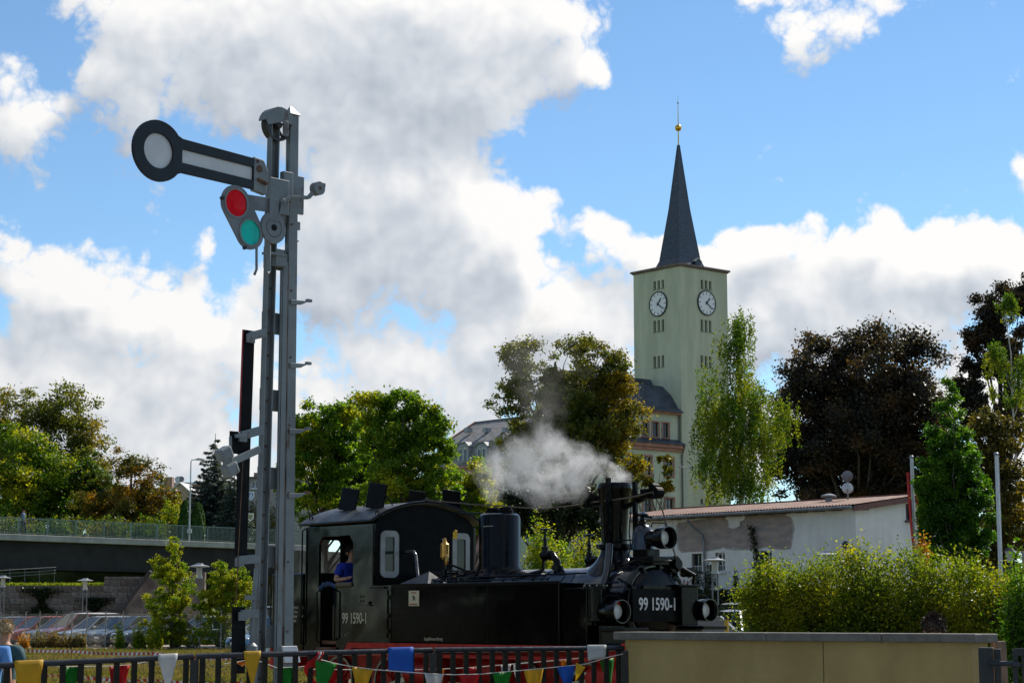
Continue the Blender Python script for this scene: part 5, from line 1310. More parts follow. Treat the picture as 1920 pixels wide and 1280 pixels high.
# mast boards on the left with brackets
def board(pa, pb, w, y0=-.02, nm='mast_board'):
    (ua, za), (ub, zb_) = hs(*pa), hs(*pb)
    o = S(nm, MB().add([(ua, y0, za), (ua + w, y0, za), (ub + w, y0, zb_), (ub, y0, zb_), (ua, y0 + .012, za), (ua + w, y0 + .012, za), (ub + w, y0 + .012, zb_), (ub, y0 + .012, zb_)], [(0, 1, 2, 3), (7, 6, 5, 4), (0, 4, 5, 1), (1, 5, 6, 2), (2, 6, 7, 3), (3, 7, 4, 0)]), sboard)
    MB().add([(ua - .004, y0 - .002, za), (ua - .0005, y0 - .002, za), (ub - .0005, y0 - .002, zb_), (ub - .004, y0 - .002, zb_), (ua - .004, y0 + .014, za), (ua - .0005, y0 + .014, za), (ub - .0005, y0 + .014, zb_), (ub - .004, y0 + .014, zb_)], [(0, 1, 2, 3), (7, 6, 5, 4), (0, 4, 5, 1), (1, 5, 6, 2), (2, 6, 7, 3), (3, 7, 4, 0)]).build('board_edge', sred if pa[1] < 700 else sboard, o)
board((454, 618), (447, 810), .118); board((446.5, 811), (439, 1042), .118); board((434.5, 1137), (433, 1262), .128)
board((428, 808), (427, 850), .08, -.035, 'short_board')
for (pa, pb) in (((461, 632), (492, 624)), ((446, 817), (487, 806)), ((440, 1050), (480, 1047)), ((446, 1151), (478, 1149))):
    (ua, za), (ub, zb_) = hs(*pa), hs(*pb)
    o = S('board_bracket', MB().bar((ua, -.045, za), (ub, -.04, zb_), .03, .07), sgrey, bevel=.003)
    MB().box(ua - .03, ua + .05, -.06, -.04, za - .05, za + .02).build('bracket_foot', sgrey, o)
S('board_bracket', MB().bar((hs(432, 818)[0], -.06, hs(432, 818)[1]), (hs(484, 812)[0], -.05, hs(484, 812)[1]), .02, .03), sgrey)
# weight lever half way up
(ua, za), (ub, zb_) = hs(420, 872, -.1), hs(487, 842, -.07)
wl_ = S('weight_lever', MB().bar((ua, -.10, za), (ub, -.07, zb_), .02, .06), sgrey, bevel=.003)
dv = (Vector((ub, 0, zb_)) - Vector((ua, 0, za))).normalized(); aw = math.atan2(dv[2], dv[0])
for k, off in enumerate((.072, -.066)):
    MwL = Matrix.Translation((hs(426, 866, -.1)[0], -.10, hs(426, 866, -.1)[1])) @ Matrix.Rotation(-aw - .1, 4, 'Y')
    MB().box(-.062, .062, -.05, .05, off - .052, off + .052, MwL).build('lever_weight', sgrey, wl_, bevel=.02, segs=3)
(uq, zq), (uz, zz_) = hs(432, 818, -.06), hs(432, 868, -.09)
MB().bar((uq, -.06, zq), (uz, -.09, zz_), .02, .04).build('lever_hanger', sgrey, wl_)
S('pull_wire', MB().tube([(hs(446, 850)[0], -.07, hs(446, 850)[1]), (hs(438, 1040)[0], -.06, hs(438, 1040)[1]), (hs(434, 1130)[0], -.06, hs(434, 1130)[1])], .004, 5), srust)
# drive box parts low on the mast
S('side_rod', MB().tube([(hs(476, 1065)[0], -.03, hs(476, 1065)[1]), (hs(466, 1190)[0], -.03, hs(466, 1190)[1])], .018, 8).box(hs(464, 1120)[0] - .03, hs(474, 1120)[0], -.05, 0, hs(470, 1124)[1], hs(470, 1115)[1]), sgrey, smooth=True)
S('spring_buffer', MB().tube([(hs(464, 1185)[0], -.05, hs(464, 1185)[1]), (hs(463, 1212)[0], -.05, hs(463, 1212)[1])], .012, 6).lathe([(.05, -.1), (.05, .05), (.02, .08)], 14, Matrix.Translation((hs(464, 1222)[0], -.05, hs(464, 1222)[1]))), sgrey, smooth=True)
u_, z_ = hs(541, 1218)
S('identity_plate', MB().prism([(u_ - .10, z_ - .10), (u_ + .07, z_ - .10), (u_ + .03, z_ + .035), (u_ - .13, z_ + .035)], -.075, -.05), mat('plate_white', (.72, .73, .74), .4), bevel=.005)
S('mast_foot', MB().box(-.36, .30, -.14, .14, 0, .05).prism([(-.34, .05), (-.12, .05), (-.12, .5), (-.2, .5)], -.045, -.035).prism([(.06, .05), (.28, .05), (.18, .5), (.06, .5)], -.045, -.035), sgrey)
MB().box(-.5, .45, -.3, .3, -.3, 0).build('footing', MATS['bridge_concrete'], sig)
# ================================================================ trees and shrubs
bark = mat('bark', (.075, .06, .045), .95, var=.4, vscale=5, bump=.8, bscale=12)
bark_w = mat('birch_bark', (.50, .48, .44), .8, var=.35, vscale=3, stretch=(1, 1, 5))
def px_lobes(L, Y, deep=1.0):
    out = []
    for (px, py, rx, ry) in L:
        c = at(px, py, Y); k = Y / F * 1.0
        out.append((c[0], Y + 0.0, c[2], rx * k, rx * k * deep, ry * k))
    return out
def scatter_in(lobes, n, rng, shell=2.4, jit=0.0):
    w = np.array([l[3] * l[5] for l in lobes]); w = w / w.sum()
    idx = rng.choice(len(lobes), n, p=w); L = np.array(lobes)[idx]
    d = rng.normal(size=(n, 3)); d /= np.linalg.norm(d, axis=1, keepdims=True)
    r = rng.random(n) ** (1 / shell) * (1 + jit * np.abs(rng.normal(size=n)))
    return L[:, :3] + d * r[:, None] * L[:, 3:6], d
def limbs(mb, base, top, targets, r0, rng, wob=.25, lo=.45, hi=.75):
    """trunk with limbs reaching to a share of the leaf clumps"""
    base, top = Vector(base), Vector(top); n = 7
    tp = [base.lerp(top, k / n) + Vector((rng.normal() * wob * (k / n), rng.normal() * wob * (k / n), 0)) * (0 if k == 0 else 1) for k in range(n + 1)]
    mb.tube(tp, [r0 * (1.25 if k == 0 else 1) * (1 - .82 * k / n) for k in range(n + 1)], 8)
    H = top[2] - base[2]
    for t in targets:
        t = Vector(t); zz = min(max((t[2] - base[2]) * rng.uniform(lo, hi), H * .18), H * .95)
        f = zz / H * n; i = min(n - 1, int(f)); a = tp[i].lerp(tp[i + 1], f - i)
        rr = r0 * (1 - .8 * zz / H) * .5
        m1 = a.lerp(t, .4) + Vector((0, 0, -.06 * (t - a).length)); m2 = a.lerp(t, .75) + Vector((rng.normal() * .15, rng.normal() * .15, .03 * (t - a).length))
        mb.tube([a, m1, m2, t], [rr, rr * .7, rr * .4, rr * .12], 5, caps=False)
def tree(name, label, L, Y, z0, n, size, lm, seed, nclump=240, clump=.064, trunk=None, r0=.3, trunk_x=None, bm=None, deep=.9, extra=None, flat=.75, group=None, cat='tree', nlimb=34, shell=2.4, upbias=.35, world=False, jit=.16):
    rng = np.random.default_rng(seed)
    lobes = [(x, Y, z, rx, rx, rz) for x, z, rx, rz in L] if world else px_lobes(L, Y, deep); A = np.array(lobes)
    cx = at(trunk_x, 1100, Y)[0] if trunk_x else float((A[:, 0] * A[:, 3]).sum() / A[:, 3].sum())
    root = thing(name, label, cat, (cx, Y, z0), 0, group)
    off = np.array([cx, Y, z0])
    sets = [(lobes, n, lm)]
    if extra: sets.append((px_lobes(extra[0], Y, deep), extra[1], extra[2]))
    tgt = []; H = A[:, 2].max() - z0; crown_w = (A[:, 0] + A[:, 3]).max() - (A[:, 0] - A[:, 3]).min()
    for lb, nn, mm in sets:
        nc = max(12, int(nclump * nn / n))
        C, D = scatter_in(lb, nc, rng, shell, jit); cr = crown_w * clump * rng.uniform(.45, 1.3, nc)
        k = rng.choice(nc, nn, p=(cr ** 2) / (cr ** 2).sum())
        P_ = C[k] + rng.normal(size=(nn, 3)) * cr[k][:, None] * np.array([.55, .55, .55 * flat])
        P_[:, 2] = np.maximum(P_[:, 2], z0 + .3)
        N_ = rng.normal(size=(nn, 3)) * .8 + D[k] * .7
        leaf_object('crown', P_ - off, size, mm, root, rng, upbias, N=N_)
        tgt += [tuple(c - off) for c in C[rng.choice(nc, min(nc, nlimb), replace=False)]]
    mb = MB(); zt = (A[:, 2] + A[:, 5] * .3).max() - z0
    limbs(mb, (0, 0, -.2), (0, 0, zt * .93), tgt, r0, rng, .3 if H > 8 else .06)
    mb.build('trunk', bm or bark, root, smooth=True)
    return root
def weeping(name, label, L, Y, z0, n, size, lm, seed, r0=.2, trunk_x=None, strand=2.2, nst=420, lean=0.0, top=None, group=None):
    rng = np.random.default_rng(seed); lobes = px_lobes(L, Y, .9); A = np.array(lobes)
    cx = at(trunk_x, 1100, Y)[0]; root = thing(name, label, 'tree', (cx, Y, z0), 0, group); off = np.array([cx, Y, z0])
    ncl = max(8, nst // 8); Cc, Dc = scatter_in(lobes, ncl, rng, 2.6); kc = rng.integers(0, ncl, nst)
    C = Cc[kc] + rng.normal(size=(nst, 3)) * np.array([.42, .42, .28]) * (strand / 2.4); D = Dc[kc]; ln = strand * rng.uniform(.35, 1.25, nst) * (.6 + .8 * rng.random(ncl)[kc])
    k = rng.integers(0, nst, n); t = rng.random(n) ** .8
    sw = rng.normal(size=(nst, 2)) * .18
    P_ = C[k].copy(); P_[:, 2] += .25 * ln[k] - t * ln[k]; P_[:, 0] += sw[k, 0] * t + D[k, 0] * .25 * np.sqrt(t) * ln[k] * .3; P_[:, 1] += sw[k, 1] * t
    P_ += rng.normal(size=(n, 3)) * .09
    N_ = rng.normal(size=(n, 3)); N_[:, 2] *= .4
    leaf_object('crown', P_ - off, size, lm, root, rng, .0, N=N_)
    mb = MB(); tp = (at(top[0], top[1], Y) - Vector(off)) if top else Vector((lean, 0, (A[:, 2] + A[:, 5]).max() - z0 - .5))
    limbs(mb, (0, 0, -.2), tp, [tuple(c - off + np.array([0, 0, .25])) for c in Cc[:26]], r0, rng, .12, .84, .97)
    mb.build('trunk', bark_w, root, smooth=True)
    return root
def conifer(name, label, px, ytop, ybase, half, Y, z0, lm, seed, n=26000, size=.24, group=None, dense=False):
    rng = np.random.default_rng(seed); top = at(px, ytop, Y); zb = at(px, ybase, Y)[2]; H = top[2] - zb; W_ = half * Y / F
    root = thing(name, label, 'tree', (top[0], Y, z0), 0, group)
    P_, N_ = [], []; mb = MB(); mb.tube([(0, 0, -.2), (0, 0, top[2] - z0)], [.22, .02], 8)
    nb = 150
    per = n // nb
    for i in range(nb):
        f = 1 - math.sqrt((i + .5) / nb) ; zz = zb + H * f * .985; Lb = (W_ * (1 - f) ** .8 + .12) * rng.uniform(.75, 1.12); a = i * 2.399 + rng.normal() * .2
        dx, dy = math.cos(a), math.sin(a)
        t = rng.random(max(30, int(per * (.35 + 1.3 * (1 - f))))) ** .75; m_ = len(t)
        dro = -.30 * t * Lb * .55 + .16 * (t ** 3) * Lb
        spread = .16 * Lb * (1 - t * .75) + .08
        lat = rng.normal(size=m_) * spread
        X = dx * t * Lb - dy * lat; Yv = dy * t * Lb + dx * lat; Z = zz - z0 + dro + rng.normal(size=m_) * .05 - np.abs(lat) * .25
        P_.append(np.stack([X, Yv, Z], 1)); nv = rng.normal(size=(m_, 3)) * .45 + np.array([dx * .2, dy * .2, .9]); N_.append(nv)
        if i % 3 == 0: mb.tube([(0, 0, zz - z0), (dx * Lb * .5, dy * Lb * .5, zz - z0 - .1 * Lb), (dx * Lb * .9, dy * Lb * .9, zz - z0 - .1 * Lb)], [.04, .025, .01], 4, caps=False)
    leaf_object('crown', np.concatenate(P_), size, lm, root, rng, .0, .35, N=np.concatenate(N_))
    mb.build('trunk', bark, root)
    return root
def shrub(name, label, L, Y, z0, n, size, lm, seed, nst=170, group=None, deep=.8, cat='shrub', clumps=0, fuzz=1.0):
    """many upright shoots leafed along their length"""
    rng = np.random.default_rng(seed); lobes = px_lobes(L, Y, deep); A = np.array(lobes)
    cx = float(A[:, 0].mean()); root = thing(name, label, cat, (cx, Y, z0), 0, group); off = np.array([cx, Y, z0])
    E, D = scatter_in(lobes, nst, rng, 2.6); E[:, 2] = np.maximum(E[:, 2], z0 + .25)
    Bp = np.stack([cx + (E[:, 0] - cx) * .55, Y + (E[:, 1] - Y) * .5, np.full(nst, z0)], 1)
    Mid = Bp * .5 + E * .5; Mid[:, :2] = E[:, :2] * .75 + Bp[:, :2] * .25
    k = rng.integers(0, nst, n); t = (.10 + .92 * rng.random(n) ** .9)[:, None]
    P_ = Bp[k] * (1 - t) ** 2 + 2 * Mid[k] * t * (1 - t) + E[k] * t ** 2
    ln = np.linalg.norm(E - Bp, axis=1)
    P_ += rng.normal(size=(n, 3)) * (np.minimum(.22, .08 * ln[k]) + .02)[:, None] * (1.2 - .85 * t) * fuzz
    P_[:, 2] = np.maximum(P_[:, 2], z0 + .03)
    if clumps:
        nc = 190; C, D2 = scatter_in([(l[0], l[1], l[2] - .2 * l[5], l[3] * .95, l[4], l[5] * .72) for l in lobes], nc, rng, 2.6); kk = rng.integers(0, nc, clumps); cr = rng.uniform(.10, .26, nc)
        Q_ = C[kk] + rng.normal(size=(clumps, 3)) * cr[kk][:, None] * np.array([1, 1, .8]); Q_[:, 2] = np.maximum(Q_[:, 2], z0 + .05)
        P_ = np.concatenate([P_, Q_])
    leaf_object('leaves', P_ - off, size, lm, root, rng, .15, .55)
    mb = MB()
    for i in range(0, nst, 3): mb.tube([Bp[i] - off, Mid[i] - off, E[i] - off], [.018, .011, .003], 4, caps=False)
    mb.build('stems', bark, root)
    return root

LM = dict(
 chestnut=leafmat('leaf_chestnut', (.050, .075, .012), (.100, .112, .016), (.18, .14, .016), .22, .48, .50, .70),
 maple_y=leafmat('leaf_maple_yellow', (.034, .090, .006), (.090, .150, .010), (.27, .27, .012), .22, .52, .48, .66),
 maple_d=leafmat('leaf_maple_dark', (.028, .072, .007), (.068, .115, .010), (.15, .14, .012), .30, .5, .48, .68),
 maple_o=leafmat('leaf_maple_orange', (.040, .056, .008), (.095, .085, .010), (.22, .115, .008), .30, .46, .46, .66),
 maple_c=leafmat('leaf_maple_centre', (.044, .115, .008), (.120, .20, .012), (.29, .295, .016), .40, .55, .48, .68),
 linden=leafmat('leaf_linden', (.040, .066, .012), (.080, .108, .016), (.13, .13, .014), .30, .45),
 linden_o=leafmat('leaf_linden_orange', (.060, .082, .012), (.135, .130, .012), (.21, .155, .010), .4, .5),
 birch=leafmat('leaf_birch', (.034, .086, .008), (.080, .140, .012), (.14, .165, .012), .4, .52),
 beech=leafmat('leaf_beech', (.016, .019, .016), (.040, .034, .025), (.105, .060, .022), .30, .32, .48, .70),
 olive=leafmat('leaf_olive', (.028, .034, .008), (.060, .055, .012), (.15, .115, .012), .30, .42),
 horn=leafmat('leaf_hornbeam', (.018, .066, .005), (.045, .120, .008), (.080, .165, .010), .7, .55),
 bush=leafmat('leaf_bush', (.060, .108, .007), (.130, .175, .014), (.25, .245, .016), .8, .58, .48, .70),
 spruce=leafmat('leaf_spruce', (.036, .058, .048), (.080, .115, .105), (.11, .145, .135), .6, .15, gloss=.3),
 thuja=leafmat('leaf_thuja', (.014, .056, .006), (.038, .100, .010), (.05, .115, .012), 1.0, .3),
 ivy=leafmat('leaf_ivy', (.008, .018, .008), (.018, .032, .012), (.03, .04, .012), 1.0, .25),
 young=leafmat('leaf_young_birch', (.060, .125, .007), (.135, .21, .010), (.24, .25, .010), 1.0, .55),
 weed=leafmat('leaf_weed', (.06, .068, .028), (.12, .115, .05), (.16, .12, .04), 1.0, .4),
 rust=leafmat('leaf_rust', (.26, .09, .015), (.38, .15, .02), (.36, .20, .02), 1.0, .45),
)
BK = 6.2
tree('chestnut_tree', 'tall brownish green chestnut tree at the far left, behind the yellow maple', [(30,780,55,55),(105,765,70,45),(150,830,45,65),(60,860,95,80),(120,900,85,90),(20,900,70,90)], 178, BK, 42000, .28, LM['chestnut'], 1, 290, r0=.38)
tree('maple_tree', 'yellow topped green maple above the left end of the bridge', [(15,850,75,48),(70,880,70,60),(25,935,100,70),(95,950,75,65)], 158, BK, 36000, .24, LM['maple_y'], 2, 260)
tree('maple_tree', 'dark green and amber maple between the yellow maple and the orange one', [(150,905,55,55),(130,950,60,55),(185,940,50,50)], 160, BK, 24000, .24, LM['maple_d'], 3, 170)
tree('maple_tree', 'orange brown maple with pointed top behind the bridge, left of the spruce', [(240,868,26,28),(250,905,58,42),(205,945,60,45),(290,945,45,45),(245,975,90,38)], 155, BK, 32000, .21, LM['maple_o'], 4, 240)
shrub('shrub', 'light yellow green shrub behind the bridge railing beside the thujas', [(322,955,24,36),(335,985,25,25)], 152, BK, 7000, .16, LM['young'], 5, 90)
for px, yt, s, lab in ((347, 937, 6, 'left of two slim clipped thujas behind the bridge railing'), (371, 942, 7, 'right of two slim clipped thujas behind the bridge railing')):
    Yt = 151; k = Yt / F; c = at(px, 980, Yt); zt = at(px, yt, Yt)[2]; rng_ = np.random.default_rng(s)
    t_ = thing('thuja', lab, 'thuja', (c[0], Yt, BK - .6), 0, 'thujas by the bridge')
    n = 12000; f = rng_.random(n); a = rng_.random(n) * 6.283; rr = 14 * k * np.sqrt(np.clip(1 - f ** 3, 0, 1)) * (.75 + .3 * rng_.random(n)) * (1 + .12 * np.sin(a * 5 + f * 9))
    P_ = np.stack([np.cos(a) * rr, np.sin(a) * rr, f * (zt - BK + .6)], 1); N_ = np.stack([np.cos(a), np.sin(a), np.full(n, .3)], 1) + rng_.normal(size=(n, 3)) * .5
    leaf_object('crown', P_, .15, LM['thuja'], t_, rng_, .3, N=N_)
    MB().tube([(0, 0, -.3), (0, 0, zt - BK)], [.1, .02], 6).build('trunk', bark, t_)
conifer('spruce_tree', 'blue grey spruce with layered branches left of the signal mast', 404, 812, 1005, 68, 163, BK, LM['spruce'], 8, 30000, .26)
conifer('spruce_tree', 'smaller pale spruce close behind the signal boards', 440, 880, 1010, 42, 158, BK, LM['spruce'], 18, 14000, .24)
shrub('shrub', 'dull green shrub behind the bridge railing right of the signal mast boards', [(478,985,30,40),(500,960,40,60),(465,1000,20,25)], 165, BK, 7000, .2, LM['maple_d'], 9, 90)
for k, (px, w_, lab) in enumerate(((30, 50, 'dark undergrowth behind the bridge railing below the yellow maple'), (120, 55, 'dark undergrowth behind the bridge railing below the chestnut'), (205, 50, 'dark undergrowth behind the bridge railing left of the orange maple'), (275, 50, 'dark undergrowth behind the bridge railing below the orange maple'))):
    shrub('undergrowth', lab, [(px, 985, w_, 24), (px, 1005, w_, 14)], 141 + 2.2 * k, BK - .5, 9000, .2, LM['maple_d'], 120 + k, 150, 'undergrowth behind the bridge')
# middle group behind the engine
tree('maple_tree', 'green maple right beside the signal mast, behind the cab', [(590,790,36,36),(575,840,45,55),(635,830,45,55),(640,785,30,30),(590,910,60,70),(650,920,60,70)], 96, 0, 36000, .17, LM['maple_c'], 10, 240, r0=.2)
tree('maple_tree', 'dark leaved maple between two paler maples behind the cab', [(690,860,60,70),(660,930,80,70),(730,950,90,60),(680,790,45,45)], 104, 0, 32000, .19, LM['maple_d'], 11, 220, r0=.22)
tree('maple_tree', 'bright yellow green maple with two peaks behind the cab roof', [(700,765,32,34),(755,762,40,34),(800,800,42,45),(720,815,60,55),(790,850,58,55),(725,890,70,60),(800,910,55,50),(770,955,70,40)], 92, 0, 48000, .165, LM['maple_c'], 12, 300, r0=.2)
tree('small_tree', 'low green tree in front of the pink building', [(880,900,42,38),(850,945,50,45),(905,950,40,40),(870,985,60,30)], 102, 0, 20000, .18, LM['maple_c'], 13, 170, r0=.15)
tree('linden_tree', 'large two-headed tree, grey green with orange right side, before the tower', [(985,688,56,50),(1085,650,50,34),(1115,690,62,50),(955,748,40,36),(1035,745,90,60),(1000,815,65,50),(1090,800,80,60),(1060,880,100,60),(985,890,45,45)], 150, 0, 46000, .24, LM['linden'], 14, 300, r0=.45,
     extra=([(1150,730,38,48),(1165,790,36,46),(1150,850,40,44),(1140,690,30,30),(1185,880,25,30)], 13000, LM['linden_o']), clump=.055)
tree('ornamental_tree', 'thin small tree with rusty leaves before the green building', [(1245,868,12,18),(1250,905,12,18),(1205,905,20,18),(1185,925,16,14)], 118, 0, 2600, .2, LM['linden_o'], 15, 40, r0=.13, trunk_x=1232, nlimb=18)
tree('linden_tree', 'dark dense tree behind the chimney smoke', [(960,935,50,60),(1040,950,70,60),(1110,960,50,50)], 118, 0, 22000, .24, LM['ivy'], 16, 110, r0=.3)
weeping('birch_tree', 'weeping birch with pale trunk in front of the tower', [(1386,606,12,18),(1386,645,32,26),(1388,692,52,30),(1388,745,70,36),(1390,800,82,40),(1392,855,86,40),(1394,895,84,28),(1330,690,20,14),(1470,770,18,16)], 122, 0, 42000, .15, LM['birch'], 17, .2, 1392, 2.6, 760)
tree('copper_beech', 'huge dark copper beech behind the rust red roof', [(1600,645,70,42),(1670,640,50,40),(1725,690,42,50),(1545,685,60,50),(1500,720,46,44),(1620,745,130,85),(1715,770,60,75),(1520,800,75,85),(1690,840,90,85),(1590,860,110,80),(1490,870,50,70),(1560,920,100,50),(1690,920,90,50),(1620,820,120,80)], 165, 0, 90000, .30, LM['beech'], 19, 380, clump=.062, extra=([(1610,720,130,80),(1600,820,140,90),(1600,890,130,60),(1700,780,70,90),(1510,800,60,80)], 42000, LM['beech']), r0=.6, nlimb=50)
tree('copper_beech', 'dark copper beech cut by the right edge of the picture', [(1870,580,42,48),(1915,555,50,40),(1850,660,46,60),(1910,670,70,80),(1825,715,32,40),(1890,770,70,60),(1840,780,40,50)], 158, 0, 48000, .27, LM['beech'], 20, 170, clump=.07, r0=.5)
tree('chestnut_tree', 'brown olive tree low at the right edge behind the flagpole', [(1855,800,40,40),(1900,840,60,60),(1850,900,40,70),(1905,930,60,70),(1860,990,70,60),(1800,1060,70,50),(1880,1060,70,50)], 128, 0, 32000, .23, LM['olive'], 21, 220, r0=.3)
weeping('birch_tree', 'thin birch with bare white trunk at the right edge', [(1890,590,16,36),(1880,665,24,34),(1905,690,20,30),(1868,725,18,26),(1900,745,26,22)], 138, 0, 5600, .16, LM['birch'], 22, .14, 1925, 1.5, 150, top=(1889, 575))
tree('hornbeam_tree', 'upright bright green hornbeam between the two flagpoles', [(1785,728,14,34),(1788,780,26,44),(1775,830,36,46),(1802,850,38,50),(1788,880,52,50),(1765,900,44,50),(1815,920,46,52),(1765,970,46,50),(1825,980,46,50),(1780,960,60,60),(1790,1030,75,45),(1790,930,60,60),(1725,915,14,26)], 70, 0, 70000, .115, LM['horn'], 23, 330, r0=.14, clump=.072, jit=.04)
# young birches and weeds along the car park fence
tree('young_birch', 'young yellow green birch by the car park fence, taller of two', [(326,1030,14,26),(318,1066,34,28),(332,1100,48,34),(318,1145,52,44),(305,1192,44,32),(348,1185,36,38)], 83, 0, 38000, .078, LM['young'], 24, 330, r0=.07, clump=.05)
tree('young_birch', 'young leafy birch next to the signal mast at the fence', [(425,1078,38,26),(445,1110,32,36),(395,1118,32,36),(425,1150,54,40),(415,1198,54,30)], 82, 0, 38000, .078, LM['young'], 25, 330, r0=.07, clump=.05)
shrub('sapling', 'narrow leafy sapling at the fence, leftmost of three', [(222,1185,9,22),(225,1205,11,16)], 81.5, 0, 1500, .09, LM['young'], 26, 30)
shrub('sapling', 'leafy sapling at the fence in the middle of three', [(260,1180,11,30),(262,1205,13,18)], 81.5, 0, 2200, .09, LM['young'], 27, 36)
shrub('sapling', 'dense leafy sapling at the fence, rightmost of three', [(287,1190,14,30),(290,1207,18,16)], 81.5, 0, 2600, .09, LM['young'], 28, 40)
for k, (px, w_) in enumerate(((72, 18), (100, 16), (126, 16), (150, 14))):
    shrub('dry_shrub', ['grey brown dry shrub by the fence, beside the rusty one', 'grey brown dry shrub by the fence, second from the rusty one', 'grey brown dry shrub by the fence, third from the rusty one', 'rounded grey brown shrub at the right end of the dry row'][k], [(px, 1196, w_, 18), (px, 1208, w_, 10)], 85, 0, 2600, .085, LM['weed'], 30 + k, 60, 'dry shrubs along the fence')
shrub('rusty_shrub', 'small rust orange shrub at the fence beside the two onlookers', [(46, 1196, 11, 20), (46, 1208, 10, 10)], 84, 0, 1300, .08, LM['rust'], 36, 34)
shrub('sapling', 'bright leafy sapling growing behind the boiler, left of the chimney', [(1015,985,22,32),(1000,1020,28,28),(1030,1030,30,30),(1010,1055,34,20)], 58, 0, 6500, .095, LM['young'], 37, 70)
shrub('sapling', 'yellowish sapling growing behind the boiler, close to the chimney', [(1110,1005,20,34),(1080,1035,26,24),(1135,1020,20,40),(1100,1055,36,20),(1180,1035,14,30)], 60, 0, 6500, .095, LM['young'], 38, 80)
shrub('sapling', 'green sapling seen above the boiler between the other two', [(1055,1030,24,24),(1060,1055,30,18)], 62, 0, 3500, .095, LM['maple_c'], 39, 50)
# bushes on the right
BL = [('yellow green bush at the left end of the row behind the wall', [(1400,1112,14,18),(1440,1075,30,30),(1440,1130,34,34),(1465,1165,44,40),(1480,1120,40,46)]),
      ('yellow green bush with reddish twigs, second in the row behind the wall', [(1495,1082,34,26),(1545,1066,32,28),(1530,1110,60,46),(1510,1155,60,46),(1570,1160,50,40)]),
      ('tall yellow green bush in the middle of the row behind the wall', [(1600,1045,30,28),(1655,1056,34,26),(1620,1100,66,54),(1600,1150,60,50),(1660,1150,60,50)]),
      ('broad yellow green bush behind the head over the wall', [(1702,1048,34,28),(1765,1068,40,28),(1730,1110,70,54),(1700,1155,60,46),(1770,1155,60,46)]),
      ('yellow green bush before the second flagpole', [(1815,1064,34,26),(1880,1088,36,26),(1850,1120,70,50),(1820,1160,60,46),(1890,1160,60,46)])]
for k, (lab, L) in enumerate(BL):
    shrub('bush', lab, L, 41.5 - .5 * k, 0, 22000, .070, LM['bush'], 50 + k, 170, 'bushes behind the wall', clumps=6000, fuzz=2.1)
shrub('bush', 'darker green bush at the right edge above the gate', [(1905,1040,14,40),(1910,1100,26,50),(1915,1160,30,40)], 33, 0, 7000, .07, LM['horn'], 56, 110)
shrub('sumac', 'orange leaved climber at the foot of the red flag', [(1733,1022,10,24),(1728,1000,6,16)], 66, 0, 900, .13, LM['rust'], 57, 20)
shrub('sprout', 'bright yellow shoot above the bushes beside the round wall vent', [(1597,1030,12,14),(1606,1045,10,10)], 44, 0, 420, .08, leafmat('leaf_yellow', (.35, .30, .01), (.5, .42, .02), (.5, .42, .02), 1, .5), 58, 14)
# hedge and climbers at the white building
hg = WC - LF * 1.6 + FW * -5
rng_ = np.random.default_rng(60)
n = 22000; hx = rng_.random(n) * 11.5 - 13; hy = rng_.random(n) * .9; hz_ = rng_.random(n) * 2.75
P_ = np.stack([hx, hy + .08 * np.sin(hx * 3), hz_ * (1 - .05 * np.abs(np.sin(hx * 2.1)))], 1)
hd_ = thing('hedge', 'dark ivy hedge along the foot of the white building', 'hedge', WC - LF * 1.9 - FW * 2.2, YAW)
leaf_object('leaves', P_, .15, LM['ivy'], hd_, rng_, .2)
MB().box(-13, -1.6, .3, .6, 0, 2.5).build('core', mat('hedge_shade', (.012, .018, .010), .95), hd_)  # dark box stands in for the shade inside the hedge
def climber(lab, pts, w_, n, seed, mm):
    rng_ = np.random.default_rng(seed); pp = [WC + FW * wside(*p)[0] - LF * .12 + Vector((0, 0, wside(*p)[1])) for p in pts]
    t_ = thing('climber', lab, 'climber', (pp[-1][0], pp[-1][1], 0)); o0 = Vector(t_.location)
    k = rng_.random(n) * (len(pp) - 1); i = k.astype(int); f = (k - i)[:, None]; A = np.array([tuple(p - o0) for p in pp])
    P_ = A[i] * (1 - f) + A[np.minimum(i + 1, len(pp) - 1)] * f + rng_.normal(size=(n, 3)) * w_
    leaf_object('leaves', P_, .13, mm, t_, rng_, 0); MB().tube([p - o0 for p in pp], .02, 5).build('stem', bark, t_)
climber('tall dark climber on the bare masonry of the white building', [(1411,985),(1416,1010),(1420,1040),(1424,1075),(1425,1100)], .09, 420, 61, LM['ivy'])
climber('dark weed climbing beside the downpipe of the white building', [(1337,1060),(1334,1085),(1332,1105)], .14, 300, 62, LM['ivy'])
climber('dark weed below the open window with blue curtain', [(1308,1075),(1310,1090),(1306,1105)], .15, 260, 63, LM['ivy'])
climber('thin dark weed between two windows of the white building', [(1381,1073),(1383,1090),(1382,1105)], .08, 120, 64, LM['ivy'])
climber('dark climber rising to the third window of the white building', [(1433,1040),(1430,1060),(1428,1090)], .12, 260, 65, LM['ivy'])
# ivy on the retaining wall
for k, (px, w_, z1_) in enumerate(((78, 1.5, 3.2), (178, .7, 2.6))):
    rng_ = np.random.default_rng(70 + k); n = 2600; c = at(px, 1120, RW_Y - .2)
    t_ = thing('ivy', ['broad dark ivy patch on the stone retaining wall', 'small dark ivy patch on the stone retaining wall'][k], 'ivy', (c[0], RW_Y - .16, 0))
    f = rng_.random(n); P_ = np.stack([rng_.normal(size=n) * w_ * (.35 + .3 * np.sin(f * 7 + k)), rng_.random(n) * .18 - .1, .6 + f * (z1_ - .6)], 1)
    leaf_object('leaves', P_, .16, LM['ivy'], t_, rng_, 0)
    MB().tube([(0, .03, 0), (.1, .03, z1_ * .5), (-.1, .03, z1_ * .9)], .03, 5).build('stem', bark, t_)
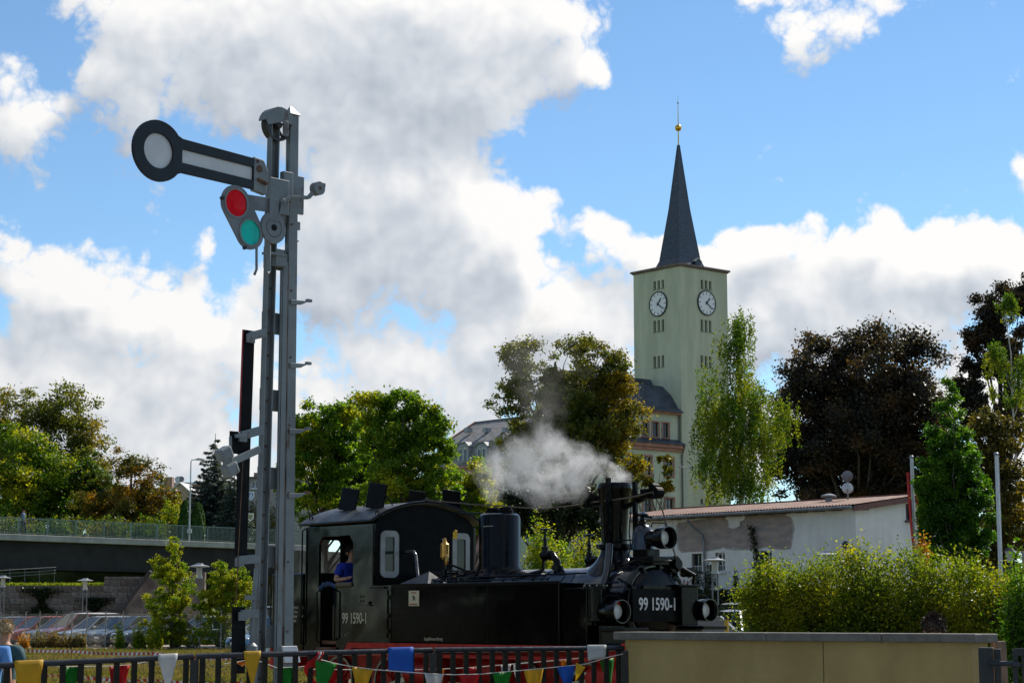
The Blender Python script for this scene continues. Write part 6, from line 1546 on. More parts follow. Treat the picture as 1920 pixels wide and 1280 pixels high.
# meadow grass between the tracks
rng_ = np.random.default_rng(80); n = 42000
Yg = 40 + 43 * rng_.random(n) ** 1.1; pxg = -40 + 640 * rng_.random(n); Xg = (pxg - 960) / F * Yg
P_ = np.stack([Xg, Yg, np.full(n, .04)], 1)
keep = np.ones(n, bool)
for oo in (0.0, 8.2):
    q = (P_[:, 0] - LOC0[0]) * LF[0] + (P_[:, 1] - LOC0[1]) * LF[1] - oo
    keep &= (np.abs(q) > .75) | (rng_.random(n) < .25)
P_ = P_[keep]; n = len(P_)
me_n = rng_.normal(size=(n, 3)); me_n[:, 2] *= .15
g_o = leaf_object('grass', P_ + np.array([0, 0, .05]), .20, leafmat('leaf_grass', (.105, .092, .034), (.20, .155, .082), (.10, .105, .024), .25, .35), None, rng_, 0, .22, N=me_n)
tag(g_o, 'dry yellow green grass between the tracks and the fence', 'grass', kind='stuff')
rng_ = np.random.default_rng(81); n = 16000
Xb = -45 + 34 * rng_.random(n); Yb = 116.6 + 12 * rng_.random(n) ** 1.5
P_ = np.stack([Xb, Yb, [bank_z(a, b_) + .12 for a, b_ in zip(Xb, Yb)]], 1); nn_ = rng_.normal(size=(n, 3)); nn_[:, 2] *= .2
tag(leaf_object('bank_grass', P_, .26, leafmat('leaf_bank', (.09, .15, .015), (.20, .24, .03), (.16, .2, .02), .4, .45), None, rng_, 0, .3, N=nn_), 'sunlit grass on the bank under the bridge', 'grass', kind='stuff')

# unseen trees added around the viewer to darken the engine's reflections and dim skylight
for k, (x, Y_, lab, mm) in enumerate(((-24, 31, 'added broad tree out of frame to the left, nearest the engine', 'beech'), (-42, 47, 'added broad tree out of frame to the left, beyond the first', 'ivy'), (-27, 18, 'added broad tree out of frame beside the onlookers', 'ivy'), (-14, -16, 'added unseen tree behind the viewer on the left', 'maple_d'), (0, -20, 'added unseen tree straight behind the viewer', 'linden'), (14, -16, 'added unseen tree behind the viewer on the right', 'maple_d'), (26, 4, 'added broad tree out of frame to the right of the gate', 'olive'))):
    tree('added_shade_tree', lab, [(x - 3, 5, 4, 3.2), (x + 3, 5.5, 4, 3.4), (x, 8.5, 4.5, 3.6), (x - 1, 11.5, 3, 2.4), (x, 3, 5, 2.2)], Y_, -.35, 12000, .45, LM[mm], 90 + k, 90, r0=.35, world=True, nlimb=16, group='added unseen trees around the viewer')
# the belt of trees goes on beyond the right edge
for k, (px, lab) in enumerate(((2010, 'green tree just beyond the right edge of the picture'), (2130, 'second green tree beyond the right edge of the picture'), (2260, 'third green tree beyond the right edge of the picture'))):
    tree('chestnut_tree', lab, [(px, 860, 90, 90), (px - 40, 960, 90, 80), (px + 40, 970, 90, 80), (px, 1060, 100, 60)], 138 + 6 * k, 0, 11000, .42, LM['olive' if k != 1 else 'maple_d'], 140 + k, 120, r0=.35, group='trees beyond the right edge')
# ================================================================ cars
car_glass = glassmat('car_glass', (.010, .013, .016), .05); car_glass.node_tree.nodes['Principled BSDF'].inputs['IOR'].default_value = 1.22
tyre_r = mat('tyre_rubber', (.012, .012, .012), .85)
rim_m = mat('alloy_rim', (.42, .42, .43), .35, .9)
dark_trim = mat('dark_trim', (.018, .018, .02), .5)
lampg = glassmat('car_lamp', (.5, .52, .54), .08)
redlamp = glassmat('tail_lamp', (.35, .01, .01), .1)
CARCOL = {}
def paint(name, col):
    if name in MATS: return MATS[name]
    m_, nt_, b_ = nmat(name); b_.inputs['Base Color'].default_value = rgb(tuple(x * .75 for x in col)); b_.inputs['Roughness'].default_value = .32
    b_.inputs['Metallic'].default_value = .35 if max(col) < .6 else 0.0; b_.inputs['Coat Weight'].default_value = .8; b_.inputs['Coat Roughness'].default_value = .04
    return m_
def loft(mb, secs):
    n = len(secs[0]); vs_ = [p for s in secs for p in s]; fs_ = []
    for i in range(len(secs) - 1): fs_ += [(i * n + k, i * n + (k + 1) % n, (i + 1) * n + (k + 1) % n, (i + 1) * n + k) for k in range(n)]
    fs_ += [tuple(range(n - 1, -1, -1)), tuple(range((len(secs) - 1) * n, len(secs) * n))]
    return mb.add(vs_, fs_)
def car(label, colname, col, pos, rz, kind='hatch', roof_col=None, group=None, name='parked_car', cat='car'):
    """nose towards local +x"""
    t = thing(name, label, cat, pos, rz, group); pm_ = paint(colname, col)
    L, Wd, H = {'hatch': (4.1, .87, 1.48), 'sedan': (4.5, .88, 1.44), 'wagon': (4.5, .88, 1.5), 'van': (4.9, .95, 1.95), 'mpv': (4.4, .9, 1.66)}[kind]
    x0, x1 = -L / 2, L / 2; belt = {'van': 1.12, 'mpv': .98}.get(kind, .90)
    hood = {'van': .55, 'mpv': .75}.get(kind, 1.0)
    # lower body as a loft of rounded sections
    st_ = [(x0, .42, .78, belt - .12), (x0 + .12, .30, .95, belt), (x0 + .9, .22, 1, belt + .02), (0, .20, 1, belt), (x1 - hood, .22, 1, belt - .04), (x1 - .35, .24, .97, belt - .16), (x1 - .08, .30, .88, belt - .26), (x1, .38, .75, belt - .36)]
    if kind == 'sedan': st_[1] = (x0 + .1, .30, .93, belt - .02)
    secs = []
    for (x, zb_, wf_, zt_) in st_:
        w_ = Wd * wf_; secs.append([(x, -w_ * .93, zb_), (x, -w_, zb_ + .14), (x, -w_, zb_ + (zt_ - zb_) * .7), (x, -w_ * .93, zt_ - .02), (x, -w_ * .6, zt_ + .015), (x, w_ * .6, zt_ + .015), (x, w_ * .93, zt_ - .02), (x, w_, zb_ + (zt_ - zb_) * .7), (x, w_, zb_ + .14), (x, w_ * .93, zb_)])
    body = loft(MB(), secs).build('body', pm_, t, smooth=True, bevel=.015)
    # greenhouse (glass) and roof
    rear = {'hatch': (x0 + .12, x0 + .62), 'sedan': (x0 + .75, x0 + 1.35), 'wagon': (x0 + .10, x0 + .48), 'van': (x0 + .06, x0 + .2), 'mpv': (x0 + .08, x0 + .4)}[kind]
    frt = (x1 - hood - .05, x1 - hood - .85 + (.35 if kind == 'van' else 0))
    wb_, wt_ = Wd * .93, Wd * .70 if kind != 'van' else Wd * .82
    g = MB(); lo = [(rear[0], belt - .03), (frt[0], belt - .06)]; hi = [(rear[1], H - .05), (frt[1], H - .05)]
    vs_ = [(x, s * wb_, z) for x, z in lo for s in (-1, 1)] + [(x, s * wt_, z) for x, z in hi for s in (-1, 1)]
    g.add(vs_, [(0, 2, 6, 4), (1, 5, 7, 3), (0, 4, 5, 1), (2, 3, 7, 6), (4, 6, 7, 5), (0, 1, 3, 2)]); g.build('windows', car_glass, t)
    rm = MB(); rs = []
    for f, dz, ww in ((0, 0, .96), (.12, .035, 1.0), (.5, .055, 1.02), (.88, .035, 1.0), (1, -.005, .96)):
        x = hi[0][0] + (hi[1][0] - hi[0][0]) * f; w_ = wt_ * ww
        rs.append([(x, -w_, H - .06), (x, -w_ * .9, H - .045 + dz), (x, w_ * .9, H - .045 + dz), (x, w_, H - .06), (x, w_ * .9, H - .075), (x, -w_ * .9, H - .075)])
    loft(rm, rs).build('roof', paint(colname + '_roof', roof_col) if roof_col else pm_, t, smooth=True)
    for s in (-1, 1):
        for (xa, za), (xb, zb_) in ((lo[0], hi[0]), (lo[1], hi[1]), ((.1, belt), (.05, H - .06))): MB().bar((xa, s * (wb_ + .004), za), (xb, s * (wt_ + .004), zb_), .07, .05, (1, 0, 0)).build('pillar', pm_ if kind != 'van' else dark_trim, t)
    for s in (-1, 1):
        MB().ball((frt[0] - .25, s * (Wd + .1), belt + .06), .1, 10, (.7, 1, .75)).build('mirror', pm_, t, smooth=True)
        MB().ball((x1 - .14, s * Wd * .66, belt - .27), .13, 12, (.8, 1.25, .62)).build('headlight', lampg, t, smooth=True)
        MB().box(x0 - .01, x0 + .08, s * Wd * .68 - .12, s * Wd * .68 + .12, belt - .25, belt - .02).build('tail_light', redlamp, t, bevel=.02)
        for xw in (x0 + .8, x1 - .8):
            Mw = Matrix.Translation((xw, s * (Wd - .10), .31)) @ Matrix.Rotation(R(90), 4, 'X')
            o = MB().lathe([(.2, -.1), (.29, -.105), (.31, -.06), (.31, .06), (.29, .105), (.2, .1)], 24, Mw, caps=False).build('wheel', tyre_r, t, smooth=True)
            MB().lathe([(0, s * -.07), (.06, s * -.1), (.19, s * -.085), (.21, s * -.1)], 20, Mw, caps=False).build('rim', rim_m, o, smooth=True)
    MB().box(x1 - .02, x1 + .012, -.5, .5, .42, .55).box(x1 - .05, x1 + .008, -.34, .34, belt - .36, belt - .26).build('grille', dark_trim, t)
    MB().box(x1 + .013, x1 + .022, -.26, .26, .43, .53).build('number_plate', mat('plate_white_car', (.75, .75, .74), .5), t)
    return t
NOSE = math.atan2(-.64, -.768)
CL = [('silver_blue', (.26, .29, .33), 'hatch', None, 'silver blue hatchback at the left edge of the car park'),
      ('bright_red', (.40, .02, .02), 'hatch', None, 'bright red car second from the left in the parked row'),
      ('orange_red', (.42, .055, .02), 'wagon', None, 'orange red estate car third from the left in the parked row'),
      ('mid_grey', (.20, .21, .22), 'hatch', None, 'mid grey hatchback between two red cars in the parked row'),
      ('brick_red', (.36, .03, .02), 'mpv', (.75, .72, .70), 'red car with white roof rails area in the parked row'),
      ('white_silver', (.50, .51, .52), 'wagon', None, 'white silver estate car in the middle of the parked row'),
      ('grey_dark', (.10, .105, .11), 'hatch', None, 'dark grey hatchback right of the white silver estate'),
      ('near_black', (.03, .032, .035), 'wagon', None, 'almost black estate car second from the right of the row'),
      ('slate_blue', (.06, .07, .09), 'sedan', None, 'slate blue saloon at the right end of the row, behind saplings')]
CL[4] = ('brick_red', (.36, .03, .02), 'mpv', (.75, .72, .70), 'tall red car with pale roof in the parked row')
for k, (cn, cc, kd, rc, lab) in enumerate(CL):
    Yc = 106 - 1.75 * k; px = 10 + 36 * k
    p = at(px, 1200, Yc); car(lab, cn, cc, (p[0], Yc, .004), NOSE + random.uniform(-.04, .04), kd, rc, 'cars in the car park by the stone wall')
p = at(385, 1200, 93); car('pale teal car half hidden by the young birches', 'pale_teal', (.33, .45, .45), (p[0], 93, .004), NOSE, 'hatch', None, 'cars in the car park by the stone wall')
p = at(524, 1200, 92); car('white van glimpsed through the signal mast', 'van_white', (.78, .78, .77), (p[0], 92, .004), NOSE, 'van', None, 'cars in the car park by the stone wall', 'parked_van', 'van')
p = at(529, 1200, 72); car('light blue car glimpsed through the signal mast', 'light_blue', (.12, .30, .50), (p[0], 72, .002), NOSE, 'hatch', None, 'cars in the car park by the stone wall')
p = at(1312, 1200, 56); car('white car behind the right headlamp of the engine', 'car_white', (.8, .8, .79), (p[0], 56, .01), R(-58), 'hatch')
p = at(1412, 1200, 64); car('silver blue people carrier parked below the hedge', 'car_silver', (.38, .42, .48), (p[0], 64, .01), R(-78), 'mpv')
p = at(1420, 1200, 71); car('blue van with white roof behind the silver people carrier', 'van_blue', (.02, .20, .42), (p[0], 71, .01), R(-80), 'van', (.8, .8, .78), None, 'parked_van', 'van')

# ---------------- chain link fence along the car park
fpost = mat('fence_post', (.22, .225, .22), .6, .5, var=.25)
FA, FB = Vector((at(2, 1150, 95)[0], 95, 0)), Vector((at(414, 1150, 81)[0], 81, 0))
fd = (FB - FA).normalized(); FLn = (FB - FA).length
fe = thing('wire_fence', 'wire mesh fence with slim grey posts along the car park', 'fence', FA, math.atan2(fd[1], fd[0]))
xs_f = [hp(px, 1180, FA, fd)[0] for px in (-25, 2, 20, 47, 74, 105, 134, 162, 198, 230, 266, 300, 338, 375, 414, 455, 500)]
pme = None
for x in xs_f:
    if pme is None: o = MB().tube([(0, 0, -.2), (0, 0, 1.72)], .028, 8).build('post', fpost, fe, smooth=True); pme = o.data
    else: o = inst('post', pme, fe, (0, 0, 0))
    o.location = (x, 0, 0); o.rotation_euler = (random.uniform(-.02, .02), random.uniform(-.025, .025), 0)
xb = hp(125, 1180, FA, fd)[0]; x5 = xs_f[6]
MB().tube([(x5 - 1.35, .02, .0), (x5 - .02, .02, 1.6)], .022, 6).build('brace', fpost, fe)
wm = MB(); H_ = 1.6
for z in (.06, .8, 1.6): wm.bar((xs_f[0], 0, z), (xs_f[-1], 0, z), .006, .006)
x = xs_f[0]
while x < xs_f[-1]:
    wm.bar((x, 0, 0.05), (x + H_, 0, H_), .003, .003); wm.bar((x + H_, .002, .05), (x, .002, H_), .003, .003); x += .13
tag(wm.build('wire_mesh', mat('fence_wire', (.20, .21, .20), .5, .6), fe), kind='stuff')

# ---------------- park lamps with flat caps
lamp_src = None
def park_lamp(px, ytop, Y, lab):
    global lamp_src
    p = at(px, ytop, Y); h = p[2]
    if lamp_src is None:
        t = thing('park_lamp', lab, 'lamp', (p[0], Y, 0), 0, 'park lamps')
        for sx in (-.11, .11): MB().tube([(sx, 0, -.1), (sx, 0, 3.3)], .032, 8).build('pole', mat('lamp_pole', (.15, .155, .16), .5, .4), t, smooth=True)
        for z in (1.0, 2.0, 3.0): MB().bar((-.11, 0, z), (.11, 0, z), .02, .03).build('spacer', MATS['lamp_pole'], t)
        MB().cyl((0, 0, 3.28), (0, 0, 3.36), .16, n=18).build('lamp_base', MATS['galvanised'], t, smooth=True)
        MB().cyl((0, 0, 3.36), (0, 0, 3.76), .13, n=18).build('lamp_glass', glassmat('frosted_lamp', (.42, .40, .33), .3), t, smooth=True)
        MB().lathe([(.16, 3.76), (.46, 3.80), (.46, 3.83), (.18, 3.90), (.16, 3.96), (0, 3.97)], 28).build('lamp_cap', mat('lamp_cap', (.30, .31, .31), .45, .3), t, smooth=True)
        lamp_src = t
    else:
        t = copy_tree(lamp_src); t['label'] = lab
    t.location = (p[0], Y, h - 3.97); t.rotation_euler = (0, 0, random.uniform(-.5, .5))
park_lamp(374, 1055, 88, 'park lamp with flat cap between the two young birches')
park_lamp(160, 1083, 112, 'park lamp with flat cap against the stone retaining wall')
park_lamp(6, 1078, 113, 'park lamp with flat cap at the left edge of the picture')
park_lamp(1340, 1043, 78, 'park lamp with flat cap before the downpipe of the white building')
park_lamp(1553, 1032, 70, 'park lamp with flat cap rising out of the bushes')
sp_b = at(1287, 940, 128)
street_lamp('street_lamp', 'thin double headed street lamp before the tower', (sp_b[0], 128, 0), at(1287, 876, 128)[2], .55, 0, True, .06)
# crest signs on a post behind the mast
cp = at(469, 940, 138)
cs_ = thing('crest_sign_post', 'thin post with two small white crest signs behind the signal mast', 'sign', (cp[0] - .25, 138.6, zd - .1))
MB().tube([(-.1, 0, 0), (-.1, 0, at(469, 915, 138)[2] - zd)], .035, 8).build('post', MATS['galvanised'], cs_)
for y_, cc in ((928, (.18, .28, .55)), (968, (.55, .45, .12))):
    z = at(469, y_, 138)[2] - zd + .1
    def shield(s): return [(-.24 * s, .28 * s), (.24 * s, .28 * s), (.24 * s, -.05 * s), (.12 * s, -.24 * s), (0, -.32 * s), (-.12 * s, -.24 * s), (-.24 * s, -.05 * s)]
    Ms = frame_mat((.22, -.04, z), (1, 0, 0), (0, -1, 0), (0, 0, 1))
    o = MB().prism(shield(1), 0, .02, Ms).build('crest_board', mat('sign_white', (.75, .75, .75), .5), cs_)
    MB().prism(shield(.72), .021, .026, Ms).build('crest_field', mat('crest_%d' % y_, cc, .5), o)
    MB().prism([(-.05, .12), (.05, .12), (.08, 0), (.03, -.14), (-.03, -.14), (-.08, 0)], .027, .03, Ms).build('crest_charge', mat('crest_c%d' % y_, (.75, .75, .72) if y_ == 928 else (.12, .2, .4), .5), o)
# ---------------- flagpoles
def cloth_strip(P0, P1, w, folds, amp, rng, n=26, k=9):
    """limp cloth hanging from P0 to P1 in folds"""
    mb = MB(); P0, P1 = Vector(P0), Vector(P1); vs_, fs_ = [], []
    for i in range(n + 1):
        f = i / n; c = P0.lerp(P1, f)
        for j in range(k + 1):
            g_ = j / k; ph = folds * 6.28 * g_ + 1.3 * math.sin(f * 4)
            vs_.append(c + Vector((w * g_ * (.6 + .4 * math.sin(f * 3.1 + .6)), amp * math.sin(ph) * (.5 + f), -.03 * math.sin(ph * .5))))
    for i in range(n):
        for j in range(k): fs_.append((i * (k + 1) + j, i * (k + 1) + j + 1, (i + 1) * (k + 1) + j + 1, (i + 1) * (k + 1) + j))
    return mb.add(vs_, fs_)
pole_m = mat('flagpole_white', (.60, .60, .60), .4, .2, var=.06)
flag_r = mat('flag_red', (.55, .035, .03), .8, var=.1); flag_w = mat('flag_white', (.72, .66, .66), .8, var=.06)
for px, ty, Y, lab in ((1709, 858, 72, 'white flagpole with limp red and white flag, left of the hornbeam'), (1868, 853, 62, 'bare white flagpole right of the hornbeam')):
    p = at(px, ty, Y)
    t = thing('flagpole', lab, 'flagpole', (p[0], Y, 0)); h = p[2]
    MB().tube([(0, 0, -.1), (0, 0, h)], [.075, .055], 12).build('pole', pole_m, t, smooth=True)
    MB().lathe([(.0, h), (.085, h), (.085, h + .05), (.05, h + .09), (0, h + .1)], 14, None, caps=False).build('pole_cap', mat('cap_blue_grey', (.12, .16, .2), .5), t, smooth=True)
    MB().tube([(.07, -.02, 1.2), (.07, -.02, h - .05)], .008, 5).build('halyard', pole_m, t)
    if px < 1800:
        z1, z0 = at(px, 885, Y)[2], at(px, 1060, Y)[2]
        fl_ = cloth_strip((-.10, -.06, z1), (.04, -.06, z0), -.13, 1.1, .05, None).build('flag', flag_r, t, smooth=True)
        cloth_strip((.10, -.05, at(px, 925, Y)[2]), (.22, -.06, z0), .16, 1.3, .05, None).build('flag_fold', flag_r, fl_, smooth=True)
        cloth_strip((.09, -.09, at(px, 1000, Y)[2]), (.32, -.1, z0 + .1), .16, 1.0, .03, None).build('flag_stripe', flag_w, fl_, smooth=True)
lt = at(1893, 1040, 60)
ln_ = thing('wall_lantern', 'small old lantern at the right edge above the bushes', 'lantern', (lt[0], 60, 0))
MB().tube([(0, 0, 0), (0, 0, lt[2] - .25)], .03, 8).build('post', dark_trim, ln_)
MB().lathe([(.09, -.22), (.14, .12)], 6, Matrix.Translation((0, 0, lt[2]))).build('lantern_glass', glassmat('lantern_pane', (.5, .48, .42), .3), ln_)
MB().lathe([(.18, .12), (.10, .2), (.03, .27)], 6, Matrix.Translation((0, 0, lt[2]))).build('lantern_roof', dark_trim, ln_)
# yellow bollard and low mesh fence by the white building
bp = at(1362, 1170, 50)
bo_ = thing('bollard', 'yellow post with dark top beside the parked people carrier', 'bollard', (bp[0], 50, 0))
MB().cyl((0, 0, -.1), (0, 0, 1.36), .055, n=14).build('post', mat('bollard_yellow', (.55, .33, .02), .6), bo_, smooth=True); MB().cyl((0, 0, 1.36), (0, 0, 1.45), .057, n=14).build('cap', dark_trim, bo_, smooth=True)
ga, gb_ = at(1330, 1160, 76), at(1420, 1160, 73)
mf = thing('mesh_fence', 'light grey welded mesh fence in front of the dark hedge', 'fence', (ga[0], 76, 0), math.atan2(-3, gb_[0] - ga[0]))
Lm = (Vector((gb_[0], 73, 0)) - Vector((ga[0], 76, 0))).length
for k in range(3): MB().box(Lm * k / 2 - .03, Lm * k / 2 + .03, -.03, .03, 0, 1.95).build('post', MATS['galvanised'], mf)
mm_ = MB()
for k in range(11): mm_.bar((0, 0, .1 + k * .17), (Lm, 0, .1 + k * .17), .006, .008)
x = 0
while x < Lm: mm_.bar((x, 0, .1), (x, 0, 1.82), .005, .005); x += .06
tag(mm_.build('mesh', MATS['galvanised'], mf), kind='stuff')

# ---------------- striped barrier tape
tape_r = mat('tape_red', (.52, .035, .02), .5, var=.05); tape_w = mat('tape_white', (.75, .73, .70), .5, var=.04)
def tape(lab, pts, stripe=.085, w=.07, seed=1):
    rng = random.Random(seed); P_ = [at(px, py, Y) for px, py, Y in pts]
    t = thing('barrier_tape', lab, 'tape', (P_[0][0], P_[0][1], 0), 0, 'red and white tapes along the track'); o0 = Vector(t.location)
    tb_ = MB(); c = 0
    for a, b_ in zip(P_[:-1], P_[1:]):
        n = max(2, int((b_ - a).length / stripe)); d = (b_ - a).normalized(); tw0 = rng.uniform(-.3, .3); tw1 = rng.uniform(-.5, .5); vs_ = []
        for i in range(n + 1):
            f = i / n; an = tw0 + (tw1 - tw0) * f + .5 * math.sin(f * 9 + seed); up = Vector((-d[1] * math.sin(an), d[0] * math.sin(an), math.cos(an))) * w / 2
            q = a.lerp(b_, f) - Vector((0, 0, .035 * 4 * f * (1 - f))) - o0; vs_ += [q - up, q + up]
        k0 = len(tb_.v); tb_.v += [tuple(v) for v in vs_]
        for i in range(n): tb_.f.append((k0 + 2 * i, k0 + 2 * i + 2, k0 + 2 * i + 3, k0 + 2 * i + 1)); tb_.m.append(c % 2); c += 1
    tb_.build('tape_band', [tape_r, tape_w], t)
    for q in P_[1:-1]:
        o = MB().tube([(q[0] - o0[0], q[1] - o0[1], -.1), (q[0] - o0[0] + .01, q[1] - o0[1], q[2] + .1)], .011, 6).build('stake', mat('stake_red', (.20, .05, .035), .7), t)
tape('upper red and white barrier tape on thin stakes before the fence', [(-20, 1213, 50), (133, 1220, 48), (285, 1224, 46), (440, 1234, 44), (560, 1240, 43)], seed=1)
tape('lower red and white barrier tape in front of the weedy track', [(-20, 1252, 40.5), (140, 1267, 39), (287, 1274, 37.8), (450, 1280, 36.5), (560, 1284, 35.6)], seed=4)

# ---------------- railing in the foreground
rail_n = [(-150, 13.1, None), (365, 14.2, 1230), (812, 15.2, 1218), (1171, 15.9, 1214.5)]
rl_m = mat('railing_paint', (.010, .012, .018), .3, .0, var=.2, vscale=8, spec=.4)
bl_m = mat('baluster_paint', (.017, .016, .011), .6, .0, var=.3, vscale=8, spec=.2)
RN = [at(-150, 1254.5, 13.1), at(365, 1230, 14.2), at(812, 1218, 15.2), at(1171, 1214.5, 15.9)]
rt = thing('railing', 'dark metal railing with flat balusters across the foreground', 'railing', (RN[0][0], RN[0][1], -.35))
ro_ = Vector(rt.location)
bme = MB().box(-.021, .021, -.006, .006, 0, 1).build('baluster', bl_m, rt).data
bpy.data.objects.remove([o for o in rt.children][0])
for k in range(3):
    a, b_ = RN[k] - ro_, RN[k + 1] - ro_; d = (b_ - a).normalized(); ang = math.atan2(d[1], d[0]); gap = .012
    MB().tube([a + d * gap, a + d * .3, b_ - d * .3, b_ - d * gap], .021, 14).build('top_rail', rl_m, rt, smooth=True)
    MB().bar(a + d * gap - Vector((0, 0, 1.0)), b_ - d * gap - Vector((0, 0, 1.0)), .03, .03).build('bottom_rail', rl_m, rt)
    n = (15, 16, 15)[k]
    for i in range(n):
        q = a.lerp(b_, (i + .5) / n)
        inst('baluster', bme, rt, q - Vector((0, 0, 1.0)), (0, 0, ang), (1, 1, .985))
for k in range(4):
    q = RN[k] - ro_; MB().box(q[0] - .028, q[0] + .028, q[1] - .028, q[1] + .028, 0, q[2] - .02).build('post', rl_m, rt, bevel=.004)

# ---------------- bunting
def rail_seg(px):
    k = 0 if px < 365 else 1 if px < 812 else 2
    a, b_ = RN[k], RN[k + 1]; d = Vector((b_[0] - a[0], b_[1] - a[1], 0)).normalized(); return a, d
def on_rail(px, py, off):
    """point on the railing line, off metres towards the viewer"""
    a, d = rail_seg(px); nrm = Vector((d[1], -d[0], 0)); o = Vector((a[0], a[1], 0)) + nrm * off
    t, z = hp(px, py, o, d); q = o + d * t; return Vector((q[0], q[1], z))
def clothmat(name, col):
    m_ = mat(name, col, .55, var=.12, vscale=5, spec=.35); nt_ = m_.node_tree; b_ = nt_.nodes['Principled BSDF']
    tr = nt_.nodes.new('ShaderNodeBsdfTranslucent'); tr.inputs['Color'].default_value = rgb(tuple(min(1, x * 1.1) for x in col))
    ms = nt_.nodes.new('ShaderNodeMixShader'); ms.inputs[0].default_value = .3
    nt_.links.new(b_.outputs[0], ms.inputs[1]); nt_.links.new(tr.outputs[0], ms.inputs[2]); nt_.links.new(ms.outputs[0], nt_.nodes['Material Output'].inputs['Surface'])
    return m_
def rail_z(px):
    k = 0 if px < 365 else 1 if px < 812 else 2
    q = on_rail(px, 1240, 0); L_ = (RN[k + 1] - RN[k]); f = ((q - RN[k]).to_2d().length) / L_.to_2d().length
    return RN[k][2] + L_[2] * f
FC = {k: clothmat('bunting_' + k, c_) for k, c_ in dict(yellow=(.62, .36, .012), green=(.005, .20, .012), red=(.48, .008, .010), white=(.62, .62, .60), blue=(.012, .11, .50), orange=(.75, .28, .01)).items()}
cord_m = mat('bunting_cord', (.62, .60, .54), .8)
def flag(parent, o0, pa, pb, off, col, ln=.30, sway=0.0, tip=.5, seed=0, curl=.032):
    A_, B_ = on_rail(pa[0], pa[1], off) - o0, on_rail(pb[0], pb[1], off) - o0
    d = (B_ - A_); nrm = Vector((d[1], -d[0], 0)).normalized(); rng = random.Random(seed)
    n, m_ = 10, 6; vs_, fs_ = [], []; ph = rng.uniform(0, 6)
    for i in range(n + 1):
        f = i / n
        for j in range(m_ + 1):
            g_ = j / m_; u = g_ * (1 - f) + tip * f
            p = A_ + d * u + Vector((d[0], d[1], 0)).normalized() * sway * f * f - Vector((0, 0, ln * f)) + nrm * (curl * math.sin(ph + 5 * f + 3.2 * g_) * f + curl * .5 * math.sin(6 * g_ + ph) * (1 - f))
            vs_.append(p)
    for i in range(n):
        for j in range(m_): fs_.append((i * 7 + j, i * 7 + j + 1, (i + 1) * 7 + j + 1, (i + 1) * 7 + j))
    o = MB().add(vs_, fs_).build('flag', FC[col], parent, smooth=True)
    sm = o.modifiers.new('thickness', 'SOLIDIFY'); sm.thickness = .0012
    return o
def over_rail(parent, o0, x0, x1, ytop, ybot, col, slope=0.0, taper=0.0, seed=0, tri=False):
    """flag flung over the top rail: rises behind, bends over, hangs in front"""
    rng = random.Random(seed); n, m_ = 14, 6; vs_, fs_ = [], []
    for i in range(n + 1):
        f = i / n
        for j in range(m_ + 1):
            g_ = j / m_
            cx_ = (x0 + x1) / 2 + ((x0 + (x1 - x0) * g_) - (x0 + x1) / 2) * (1 - taper * max(0, f - .3) / .7)
            if f < .3:
                ang = math.pi * (1.15 - 1.15 * f / .3); p = on_rail(cx_, ytop + 4, .031 * math.cos(ang)); p[2] = rail_z(cx_) + .031 * math.sin(ang)
            else:
                g2 = (f - .3) / .7; y = ytop + 4 + (ybot - ytop - 4) * g2 + slope * g_ * g2; p = on_rail(cx_, y, .032 + .012 * math.sin(g2 * 4 + seed) * g2); p[2] += (rail_z(cx_) - on_rail(cx_, ytop + 4, .032)[2]) * (1 - g2)
            vs_.append(p - o0)
    for i in range(n):
        for j in range(m_): fs_.append((i * 7 + j, i * 7 + j + 1, (i + 1) * 7 + j + 1, (i + 1) * 7 + j))
    o = MB().add(vs_, fs_).build('flag', FC[col], parent, smooth=True)
    sm = o.modifiers.new('thickness', 'SOLIDIFY'); sm.thickness = .0012
    return o
def garland(lab, pts, off):
    p0 = on_rail(pts[0][0], pts[0][1], off); t = thing('bunting', lab, 'bunting', (p0[0], p0[1], -.35), 0, 'bunting on the railing'); o0 = Vector(t.location)
    MB().tube([on_rail(a, b_, off) - o0 for a, b_ in pts], .0035, 6).build('cord', cord_m, t, smooth=True)
    return t, o0
g1_, o1 = garland('front bunting with coloured pennants sagging from the red knot to the wall', [(602,1236),(631,1243.5),(665,1249.5),(700,1254),(735,1257),(770,1259.5),(811,1262.5),(813,1262.6),(850,1264),(900,1263),(960,1257.5),(1020,1252),(1060,1248),(1098,1244),(1137,1232),(1168,1225)], .05)
for pa, pb, c_, sw, tp, ln in (((591,1237),(631,1243.5),'green',-.03,.25,.3), ((658,1248.5),(699,1254),'yellow',.0,.42,.3), ((794,1261.5),(830,1263.2),'white',.0,.5,.3), ((860,1264),(900,1263),'red',.0,.5,.3), ((922,1261),(960,1257.5),'green',.0,.5,.3), ((983,1255.5),(1020,1252),'yellow',.0,.55,.3), ((1045,1249.5),(1080,1246),'blue',.03,.6,.3)):
    flag(g1_, o1, pa, pb, .052, c_, ln, sw, tp, int(pa[0]))
over_rail(g1_, o1, 728, 775, 1217, 1257, 'blue', 6, .0, 3)
over_rail(g1_, o1, 1101, 1137, 1212, 1238, 'white', -6, .1, 5)
o = MB().add([on_rail(1080, 1241, .054) - o1, on_rail(1098, 1250, .054) - o1, on_rail(1079, 1277, .058) - o1, on_rail(1086, 1255, .06) - o1], [(0, 1, 3), (1, 2, 3), (2, 0, 3)]).build('flag', FC['yellow'], g1_)
g2_, o2 = garland('rear bunting with pennants strung behind the balusters', [(575,1254),(640,1254.5),(740,1255.5),(811,1254),(813,1254),(880,1251),(945,1245.5),(1000,1241),(1060,1236),(1095,1232)], -.05)
